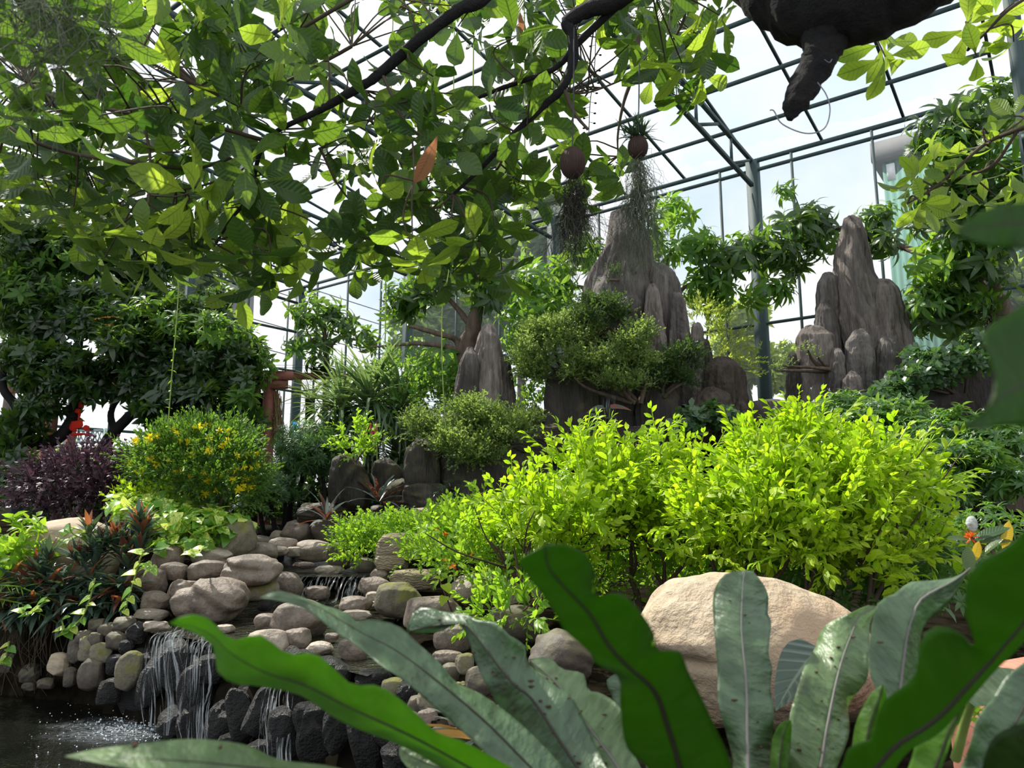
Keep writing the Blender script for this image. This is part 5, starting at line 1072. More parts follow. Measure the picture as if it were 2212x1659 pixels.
o = plant('purple_bush', gbase(190, 1115, 7.3), 'plum purple leaved bush left of the yellow flowering bush', 'shrub'); blobs_foliage(o, b_, PU, 'purple', 1.3, 300, 1011, inner=.5, up=.5, lumpy=.14); stems_to(o, 'stem', gbase(190, 1120, 7.3), [P(140, 1050, 7.3), P(190, 1040, 7.3), P(250, 1050, 7.2)], M['twig'], .03, .01, 1012)
LA = [whorl(leaf(.15, .05, 3, 'lance', .25, .7), 8, 1.5, s, spread=.25, stem=.06) for s in (111, 112, 113)]
LG = 'dark leaved trees on the left'
base = gbase(200, 990, 9.7)
tree('laurel_tree', base, 'dark glossy leaved tree with low forked trunks, right one of the pair at the left', [
    (430, 760, 9.4, 120, 75, .6), (330, 800, 9.4, 100, 80, .6), (500, 800, 9.4, 80, 60, .5), (400, 870, 9.3, 110, 55, .5), (520, 750, 9.6, 60, 60, .4), (440, 680, 9.8, 80, 55, .5), (350, 720, 9.6, 90, 60, .5), (250, 760, 9.3, 90, 70, .5), (470, 900, 9.3, 70, 40, .4), (330, 895, 9.2, 60, 36, .4), (430, 935, 9.1, 60, 36, .4), (520, 930, 9.2, 44, 44, .3)],
    LA, 'laurel', 1.15, 80, 1020, None, [([P(215, 985, 9.7), P(245, 935, 9.6), P(300, 880, 9.5), P(315, 865, 9.4), P(370, 800, 9.4)], [.085, .075, .06, .05, .02]), ([P(248, 935, 9.6), P(240, 890, 9.6), P(265, 850, 9.5)], [.05, .04, .02]), ([P(300, 880, 9.5), P(360, 850, 9.4), P(440, 800, 9.4)], [.05, .04, .02])], group=LG, bark='bark_dark', m2=('yellowbush', [(440, 720, 9.3, 100, 50, .5), (560, 800, 9.4, 36, 50, .3), (330, 680, 9.5, 60, 36, .4), (520, 880, 9.2, 60, 40, .4)], .55), up=.25, clump=(8, .45))
base = gbase(60, 960, 9.5)
tree('laurel_tree', base, 'dark leaved tree filling the left edge behind the overhanging canopy', [
    (90, 540, 10.2, 130, 90, .8), (230, 560, 10.4, 130, 90, .8), (60, 680, 9.8, 110, 90, .7), (190, 680, 9.8, 120, 80, .7), (60, 800, 9.4, 90, 60, .6), (160, 790, 9.4, 80, 60, .5), (300, 620, 10.4, 90, 80, .6), (30, 600, 9.8, 70, 100, .6), (150, 850, 9.2, 70, 40, .4), (10, 960, 9.0, 40, 70, .4), (40, 1030, 8.8, 50, 50, .4), (360, 560, 10.6, 70, 60, .5), (90, 890, 9.3, 60, 40, .4), (50, 930, 9.2, 50, 40, .4), (130, 830, 9.4, 80, 40, .4), (240, 830, 9.5, 60, 40, .4)],
    LA, 'laurel', 1.15, 78, 1050, None, [([P(60, 965, 9.5), P(40, 930, 9.5), P(35, 880, 9.4), P(5, 830, 9.4), P(15, 740, 9.6)], [.09, .075, .06, .05, .03]), ([P(62, 960, 9.5), P(120, 950, 9.4), P(160, 890, 9.4), P(165, 780, 9.6), P(190, 620, 10.0)], [.085, .08, .07, .06, .03]), ([P(62, 960, 9.5), P(70, 860, 9.5), P(75, 760, 9.6)], [.05, .045, .03]), ([P(190, 640, 10.1), P(200, 560, 10.3), P(250, 540, 10.3)], [.07, .06, .03])], group=LG, bark='bark_dark', m2=('yellowbush', [(160, 560, 10.1, 120, 60, .6), (60, 640, 9.7, 90, 60, .5), (260, 700, 9.5, 60, 40, .4)], .35), up=.25, clump=(8, .45))
o = plant('orange_shoot', P(230, 700, 9.1), 'short shoot of young orange leaves on the dark tree at the left', 'plant')
g = G(); place(g, [t for t in YB][0], [P(200, 690, 9.1), P(220, 685, 9.1), P(225, 700, 9.1)], [(1, -.2, .2), (1, -.1, .1), (.8, -.3, -.1)], [UP]*3, 1.3, [.5, .2, .8]); g.build('foliage', M['orange_leaf'], o)
# bush, clump and pothos on the left bank
b_ = [(45, 1165, 5.6, 62, 55, .35), (25, 1210, 5.5, 50, 45, .3), (80, 1200, 5.6, 30, 30, .25)]
o = plant('green_bush', gbase(40, 1240, 5.6), 'fresh green bush at the left edge beside the tan boulder', 'shrub'); blobs_foliage(o, b_, [whorl(leaf(.085, .05, 3, 'ovate', .2, .5), 7, 1.5, 121, spread=.25, stem=.08)], 'gold_low', 1., 95, 1071, inner=.5, up=.6)
OY = leaf(.21, .042, 5, 'lance', .4, .35); OY2 = leaf(.25, .042, 5, 'lance', .4, .8)
OG = 'purple backed sword leaf rosettes on the left bank'
q = rg(1080); spots = []
for u0, v0, ru, rv, n in ((250, 1160, 60, 40, 11), (180, 1215, 110, 40, 13), (110, 1275, 110, 40, 13), (220, 1265, 60, 40, 8), (40, 1300, 40, 40, 5)):
    for _ in range(n): spots.append((u0+q.uniform(-ru, ru), v0+q.uniform(-rv, rv)))
base = gbase(170, 1290, 5.6)
o = plant('sword_leaf_clump', base, 'dense clump of narrow purple backed sword leaves hanging over the pond bank', 'plant')
gs = {'oyster': G(), 'oyster_warm': G()}
for i, (u, v) in enumerate(spots):
    c = P(u, v+14, 5.45-.0016*(v-1200)); n = 18; warm = v < 1180 and u > 180 or (u < 60 and q.random() < .4) or q.random() < .06; hi, lo = (1.5, .35) if v < 1230 else (1.2, -.5); T = OY if v < 1240 else OY2
    a = np.arange(n)*2.4+q.uniform(0, 6); e = np.linspace(hi, lo, n)+q.normal(size=n)*.15; y = np.stack([np.cos(a)*np.cos(e), np.sin(a)*np.cos(e)-(.25 if v > 1240 else .05), np.sin(e)], 1); z = UP-np.stack([np.cos(a), np.sin(a), 0*a], 1)*np.sin(e)[:, None]
    k = np.arange(n) < (7 if warm else 1)
    for nm_, mm in (('oyster_warm', k), ('oyster', ~k)): place(gs[nm_], T, np.tile(c, (mm.sum(), 1)), y[mm], z[mm], q.uniform(.7, 1.1, mm.sum()), q.random(mm.sum()))
gs['oyster'].build('foliage', M['oyster'], o); tag(gs['oyster_warm'].build('young_foliage', M['oyster_warm'], o), 'orange brown upright leaves')
g = G()
for i in range(46):
    u = q.uniform(20, 250); a = P(u, 1330+q.normal()*20, 5.3); tube(g, smooth_path([a, a+np.array((q.normal()*.05, -.05, -.18)), a+np.array((q.normal()*.10, -.03, -.30-.2*q.random()))], 4), [.004, .002], 4, q.random())
g.build('root', M['twig'], o)
PT = [leaf(.12, .095, 5, 'heart', .18, .7), leaf(.10, .085, 5, 'heart', .25, .4)]
o = plant('pothos', gbase(400, 1160, 6.4), 'variegated pothos mass tumbling over the boulders, trailing vines in front', 'plant')
g = G()
for b in [(420, 1130, 6.4, 110, 34, .4), (340, 1110, 6.5, 80, 40, .4), (470, 1150, 6.3, 60, 28, .3), (400, 1170, 6.15, 70, 28, .3), (300, 1090, 6.6, 60, 26, .3), (505, 1135, 6.5, 40, 22, .25)]:
    c, r = blob(*b); p, nrm = shell(c, r, int(330*(r[0]*r[2]+r[0]*r[1])*PI), 1100+int(b[0]), .75, -.3); n = len(p)
    y = np.stack([q.normal(size=n), q.normal(size=n)-.6, q.normal(size=n)*.5-.3], 1); w = q.random(n) < .5
    for T, mm in ((PT[0], w), (PT[1], ~w)): place(g, T, p[mm], y[mm], nrm[mm]+UP*.8+q.normal(size=(mm.sum(), 3))*.3, q.uniform(.7, 1.25, mm.sum()), q.random(mm.sum()))
g.build('foliage', M['pothos'], o)
for vine in ([(310, 1190), (300, 1215), (292, 1245), (278, 1290), (268, 1318)], [(205, 1250), (195, 1290), (180, 1330), (160, 1352), (143, 1365), (133, 1340)], [(100, 1290), (85, 1312), (60, 1328), (48, 1315)], [(150, 1130), (155, 1150), (175, 1160), (200, 1150)], [(20, 1385), (12, 1420), (0, 1432)], [(440, 1180), (425, 1200), (405, 1190)], [(330, 1230), (315, 1215)]):
    pts = [P(a, b, 5.05 if b > 1180 else 5.5) for a, b in vine]; sp = smooth_path(pts, 5); g = G(); tube(g, sp, [.006, .005], 5)
    vn = g.build('vine', M['stem'], o); n = len(vine)*2; idx = np.linspace(1, len(sp)-1, n).astype(int); g = G()
    for j, k in enumerate(idx): place(g, PT[j % 2], [sp[k]], [np.array((1 if j % 2 else -1, -.35, q.normal()*.5))], [UP+np.array((0, -.5, 0))], .75*q.uniform(.7, 1.1), q.random())
    lf = g.build('vine_leaf', M['pothos'], vn)
o = plant('small_shrub', gbase(320, 1110, 6.7), 'small bright yellow green shrub behind the pothos', 'shrub'); blobs_foliage(o, [(320, 1075, 6.7, 48, 24, .25), (350, 1090, 6.6, 30, 20, .2), (285, 1090, 6.7, 30, 20, .2)], LOW, 'gold', 1.1, 150, 1131, inner=.5, up=.9)
o = plant('palm_seedling', P(0, 1280, 5.2), 'arching comb leaved palm seedling at the left edge', 'plant'); g = G(); place(g, spray(leaf(.12, .012, 2, 'lance', .1, .3), 30, .42, 141, 1., 1.1, True, droop=.5), [P(-30, 1262, 5.2), P(-20, 1290, 5.2)], [(1, -.1, .15), (1, -.2, .05)], [UP-np.array((0, .6, 0))]*2, 1., [.9, .8]); g.build('foliage', M['gold_low'], o)
# shaded understory between the left trees and the stream
for i, (blobs, lab, m) in enumerate((([(60, 1060, 8.6, 90, 50, .4), (150, 1090, 8.4, 90, 40, .4)], 'dark understory shrub below the leftmost trunks', 'laurel'), ([(330, 1070, 8.6, 90, 55, .4), (440, 1060, 8.8, 80, 60, .4)], 'dark understory shrub behind the yellow flowering bush', 'laurel'), ([(560, 1085, 9.6, 50, 40, .4), (620, 1100, 9.6, 40, 26, .3), (690, 1065, 9.4, 50, 50, .3), (650, 1080, 9.4, 50, 34, .3), (850, 1055, 9.3, 90, 50, .3), (760, 1080, 9.3, 60, 40, .3)], 'dark understory shrub behind the lower clipped shrub', 'laurel'), ([(1960, 1190, 4.6, 170, 80, .4), (1960, 1285, 4.2, 150, 40, .3), (1800, 1240, 4.4, 150, 50, .3), (2120, 1180, 4.8, 110, 90, .4)], 'shaded dark undergrowth below the right half of the hedge', 'mound'))):
    c, r = blob(*blobs[0]); o = plant('understory_shrub', (c[0], c[1], gz1(c[0], c[1])), lab, 'shrub', 'shaded understory'); blobs_foliage(o, blobs, LA if m == 'laurel' else MO, m, .8 if m == 'laurel' else .9, 100 if m == 'laurel' else 170, 1200+i*9, inner=.4, up=.4, low=-.8)
# ------------------------------------------------------------------ pergola at the left
pg = tag(empty('pergola', gbase(590, 1130, 11.0)), 'red brown timber pergola with green roof sheets behind the left trees', 'pergola')
def post3(u0, v0, u1, v1, d, w): g = G(); a = P(u0, v0, d); b = P(u1, v1, d); a[2] = gz1(a[0], a[1])-.02; bar(g, a, b, w); g.build('post', M['redwood'], pg, smooth=False)
post3(570, 1130, 583, 822, 11.0, .13); post3(98, 1010, 112, 860, 11.4, .17); post3(150, 1000, 160, 850, 13.6, .13); post3(545, 1080, 552, 830, 13.2, .12)
def beam(name, a, b, w, h, m='redwood'): g = G(); bar(g, a, b, w, h); g.build(name, M[m], pg, smooth=False)
beam('beam', P(20, 838, 11.4), P(620, 828, 10.95), .09, .16); beam('beam', P(30, 815, 13.6), P(618, 815, 13.2), .09, .16)
beam('beam', P(-40, 790, 11.5), P(632, 812, 10.9), .07, .13)
for i in range(9):
    a = P(40+70*i, 803+1.5*i, 11.35-.05*i); b = a+np.array((.9, 2.4, .42)); beam('rafter', a-np.array((.22, .5, .07)), b, .06, .10)
g = G(); a = P(-20, 800, 11.4); b = P(628, 806, 10.95); e = np.array((.9, 2.4, .42)); n = 40
for k in range(n):
    q0 = a+(b-a)*k/n; q1 = a+(b-a)*(k+1)/n; z = np.array((0, 0, .03*(k % 2)+.06))
    g.add([q0+z-e*.12, q1+z-e*.12, q1+z+e, q0+z+e], [(0, 1, 2, 3)])
    g.add([q0+z*1.4-e*.12, q1+z*1.4-e*.12, q1+z*1.4+e, q0+z*1.4+e], [(3, 2, 1, 0)])
g.build('roof_sheet', M['tile'], pg, smooth=False)
o = tag(empty('straw_thatch', P(600, 845, 11.05)), 'bundle of dry straw hanging beside the right pergola post', 'straw'); g = G(); q = rg(1200)
for i in range(150):
    a = P(597+q.normal()*4, 848+q.uniform(-6, 40), 11.05+q.normal()*.04); l = q.uniform(.35, .62); tube(g, [a, a+np.array((q.normal()*.02+.02, q.normal()*.02, -l*.5)), a+np.array((q.normal()*.035+.04, q.normal()*.04, -l))], [.006, .004], 4, q.random(), cap=False)
g.build('straw', M['straw'], o)
for i, (u, v, w, h, lab) in enumerate(((540, 905, 20, 24, 'dark wicker basket hanging in the shade by the pergola post'), (545, 960, 26, 34, 'larger dark wicker basket below the hanging one'))):
    c = P(u, v, 11.2); s = px(v, 11.2); o = tag(empty('wicker_basket', c), lab, 'basket', 'baskets under the pergola'); g = G(); k = 16
    z = np.linspace(-h*s, h*s, 5); rr = w*s*np.array((.7, .85, .95, 1., 1.02)); tube(g, [c+UP*q_ for q_ in z], rr, k); g.build('body', M['basket'], o)
    g = G(); [tube(g, [c+np.array((math.cos(a)*w*s, math.sin(a)*w*s, h*s)), P(u, 822, 11.2)], [.006], 4) for a in (0, 2.1, 4.2)]; g.build('hanger', M['cord'], o)
o = tag(empty('red_ornament', P(168, 900, 9.3)), 'bright red paper ornament hanging between the dark left trees', 'ornament')
g = G()
for (u, v, w, h) in ((170, 862, 8, 8), (176, 872, 6, 10), (168, 888, 7, 5), (172, 892, 4, 8), (165, 918, 14, 10), (158, 924, 9, 8), (186, 925, 8, 6), (168, 938, 18, 3), (190, 938, 6, 5), (170, 905, 2, 14)):
    c, r = blob(u, v, 9.3, w, h, .012); lump(g, c, r, int(u+v), .25, .05, 5, .5)
g.build('cut_out', M['red_cloth'], o); g = G(); tube(g, [P(171, 790, 9.32), P(170, 950, 9.32)], [.006], 4); g.build('cord', M['cord'], o)
o = tag(empty('railing', P(190, 935, 16.0)), 'pale teal lattice railing far beyond the left trees', 'railing'); g = G()
for v in (930, 955): bar(g, P(140, v, 16), P(230, v, 16), .05)
for i in range(9): bar(g, P(140+10*i, 930, 16), P(150+10*i, 955, 16), .02); bar(g, P(150+10*i, 930, 16), P(140+10*i, 955, 16), .02)
for u in (142, 228): a = P(u, 925, 16); bar(g, a, np.array((a[0], a[1], .9)), .06)
g.build('lattice', M['pale_metal'], o, smooth=False)
o = tag(empty('tarpaulin', P(640, 960, 15.0)), 'bright blue plastic sheet behind the clipped shrub', 'tarpaulin'); g = G()
n = 10; X_, Y_ = np.meshgrid(np.linspace(0, 1, n), np.linspace(0, 1, n)); pa = P(632, 912, 15.); pb = P(668, 965, 15.)
V = np.stack([pa[0]+(X_*(.25+.75*Y_))*(pb[0]-pa[0]), 15+.12*np.sin(X_*9)+.3*Y_, pa[2]+(pb[2]-.5-pa[2])*Y_], -1).reshape(-1, 3); g.add(V, [(j*n+i, j*n+i+1, (j+1)*n+i+1, (j+1)*n+i) for j in range(n-1) for i in range(n-1)]); g.build('sheet', M['blue_tarp'], o)

# ------------------------------------------------------------------ bird's nest fern in front
def resample(pts, n):
    p = smooth_path(np.array([(a, b, 0) for a, b in pts], float), 8)[:, :2]; s = np.concatenate([[0], np.cumsum(np.linalg.norm(np.diff(p, axis=0), axis=1))]); t = np.linspace(0, s[-1], n)
    return np.stack([np.interp(t, s, p[:, i]) for i in (0, 1)], 1)
def frond(parent, left, mid, right, d0, d1, m, seed, dl=0., dr=0., wave=.012, rib='midrib', ribw=.005, n=46, bow=0., name='frond', label=None, crumbs=0, veer=0.):
    """strap frond; outlines run from base (distance d0) to tip (d1); dl, dr push the edges away from / towards the viewer"""
    L, Mi, R = resample(left, n), resample(mid, n), resample(right, n); q = rg(seed); t = np.linspace(0, 1, n); dm = d0+(d1-d0)*t+bow*np.sin(PI*t); k = 7; V = []; UV = []; us = np.linspace(-1, 1, 2*k+1)
    ph = q.uniform(0, 6.28, 4); taper = np.sin(PI*np.clip(t*.98+.02, 0, 1))**.5
    for i in range(n):
        for u in us:
            e = L[i] if u < 0 else R[i]; pt = Mi[i]+(e-Mi[i])*abs(u); side = dl if u < 0 else dr
            w = wave*taper[i]*abs(u)**1.6*(math.sin(13*t[i]+ph[0 if u < 0 else 1])+.6*math.sin(27*t[i]+ph[2 if u < 0 else 3]))
            V.append(P(pt[0], pt[1], dm[i]+side*abs(u)*taper[i]+w+.10*wave*abs(u)*math.sin(64*t[i]+ph[0]+3*u))); UV.append((u, t[i]))
    k2 = len(us); g = G(); F = [(i*k2+j, i*k2+j+1, (i+1)*k2+j+1, (i+1)*k2+j) for i in range(n-1) for j in range(k2-1)]
    V = np.array(V); g.add(V, F, q.random(), UV); f = g.build(name, M[m], parent)
    if label: f['label'] = label
    md = f.modifiers.new('thickness', 'SOLIDIFY'); md.thickness = .0007; md.offset = 0
    C = V.reshape(n, k2, 3)[:, k]; g = G(); tube(g, C, [ribw, ribw*.8, ribw*.2], 6); g.build('midrib', M[rib], f)
    if crumbs:
        g = G(); G_ = V.reshape(n, k2, 3); V0, F0 = cubesphere(2)
        for _ in range(crumbs):
            i = int(q.uniform(.12, .9)*n); j = int(np.clip(k+q.normal()*3, 1, k2-2)); c = G_[i, j]*q.random()+G_[i, j+1]*0
            a, b = G_[i, j], G_[min(i+1, n-1), min(j+1, k2-1)]; c = a+(b-a)*q.random(); to = np.array((0, 0, EYE))-c; to /= np.linalg.norm(to); nv = np.cross(G_[i, j+1]-a, G_[min(i+1, n-1), j]-a); nv /= np.linalg.norm(nv)+1e-9; nv = nv if nv[2] > 0 else -nv
            c = c+nv*.002
            g.add(V0*q.uniform(.0008, .0026)*np.array((q.uniform(.5, 2.4), q.uniform(.5, 2.), .7))+c, F0, q.random())
        g.build('dry_crumbs', M['debris'], f); bpy.data.objects[g_last()].__setitem__('kind', 'stuff')
    return f
def g_last(): return COL.objects[-1].name
FB = P(1500, 1930, .92)
fern = plant('birds_nest_fern', (FB[0], FB[1], gz1(FB[0], FB[1])), 'large fern with broad wavy strap fronds in the foreground', 'fern')
g = G(); z0 = gz1(FB[0], FB[1]); lump(g, (FB[0], FB[1]+.02, (z0+FB[2])/2), (.17, .15, (FB[2]-z0)/2+.06), 1301, .12, .04, 12, .3); g.build('root_ball', M['bark_dark'], fern)
base = lambda u: [(u, 1930)]
# long backlit frond at the left
frond(fern, [(1420, 1930), (1180, 1790), (960, 1662), (870, 1612), (740, 1560), (650, 1502), (560, 1482), (505, 1476), (470, 1450), (462, 1398), (425, 1368), (365, 1345)],
      [(1420, 1922), (1190, 1760), (1010, 1655), (890, 1590), (760, 1530), (660, 1480), (580, 1455), (520, 1425), (480, 1395), (460, 1374), (425, 1355), (365, 1345)],
      [(1430, 1910), (1210, 1722), (1090, 1650), (1000, 1602), (940, 1580), (885, 1528), (820, 1482), (762, 1480), (725, 1448), (680, 1412), (620, 1412), (562, 1372), (500, 1384), (478, 1362), (440, 1331), (400, 1330), (365, 1345)], .92, .66, 'fern_bright', 1, .05, -.03, .006, ribw=.0022, label='long backlit frond crossing the waterfall')
frond(fern, [(1440, 1930), (1260, 1800), (1120, 1690), (1010, 1590), (930, 1520), (870, 1468), (825, 1440), (775, 1398), (720, 1362), (665, 1318), (610, 1300), (560, 1292)],
      [(1440, 1920), (1280, 1790), (1160, 1672), (1060, 1570), (980, 1500), (920, 1452), (850, 1402), (790, 1372), (735, 1340), (680, 1308), (620, 1292), (560, 1291)],
      [(1450, 1905), (1310, 1770), (1200, 1640), (1120, 1560), (1040, 1500), (985, 1475), (950, 1432), (905, 1392), (860, 1352), (800, 1338), (770, 1342), (745, 1322), (700, 1308), (640, 1286), (600, 1276), (560, 1291)], .95, 1.02, 'fern_front', 2, -.03, .05, 0.017, ribw=.0022, label='second long frond behind the backlit one')
frond(fern, [(1460, 1930), (1300, 1790), (1205, 1690), (1177, 1631), (1094, 1546), (1052, 1482), (1024, 1421), (1012, 1380), (990, 1345), (960, 1362), (925, 1368), (880, 1366)],
      [(1460, 1920), (1330, 1780), (1246, 1656), (1204, 1593), (1149, 1510), (1110, 1479), (1071, 1432), (1033, 1382), (1005, 1350), (975, 1348), (930, 1352), (879, 1364)],
      [(1470, 1905), (1370, 1760), (1305, 1650), (1262, 1554), (1230, 1500), (1199, 1482), (1140, 1432), (1135, 1395), (1100, 1372), (1070, 1345), (1030, 1340), (1000, 1325), (960, 1322), (920, 1312), (895, 1320), (878, 1362)], .95, 1.18, 'fern_front', 3, .03, .03, 0.020, ribw=.0028, label='grey green frond spotted with dry crumbs', crumbs=46)
frond(fern, [(1465, 1930), (1345, 1760), (1262, 1640), (1240, 1560), (1200, 1500), (1165, 1460), (1143, 1425)],
      [(1465, 1920), (1380, 1740), (1334, 1657), (1301, 1610), (1268, 1565), (1232, 1513), (1190, 1463), (1143, 1425)],
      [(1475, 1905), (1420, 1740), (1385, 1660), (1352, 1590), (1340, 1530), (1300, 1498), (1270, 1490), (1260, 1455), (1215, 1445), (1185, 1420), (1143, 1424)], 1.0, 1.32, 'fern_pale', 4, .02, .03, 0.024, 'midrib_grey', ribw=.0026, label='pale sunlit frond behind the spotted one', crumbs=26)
frond(fern, [(1470, 1930), (1440, 1760), (1400, 1660), (1354, 1615), (1340, 1518), (1337, 1463), (1287, 1435), (1273, 1407), (1218, 1360), (1204, 1333), (1177, 1291), (1127, 1228), (1122, 1208), (1175, 1180)],
      [(1490, 1930), (1478, 1760), (1467, 1656), (1439, 1560), (1412, 1490), (1356, 1438), (1315, 1394), (1273, 1324), (1218, 1266), (1185, 1225), (1176, 1180)],
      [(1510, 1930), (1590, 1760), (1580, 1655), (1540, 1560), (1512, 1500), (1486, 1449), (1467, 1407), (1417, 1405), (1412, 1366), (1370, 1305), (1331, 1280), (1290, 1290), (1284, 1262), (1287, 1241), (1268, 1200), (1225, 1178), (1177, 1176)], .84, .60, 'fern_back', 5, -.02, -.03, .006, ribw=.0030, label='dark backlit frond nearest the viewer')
frond(fern, [(1500, 1930), (1575, 1740), (1583, 1659), (1580, 1624), (1564, 1566), (1551, 1508), (1549, 1431), (1543, 1362), (1541, 1285), (1564, 1242), (1599, 1233)],
      [(1510, 1930), (1612, 1740), (1616, 1659), (1614, 1585), (1613, 1508), (1610, 1450), (1602, 1366), (1603, 1296), (1607, 1239), (1610, 1232)],
      [(1520, 1930), (1660, 1740), (1670, 1659), (1668, 1604), (1672, 1535), (1664, 1489), (1668, 1439), (1660, 1412), (1666, 1346), (1658, 1327), (1660, 1292), (1649, 1262), (1626, 1234)], .96, 1.30, 'fern_front', 6, .03, .03, 0.027, 'midrib_grey', ribw=.0030, label='upright frond in front of the cream boulder', crumbs=10)
frond(fern, [(1530, 1930), (1680, 1740), (1695, 1659), (1703, 1585), (1707, 1539), (1726, 1477), (1741, 1431), (1761, 1400), (1772, 1366), (1795, 1343), (1849, 1319), (1872, 1308), (1893, 1309)],
      [(1540, 1930), (1745, 1740), (1772, 1659), (1784, 1585), (1795, 1527), (1807, 1470), (1822, 1416), (1841, 1366), (1857, 1331), (1893, 1310)],
      [(1550, 1930), (1770, 1740), (1807, 1659), (1834, 1585), (1834, 1520), (1872, 1470), (1876, 1416), (1880, 1350), (1893, 1312)], .98, 1.28, 'fern_pale', 7, .03, .02, 0.027, 'midrib_grey', ribw=.0028, label='pale dappled frond leaning right', crumbs=34)
frond(fern, [(1560, 1930), (1800, 1760), (1880, 1620), (1899, 1527), (1892, 1489), (1878, 1450), (1876, 1416), (1884, 1346), (1899, 1300), (1942, 1277), (1961, 1258), (2015, 1254), (2065, 1246), (2096, 1226)],
      [(1565, 1930), (1830, 1760), (1925, 1600), (1940, 1520), (1946, 1477), (1953, 1416), (1961, 1366), (1972, 1331), (1992, 1292), (2061, 1254), (2096, 1227)],
      [(1575, 1930), (1850, 1760), (1960, 1600), (1975, 1500), (1982, 1460), (1984, 1431), (1988, 1380), (2000, 1345), (2038, 1310), (2065, 1281), (2084, 1246), (2096, 1229)], .92, 1.12, 'fern_front', 8, .02, .05, 0.017, 'midrib_grey', ribw=.0036, label='grey green frond with a curled tip at the right', crumbs=5)
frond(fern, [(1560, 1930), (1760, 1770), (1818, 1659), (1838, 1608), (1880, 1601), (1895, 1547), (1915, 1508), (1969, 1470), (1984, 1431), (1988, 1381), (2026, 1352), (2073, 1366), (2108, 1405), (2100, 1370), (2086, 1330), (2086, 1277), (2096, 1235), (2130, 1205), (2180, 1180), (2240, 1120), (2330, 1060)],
      [(1575, 1930), (1800, 1770), (1895, 1655), (1938, 1608), (1992, 1574), (2038, 1539), (2084, 1489), (2130, 1439), (2169, 1393), (2212, 1343), (2270, 1250), (2330, 1060)],
      [(1590, 1930), (1850, 1790), (1930, 1665), (1965, 1620), (2020, 1590), (2060, 1552), (2105, 1500), (2150, 1448), (2190, 1410), (2240, 1350), (2300, 1240), (2332, 1062)], .80, .56, 'fern_back', 9, -.02, .06, .005, ribw=.0030, label='big dark backlit frond at the right edge')
frond(fern, [(1560, 1940), (1900, 1770), (1962, 1659), (1984, 1590), (2030, 1540), (2085, 1490)], [(1575, 1940), (1960, 1780), (2020, 1659), (2050, 1580), (2075, 1530), (2092, 1480)], [(1590, 1940), (1980, 1790), (2034, 1659), (2062, 1580), (2085, 1530), (2096, 1478)], .86, .80, 'fern_bright', 10, .03, .0, .006, ribw=.0022, label='narrow bright frond under the big dark one')
frond(fern, [(1590, 1960), (2000, 1800), (2060, 1690), (2095, 1610), (2110, 1555), (2150, 1500), (2180, 1455), (2260, 1400)], [(1600, 1960), (2050, 1820), (2110, 1720), (2160, 1640), (2190, 1570), (2225, 1500), (2262, 1400)], [(1610, 1960), (2100, 1830), (2180, 1740), (2240, 1660), (2280, 1580), (2290, 1500), (2264, 1402)], .82, .9, 'fern_front', 11, .02, .03, 0.017, ribw=.0026, label='grey green frond in the lower right corner')
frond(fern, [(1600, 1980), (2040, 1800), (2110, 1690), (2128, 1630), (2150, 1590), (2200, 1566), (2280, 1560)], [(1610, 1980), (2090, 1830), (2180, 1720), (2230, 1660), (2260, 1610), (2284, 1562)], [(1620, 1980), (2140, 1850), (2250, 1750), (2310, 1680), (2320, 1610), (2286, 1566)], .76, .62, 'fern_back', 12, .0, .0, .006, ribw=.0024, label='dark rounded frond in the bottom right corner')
frond(fern, [(1400, 1990), (1000, 1800), (700, 1715), (500, 1690), (330, 1668), (210, 1648), (140, 1635)], [(1400, 1980), (1000, 1770), (710, 1682), (520, 1656), (360, 1642), (220, 1636), (140, 1634)], [(1410, 1970), (1010, 1740), (740, 1662), (690, 1652), (600, 1640), (540, 1612), (470, 1600), (400, 1597), (320, 1604), (220, 1616), (140, 1633)], .86, .72, 'fern_pale', 13, -.02, .05, 0.010, ribw=.0020, label='low frond across the bottom left edge', crumbs=5)
frond(fern, [(1440, 1960), (1120, 1790), (985, 1700), (900, 1672), (866, 1640), (862, 1615)], [(1440, 1950), (1130, 1760), (1010, 1680), (930, 1652), (885, 1632), (862, 1614)], [(1450, 1940), (1150, 1730), (1040, 1660), (960, 1640), (915, 1620), (880, 1610), (863, 1613)], .98, 1.05, 'fern_pale', 14, .0, .02, 0.010, ribw=.002, label='short pale frond peeping under the long one')
frond(fern, [(1480, 1950), (1420, 1760), (1390, 1640), (1350, 1560), (1320, 1500), (1310, 1470), (1330, 1455)], [(1485, 1950), (1450, 1760), (1425, 1640), (1395, 1560), (1365, 1500), (1340, 1465), (1332, 1454)], [(1490, 1950), (1480, 1760), (1460, 1640), (1440, 1570), (1410, 1510), (1385, 1462), (1352, 1452), (1334, 1453)], 1.05, 1.36, 'fern_front', 15, .02, .02, 0.020, 'midrib_grey', ribw=.002, label='small frond behind the dark backlit one')
frond(fern, [(1550, 1940), (1800, 1740), (1835, 1640), (1850, 1560), (1880, 1500), (1905, 1480)], [(1555, 1940), (1825, 1740), (1862, 1640), (1880, 1560), (1898, 1510), (1907, 1479)], [(1560, 1940), (1850, 1740), (1888, 1640), (1905, 1570), (1915, 1510), (1910, 1479)], .94, 1.0, 'fern_bright', 16, .02, .02, .012, ribw=.002, label='green edge frond between the two right fronds')
frond(fern, [(1520, 1950), (1650, 1740), (1664, 1640), (1670, 1590), (1690, 1560), (1706, 1556)], [(1525, 1950), (1665, 1740), (1684, 1640), (1690, 1600), (1700, 1570), (1707, 1556)], [(1530, 1950), (1680, 1740), (1704, 1640), (1708, 1600), (1710, 1570), (1708, 1556)], 1.0, 1.1, 'fern_bright', 17, .02, .02, .012, ribw=.002, label='short bright frond between the two upright fronds')
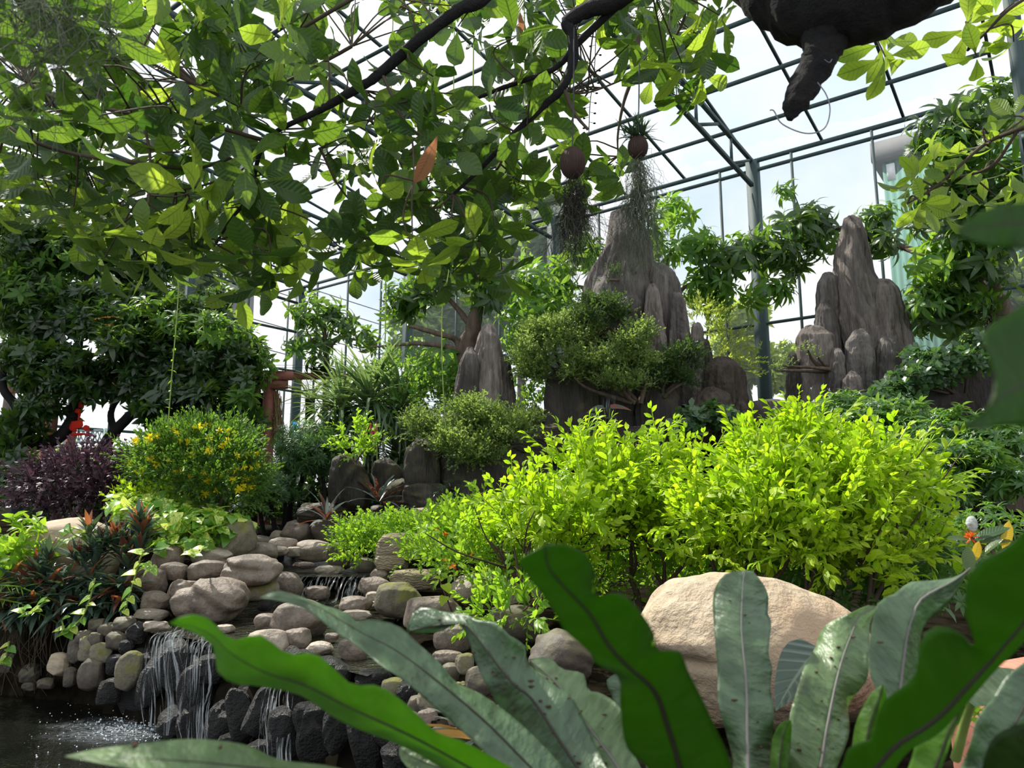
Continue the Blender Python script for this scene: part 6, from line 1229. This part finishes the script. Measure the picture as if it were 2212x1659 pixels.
# other plants around it
o = plant('striped_plant', gbase(1090, 1640, 2.2), 'clump of orange dry and grey striped strap leaves under the fern', 'plant')
ST_ = leaf(.34, .045, 6, 'lance', .35, .7); q = rg(1400)
for nm_, mm, n, sd, (lo, hi) in (('foliage', 'stripe_leaf', 26, 1, (.1, 1.3)), ('dry_leaf', 'orange_leaf', 16, 2, (0., 1.2))):
    g = G(); q = rg(1400+sd)
    for u, v in ((1090, 1610), (1150, 1640), (1030, 1600), (1180, 1600)):
        c = P(u, v, 2.0); k = n//3; a = q.uniform(0, 2*PI, k); e = q.uniform(lo, hi, k); y = np.stack([np.cos(a)*np.cos(e), np.sin(a)*np.cos(e), np.sin(e)], 1); z = UP-np.stack([np.cos(a), np.sin(a), 0*a], 1)*np.sin(e)[:, None]; place(g, ST_, np.tile(c, (k, 1)), y, z, .62*q.uniform(.6, 1.1, k), q.random(k))
    place(g, ST_, [P(1075, 1570, 1.9), P(1040, 1600, 1.9)], [P(1012, 1505, 1.85)-P(1075, 1570, 1.9), P(955, 1570, 1.85)-P(1040, 1600, 1.9)], [(0, -.6, 1)]*2, .55, [.3, .7]) if nm_ == 'dry_leaf' else None
    g.build(nm_, M[mm], o)
o = plant('alocasia', gbase(1750, 1600, 1.75), 'dark quilted arrow leaf behind the pale dappled frond', 'plant')
g = G(); place(g, leaf(.19, .11, 7, 'heart', .12, .5), [P(1772, 1400, 1.6)], [P(1685, 1480, 1.5)-P(1772, 1400, 1.6)], [(-.2, -.5, 1)], 1., .6); g.build('foliage', M['alocasia'], o); g = G(); tube(g, smooth_path([P(1750, 1640, 1.75), P(1775, 1500, 1.7), P(1772, 1400, 1.6)], 4), [.006], 5); g.build('stem', M['stem'], o)
o = plant('alocasia', gbase(2110, 1640, 1.6), 'pale veined broad leaf on a thick green stalk before the brick edging', 'plant')
g = G(); place(g, leaf(.24, .12, 7, 'heart', .12, .5), [P(2070, 1500, 1.5)], [P(2190, 1462, 1.5)-P(2070, 1500, 1.5)], [(0, -.35, 1)], 1., .3); g.build('foliage', M['fern_pale'], o); g = G(); tube(g, smooth_path([P(2064, 1640, 1.6), P(2085, 1560, 1.55), P(2102, 1510, 1.5)], 4), [.010, .007], 6); g.build('stem', M['stem'], o)
g = G(); bk = P(2150, 1530, 2.3); z0 = gz1(bk[0], bk[1]); box(g, (bk[0]+.25, bk[1], (z0+P(2150, 1450, 2.3)[2])/2), (.75, .34, P(2150, 1450, 2.3)[2]-z0+.02), .5)
o = tag(g.build('brick_edging', M['brick'], loc=bk, smooth=False), 'red brick edging in the lower right corner behind the fern', 'edging'); o.modifiers.new('bevel', 'BEVEL').width = .01
o = plant('corner_plant', gbase(2110, 1560, 2.0), 'small light green plant at the foot of the brick edging', 'plant')
blobs_foliage(o, [(2105, 1580, 1.9, 40, 40, .12), (2080, 1600, 1.8, 30, 30, .1)], LOW, 'gold_low', .9, 180, 1421, inner=.3, up=.4)
# plant with the silvery red flower and yellow leaves
o = plant('yellow_leaf_plant', gbase(2140, 1260, 2.6), 'sparse plant with yellow leaves and a silvery cone flower with red base', 'plant')
g = G(); pts = smooth_path([P(2200, 1330, 2.5), P(2150, 1200, 2.5), P(2110, 1175, 2.5), P(2098, 1160, 2.5)], 5); tube(g, pts, [.008, .005], 5); tube(g, smooth_path([P(2150, 1200, 2.5), P(2180, 1185, 2.5)], 3), [.004], 4); g.build('stem', M['twig'], o)
YL = leaf(.12, .05, 5, 'oval', .15, .3)
g = G(); place(g, YL, [P(2165, 1185, 2.5), P(2100, 1215, 2.45), P(2180, 1190, 2.5)], [P(2187, 1125, 2.5)-P(2165, 1185, 2.5), P(2120, 1168, 2.45)-P(2100, 1215, 2.45), (.6, -.2, .2)], [(.1, -1, .1)]*3, [.85, .65, .5], [.8, .3, .6]); g.build('yellow_leaf', M['yellow_leaf'], o)
g = G(); place(g, YL, [P(2105, 1165, 2.5), P(2118, 1170, 2.5), P(2100, 1170, 2.5), P(2095, 1165, 2.5), P(2120, 1200, 2.45), P(2140, 1210, 2.45), P(2090, 1180, 2.45), P(2130, 1225, 2.45)], [(.9, -.2, .45), (.8, 0, .5), (1, -.1, .15), (-1, -.2, .15), (.4, -.4, .6), (.3, -.3, -.6), (-.3, -.5, -.8), (.8, -.3, .2)], [(0, -.5, 1)]*8, [1., .9, 1.1, .7, .7, .8, .8, .8], q.random(8)); g.build('foliage', M['mango'], o)
g = G(); c, r = blob(2099, 1132, 2.5, 11, 18); lump(g, c, r, 1431, .05, .02, 10, .0); g.build('flower_cone', plain('silvery_flower_scales', (.42, .45, .42), .7, .3, var=.3, scale=90., bump=.5), o)
g = G(); N = 40; place(g, leaf(.03, .004, 2, 'lance'), np.tile(P(2097, 1160, 2.5), (N, 1)), q.normal(size=(N, 3))+np.array((-.1, 0, .5)), q.normal(size=(N, 3)), 1., q.random(N)); g.build('red_fringe', M['petal_orange'], o)
# very near soft leaves at the right edge
o = plant('near_branch', P(2330, 700, .42), 'blurred dark green leaves very near at the right edge', 'plant')
frond(o, [(2340, 520), (2240, 536), (2140, 532), (2085, 515), (2068, 500)], [(2340, 470), (2240, 480), (2150, 486), (2100, 492), (2068, 498)], [(2340, 390), (2260, 420), (2212, 438), (2150, 445), (2100, 470), (2068, 496)], .40, .38, 'fern_back', 31, .0, .0, .002, ribw=.0008, name='leaf')
frond(o, [(2340, 960), (2240, 925), (2190, 920), (2130, 925), (2080, 930), (2045, 938)], [(2340, 760), (2270, 800), (2210, 830), (2160, 860), (2110, 905), (2045, 937)], [(2340, 560), (2260, 620), (2200, 665), (2145, 700), (2125, 730), (2150, 800), (2150, 860), (2100, 905), (2046, 936)], .42, .38, 'fern_back', 32, .0, .0, .002, ribw=.0008, name='leaf')
g = G(); tube(g, smooth_path([P(2340, 420, .41), P(2345, 640, .42), P(2340, 900, .43)], 5), [.003, .002], 6); g.build('stem', M['twig'], o)

# ------------------------------------------------------------------ dark trunk and the overhanging canopy
o = plant('tree_trunk', P(1850, -20, 1.7), 'thick near black trunk with a broken stub hanging at the top right', 'tree')
g = G(); tube(g, smooth_path([P(1560, -140, 1.9), P(1700, -50, 1.8), P(1820, -25, 1.7), P(1960, -60, 1.62), P(2150, -150, 1.5)], 8), [.09, .13, .15, .12, .08], 16, .3, .05, 5); g.build('trunk', M['bark_dark'], o)
g = G(); tube(g, smooth_path([P(1805, 10, 1.72), P(1785, 70, 1.72), P(1768, 130, 1.72), P(1735, 190, 1.72), P(1715, 228, 1.72), P(1706, 258, 1.72)], 6), [.095, .060, .042, .036, .030, .008], 14, .3, .09, 6); g.build('broken_stub', M['bark_dark'], o)
g = G(); w_ = smooth_path([P(1663, 238, 1.68), P(1672, 240, 1.68), P(1690, 268, 1.68), P(1740, 288, 1.68), P(1780, 278, 1.68), P(1793, 240, 1.68), P(1785, 205, 1.68), P(1766, 178, 1.68)], 6); tube(g, w_, [.0016], 6); tube(g, smooth_path([P(1770, 120, 1.68), P(1790, 135, 1.68), P(1797, 128, 1.68)], 5), [.0014], 6); tag(g.build('wire_loop', M['wire'], loc=w_[0]), 'thin loop of grey wire around the broken stub', 'wire')

canopy = plant('overhanging_tree', P(1300, -300, 2.6), 'overhanging tree branches with broad wavy green leaves across the top', 'tree')
CB = [  # branch paths (u, v, distance) and radii
 ([(1100, -60, 2.5), (1041, 0, 2.5), (987, 24, 2.5), (899, 91, 2.55), (825, 155, 2.6), (788, 182, 2.6), (700, 233, 2.65), (675, 246, 2.65), (574, 304, 2.7), (540, 418, 2.7), (500, 473, 2.7), (466, 527, 2.7)], [.026, .022, .020, .016, .010, .008, .004]),
 ([(1420, -60, 2.4), (1335, 0, 2.45), (1274, 20, 2.5), (1225, 48, 2.5), (1236, 75, 2.5), (1237, 135, 2.5), (1213, 192, 2.5), (1173, 230, 2.55), (1102, 297, 2.6), (1038, 365, 2.65), (980, 419, 2.7)], [.034, .03, .022, .018, .014, .010, .006]),
 ([(1400, -50, 2.5), (1335, 10, 2.5), (1247, 95, 2.55), (1196, 149, 2.6), (1088, 189, 2.65), (1021, 216, 2.7)], [.018, .014, .010, .006]),
 ([(1384, -60, 2.9), (1382, 0, 2.9), (1374, 135, 2.9), (1348, 219, 2.9), (1335, 287, 2.9), (1335, 338, 2.9)], [.012, .010, .006, .003]),
 ([(1220, 196, 2.5), (1240, 243, 2.5), (1270, 280, 2.5)], [.008, .005]), ([(790, -20, 2.4), (739, 10, 2.4), (601, 91, 2.45), (527, 128, 2.5), (432, 186, 2.5)], [.009, .006, .004]),
 ([(760, 100, 2.6), (679, 145, 2.6), (574, 199, 2.6), (500, 250, 2.6)], [.007, .005, .003]), ([(60, 180, 2.2), (135, 216, 2.2), (287, 246, 2.25), (446, 270, 2.3), (574, 304, 2.4)], [.004, .006, .008]), ([(300, 120, 2.2), (351, 149, 2.2), (432, 186, 2.25), (520, 230, 2.3)], [.004, .006, .006]),
 ([(307, 250, 2.2), (324, 338, 2.2), (321, 439, 2.2)], [.005, .004]), ([(1092, 314, 2.6), (1081, 354, 2.6), (1058, 388, 2.6), (1038, 456, 2.6), (1034, 520, 2.6)], [.006, .003]), ([(791, 196, 2.6), (795, 246, 2.6), (825, 294, 2.6), (849, 324, 2.6), (900, 420, 2.65)], [.006, .003]),
 ([(828, 165, 2.6), (859, 233, 2.6), (889, 297, 2.6), (895, 390, 2.6)], [.007, .003]), ([(690, 320, 2.7), (700, 338, 2.7), (734, 405, 2.7), (811, 496, 2.75)], [.006, .003]), ([(0, 260, 2.), (60, 300, 2.), (150, 330, 2.1), (280, 350, 2.2), (440, 360, 2.4), (574, 304, 2.6)], [.004, .006, .007]),
 ([(574, 320, 2.6), (520, 370, 2.5), (440, 400, 2.4), (380, 410, 2.35)], [.006, .003]), ([(610, 290, 2.7), (620, 360, 2.75), (610, 440, 2.8), (560, 520, 2.8)], [.006, .003]), ([(1213, 192, 2.5), (1270, 200, 2.7), (1374, 160, 2.9)], [.003, .004]), ([(1460, -40, 2.6), (1480, 30, 2.7), (1440, 110, 2.8), (1400, 170, 2.85)], [.008, .004]),
 ([(1980, -60, 1.9), (1912, 20, 1.95), (1911, 100, 1.95)], [.006, .003]), ([(2260, -30, 2.), (2180, 20, 2.), (2130, 70, 2.05), (2090, 110, 2.1)], [.006, .003]), ([(2300, 250, 2.1), (2200, 280, 2.2), (2130, 310, 2.3), (2060, 370, 2.35), (2000, 420, 2.4)], [.010, .006, .003]), ([(2200, 280, 2.2), (2140, 360, 2.3), (2050, 390, 2.4), (1960, 440, 2.4)], [.006, .003])]
allp = []
br_objs = []
for i, (pts, r) in enumerate(CB):
    near = .42 if i in (0, 1, 2, 4, 12) else 0.; pts = [(p[0], p[1], p[2]-near) for p in pts]; r = [x*(.86 if near else 1.) for x in r]
    w = np.array([P(*p) for p in pts]); g = G(); sp = smooth_path(w, 6); tube(g, sp, r, 8, .3, .05, 1500+i); br_objs.append(g.build('branch', M['bark_dark'] if r[0] > .015 else M['twig'], canopy)); allp.append(sp)
CL = [leaf(.17, .080, 8, 'obov', .12, .5, .045, 2, .02, 0., .05), leaf(.16, .072, 8, 'obov', .2, .9, .05, 2, .02, 2., .06), leaf(.18, .085, 8, 'obov', .08, .25, .04, 2, .02, 4., .05)]
CW = [whorl(CL[0], 6, 1.6, 1, spread=.25), whorl(CL[1], 7, 1.75, 2, spread=.25), whorl(CL[2], 5, 1.5, 3, spread=.3), whorl(CL[1], 6, 2.0, 4, spread=.2)]
poly = np.array([(-60, 60), (-60, 440), (60, 440), (140, 500), (240, 600), (300, 560), (420, 590), (520, 640), (590, 600), (640, 590), (720, 580), (800, 590), (860, 560), (960, 590), (1040, 620), (1085, 590), (1100, 520), (1125, 440), (1165, 400), (1230, 420), (1275, 440), (1290, 380), (1340, 410), (1350, 330), (1460, 270), (1500, 200), (1540, 110), (1570, 60), (1560, -60), (-60, -60)], float)
def inside(p):
    c = False; j = len(poly)-1
    for i in range(len(poly)):
        if (poly[i, 1] > p[1]) != (poly[j, 1] > p[1]) and p[0] < (poly[j, 0]-poly[i, 0])*(p[1]-poly[i, 1])/(poly[j, 1]-poly[i, 1])+poly[i, 0]: c = not c
        j = i
    return c
HOLES = [(1350, 300, 30), (1300, 330, 20), (40, 210, 55), (30, 60, 30), (150, 150, 25), (330, 140, 30), (340, 45, 26), (830, 80, 48), (790, 130, 34), (640, 400, 40), (700, 60, 30), (730, 200, 26), (1310, 200, 58), (1270, 110, 40), (1440, 260, 30), (1290, 270, 30), (450, 330, 34), (640, 230, 22), (560, 300, 16), (1160, 330, 22), (700, 480, 26), (560, 20, 25), (1060, 30, 16), (960, 110, 20), (1010, 190, 18), (280, 330, 20), (760, 430, 20)]
q = rg(1600); sites = []
tries = 0
while len(sites) < 330 and tries < 6000:
    tries += 1; p = np.array((q.uniform(-50, 1560), q.uniform(-50, 640)))
    if not inside(p) or any((p[0]-h[0])**2+(p[1]-h[1])**2 < (h[2]+40)**2 for h in HOLES): continue
    if any((p[0]-s[0])**2+(p[1]-s[1])**2 < 36**2 for s in sites): continue
    sites.append(p)
gl = {'canopy': [G() for _ in CB], 'canopy_lit': [G() for _ in CB]}
def cluster(u, v, d, ydir, size, mk, T, bi=None, rnd=None):
    c = P(u, v, d)
    ds = [np.linalg.norm(sp-c, axis=1).min() for sp in allp]; b = int(np.argmin(ds)) if bi is None else bi; sp = allp[b]; a = sp[np.argmin(np.linalg.norm(sp-c, axis=1))]
    if ydir is None: ydir = (c-a)/(np.linalg.norm(c-a)+1e-6)*.7+q.normal(size=3)*.35+np.array((0, -.05, -.45))
    place(gl[mk][b], T, [c], [ydir], [q.normal(size=3)], size, q.random() if rnd is None else rnd)
    gl[mk][b].mi = 1; tube(gl[mk][b], smooth_path([a, (a+c)/2+q.normal(size=3)*.03+np.array((0, 0, .02)), c], 4), [.0035, .0022], 5, q.random()); gl[mk][b].mi = 0
for (u, v) in sites:
    d = q.uniform(2.15, 3.1); low = v > 430 or u < 150
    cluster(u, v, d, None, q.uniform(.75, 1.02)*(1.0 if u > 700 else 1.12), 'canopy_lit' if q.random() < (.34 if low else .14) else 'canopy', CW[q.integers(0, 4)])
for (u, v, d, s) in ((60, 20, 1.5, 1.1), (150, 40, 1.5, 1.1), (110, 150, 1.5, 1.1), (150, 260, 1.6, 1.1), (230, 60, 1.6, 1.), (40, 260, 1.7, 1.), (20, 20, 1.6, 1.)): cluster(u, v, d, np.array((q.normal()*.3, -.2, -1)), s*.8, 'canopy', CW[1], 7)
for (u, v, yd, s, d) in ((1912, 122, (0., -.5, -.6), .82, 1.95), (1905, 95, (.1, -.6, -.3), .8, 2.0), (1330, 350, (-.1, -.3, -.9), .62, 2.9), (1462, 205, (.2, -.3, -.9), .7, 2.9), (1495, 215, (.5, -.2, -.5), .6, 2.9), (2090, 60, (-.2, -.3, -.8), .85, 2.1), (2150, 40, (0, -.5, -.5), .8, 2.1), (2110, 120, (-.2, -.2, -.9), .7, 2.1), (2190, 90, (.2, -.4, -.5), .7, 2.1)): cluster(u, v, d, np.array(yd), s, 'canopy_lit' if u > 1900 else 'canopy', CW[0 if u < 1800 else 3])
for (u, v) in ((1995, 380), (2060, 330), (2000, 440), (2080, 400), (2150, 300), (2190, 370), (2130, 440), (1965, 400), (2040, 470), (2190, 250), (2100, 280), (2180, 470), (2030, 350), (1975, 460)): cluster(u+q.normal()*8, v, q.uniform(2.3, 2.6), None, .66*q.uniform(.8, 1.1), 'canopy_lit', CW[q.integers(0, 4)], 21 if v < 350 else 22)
for i in range(len(CB)):
    for mk, nm_ in (('canopy', 'foliage'), ('canopy_lit', 'sunlit_foliage')):
        if gl[mk][i].n: gl[mk][i].build(nm_, [M[mk], M['twig']], br_objs[i])
g = G(); place(g, leaf(.19, .06, 6, 'obov', .35, .6, .05, 2), [P(945, 292, 1.95)], [P(918, 365, 1.95)-P(945, 292, 1.95)], [(.6, -.8, .1)], .80, .4); g.build('dead_leaf', M['dead'], canopy); g = G(); place(g, leaf(.19, .06, 6, 'obov', .35, .6, .05, 2), [P(1118, 18, 2.45)], [(.3, 0, -1)], [(.6, -.8, .1)], .5, .8); g.build('dead_leaf', M['dead'], canopy)

# hanging husk pots, mosses, thin vines
q = rg(1700)
def hang_moss(parent, name, m, tops, lens, n, spread, r, seed, curl=.02):
    q = rg(seed); g = G()
    for i in range(n):
        a = np.array(tops[q.integers(0, len(tops))])+q.normal(size=3)*spread*.4; L_ = lens*q.uniform(.3, 1.); k = 11; t = np.linspace(0, 1, k)
        w = np.cumsum(q.normal(size=(k, 3))*curl, axis=0); dr_ = q.normal(size=3)*spread*1.3; pts = a+np.outer(t, dr_)+w; pts[:, 2] = a[2]-L_*t+w[:, 2]*.6; tube(g, pts, [r, r*.8, r*.5], 3, q.random(), cap=False)
    return g.build(name, M[m], parent)
for i, (u, v, ru, rv, d, vt, lab) in enumerate(((1237, 352, 27, 36, 2.05, 60, 'left brown ribbed husk ball hanging with a beard of dark roots'), (1378, 318, 21.5, 26, 2.1, 140, 'right brown ribbed husk ball with a spiky air plant on top and pale hanging moss'))):
    c, r = blob(u, v, d, ru, rv); o = plant('hanging_husk_ball', c, lab, 'hanging planter', 'hanging husk balls'); V, F = cubesphere(26); a = np.arctan2(V[:, 1], V[:, 0])
    p = V*(1+.035*np.cos(a*26+2.*V[:, 2])*(1-V[:, 2]**2)**.5)[:, None]; g = G(); g.add(p*np.array((r[0], r[0], r[2]))+c, F, .4); g.build('husk', M['pot'], o)
    g = G(); tube(g, smooth_path([c+UP*r[2]*.95, P(u+2, (v+vt)/2, d), P(u+3, vt, d)], 5), [.0022], 5); g.build('cord', M['cord'], o)
    b = c-UP*r[2]*.85
    if i == 0: hang_moss(o, 'root_beard', 'moss_dark', [b-UP*.014*k_ for k_ in range(9)], .25, 280, .026, .0008, 1701, .0095); hang_moss(o, 'fine_root', 'moss_grey', [b-UP*.1], .24, 60, .036, .0007, 1705, .012)
    else:
        hang_moss(o, 'moss', 'moss_grey', [b-UP*.018*k_ for k_ in range(9)], .33, 300, .028, .0008, 1702, .010)
        t = c+UP*r[2]*.9; n = 110; e = q.uniform(.1, 1.5, n); a = q.uniform(0, 2*PI, n); y = np.stack([np.cos(a)*np.cos(e), np.sin(a)*np.cos(e), np.sin(e)], 1); g = G(); T = leaf(.075, .006, 4, 'lance', .4, .7)
        place(g, T, t+np.stack([q.normal(size=n)*.012, q.normal(size=n)*.012, 0*a], 1), y, np.tile(UP, (n, 1))+y*.1, q.uniform(.6, 1.05, n), q.random(n)); g.build('air_plant', M['airplant'], o)
o = plant('hanging_seed_strand', P(1280, 90, 2.9), 'thin hanging strand with small drooping seed heads beside the left husk ball', 'plant')
g = G(); sp = smooth_path([P(1288, 40, 2.9), P(1284, 150, 2.9), P(1275, 220, 2.9), P(1272, 285, 2.9)], 6); tube(g, sp, [.0018], 4); V0, F0 = cubesphere(3)
for k_ in range(3, 18): a = sp[k_]; e = a+np.array(((-1)**k_*.022, 0, -.006)); tube(g, [a, e], [.0012], 4); g.add(V0*np.array((.006, .004, .004))+e, F0)
g.build('strand', M['moss_dark'], o)
o = plant('hanging_moss', P(130, -40, 1.3), 'soft grey strands of hanging moss in the upper left corner', 'moss')
hang_moss(o, 'moss', 'moss_grey', [P(u, v, 1.3) for u, v in ((90, -30), (130, -20), (170, 0), (150, 40), (110, 30), (190, -10), (40, -40))], .26, 110, .05, .0011, 1710, .018)
for i, (pts, lab) in enumerate((([(392, 430, 6.), (385, 640, 6.), (372, 800, 6.), (363, 920, 6.)], 'long thin vine hanging in front of the left trees'), ([(975, 470, 6.5), (957, 640, 6.5), (955, 780, 6.5), (963, 930, 6.5)], 'long thin vine hanging in front of the left rock peak'), ([(1020, 420, 5.), (1018, 560, 5.), (1016, 640, 5.)], 'thin vine hanging beside the leaning mango trunk'), ([(836, 500, 6.), (834, 620, 6.), (832, 740, 6.)], 'thin vine hanging before the wall post left of the mango'), ([(1134, 400, 5.), (1136, 520, 5.), (1138, 610, 5.)], 'thin vine hanging before the hazy tree'))):
    w = [P(*p) for p in pts]; w[0] = w[0]; top = np.array(w[0])+UP*.9; s_ = (top[:2]-EA) @ EN; top[2] = zr(s_); g = G(); sp = smooth_path([top]+w, 6); tube(g, sp, [.005, .005], 4)
    vn = tag(g.build('hanging_vine', M['stem'], loc=sp[0]), lab, 'vine', 'thin hanging vines')
    n = 16; k_ = np.linspace(len(sp)*.6, len(sp)-1, n).astype(int); g = G(); place(g, leaf(.04, .02, 3, 'ovate', .2, .4), sp[k_], q.normal(size=(n, 3))*np.array((1, 1, .3)), np.tile(UP, (n, 1)), 1., q.random(n)); g.build('foliage', M['gold_low'], vn)

a = P(505, 1060, 11.9); b = P(588, 850, 11.9); o = tag(empty('shade_screen', (a[0], a[1], gz1(a[0], a[1]))), 'dark netting screen under the right end of the pergola', 'screen'); g = G(); n = 14
for i in range(n+1):
    x = a[0]+(b[0]-a[0])*i/n; bar(g, (x, a[1], gz1(a[0], a[1])-.02), (x, a[1], b[2]), .045, .02)
for i in range(18): z = a[2]+(b[2]-a[2])*i/17; bar(g, (a[0], a[1]+.012, z), (b[0], a[1]+.012, z), .05, .02)
g.build('netting', M['basket'], o, smooth=False)
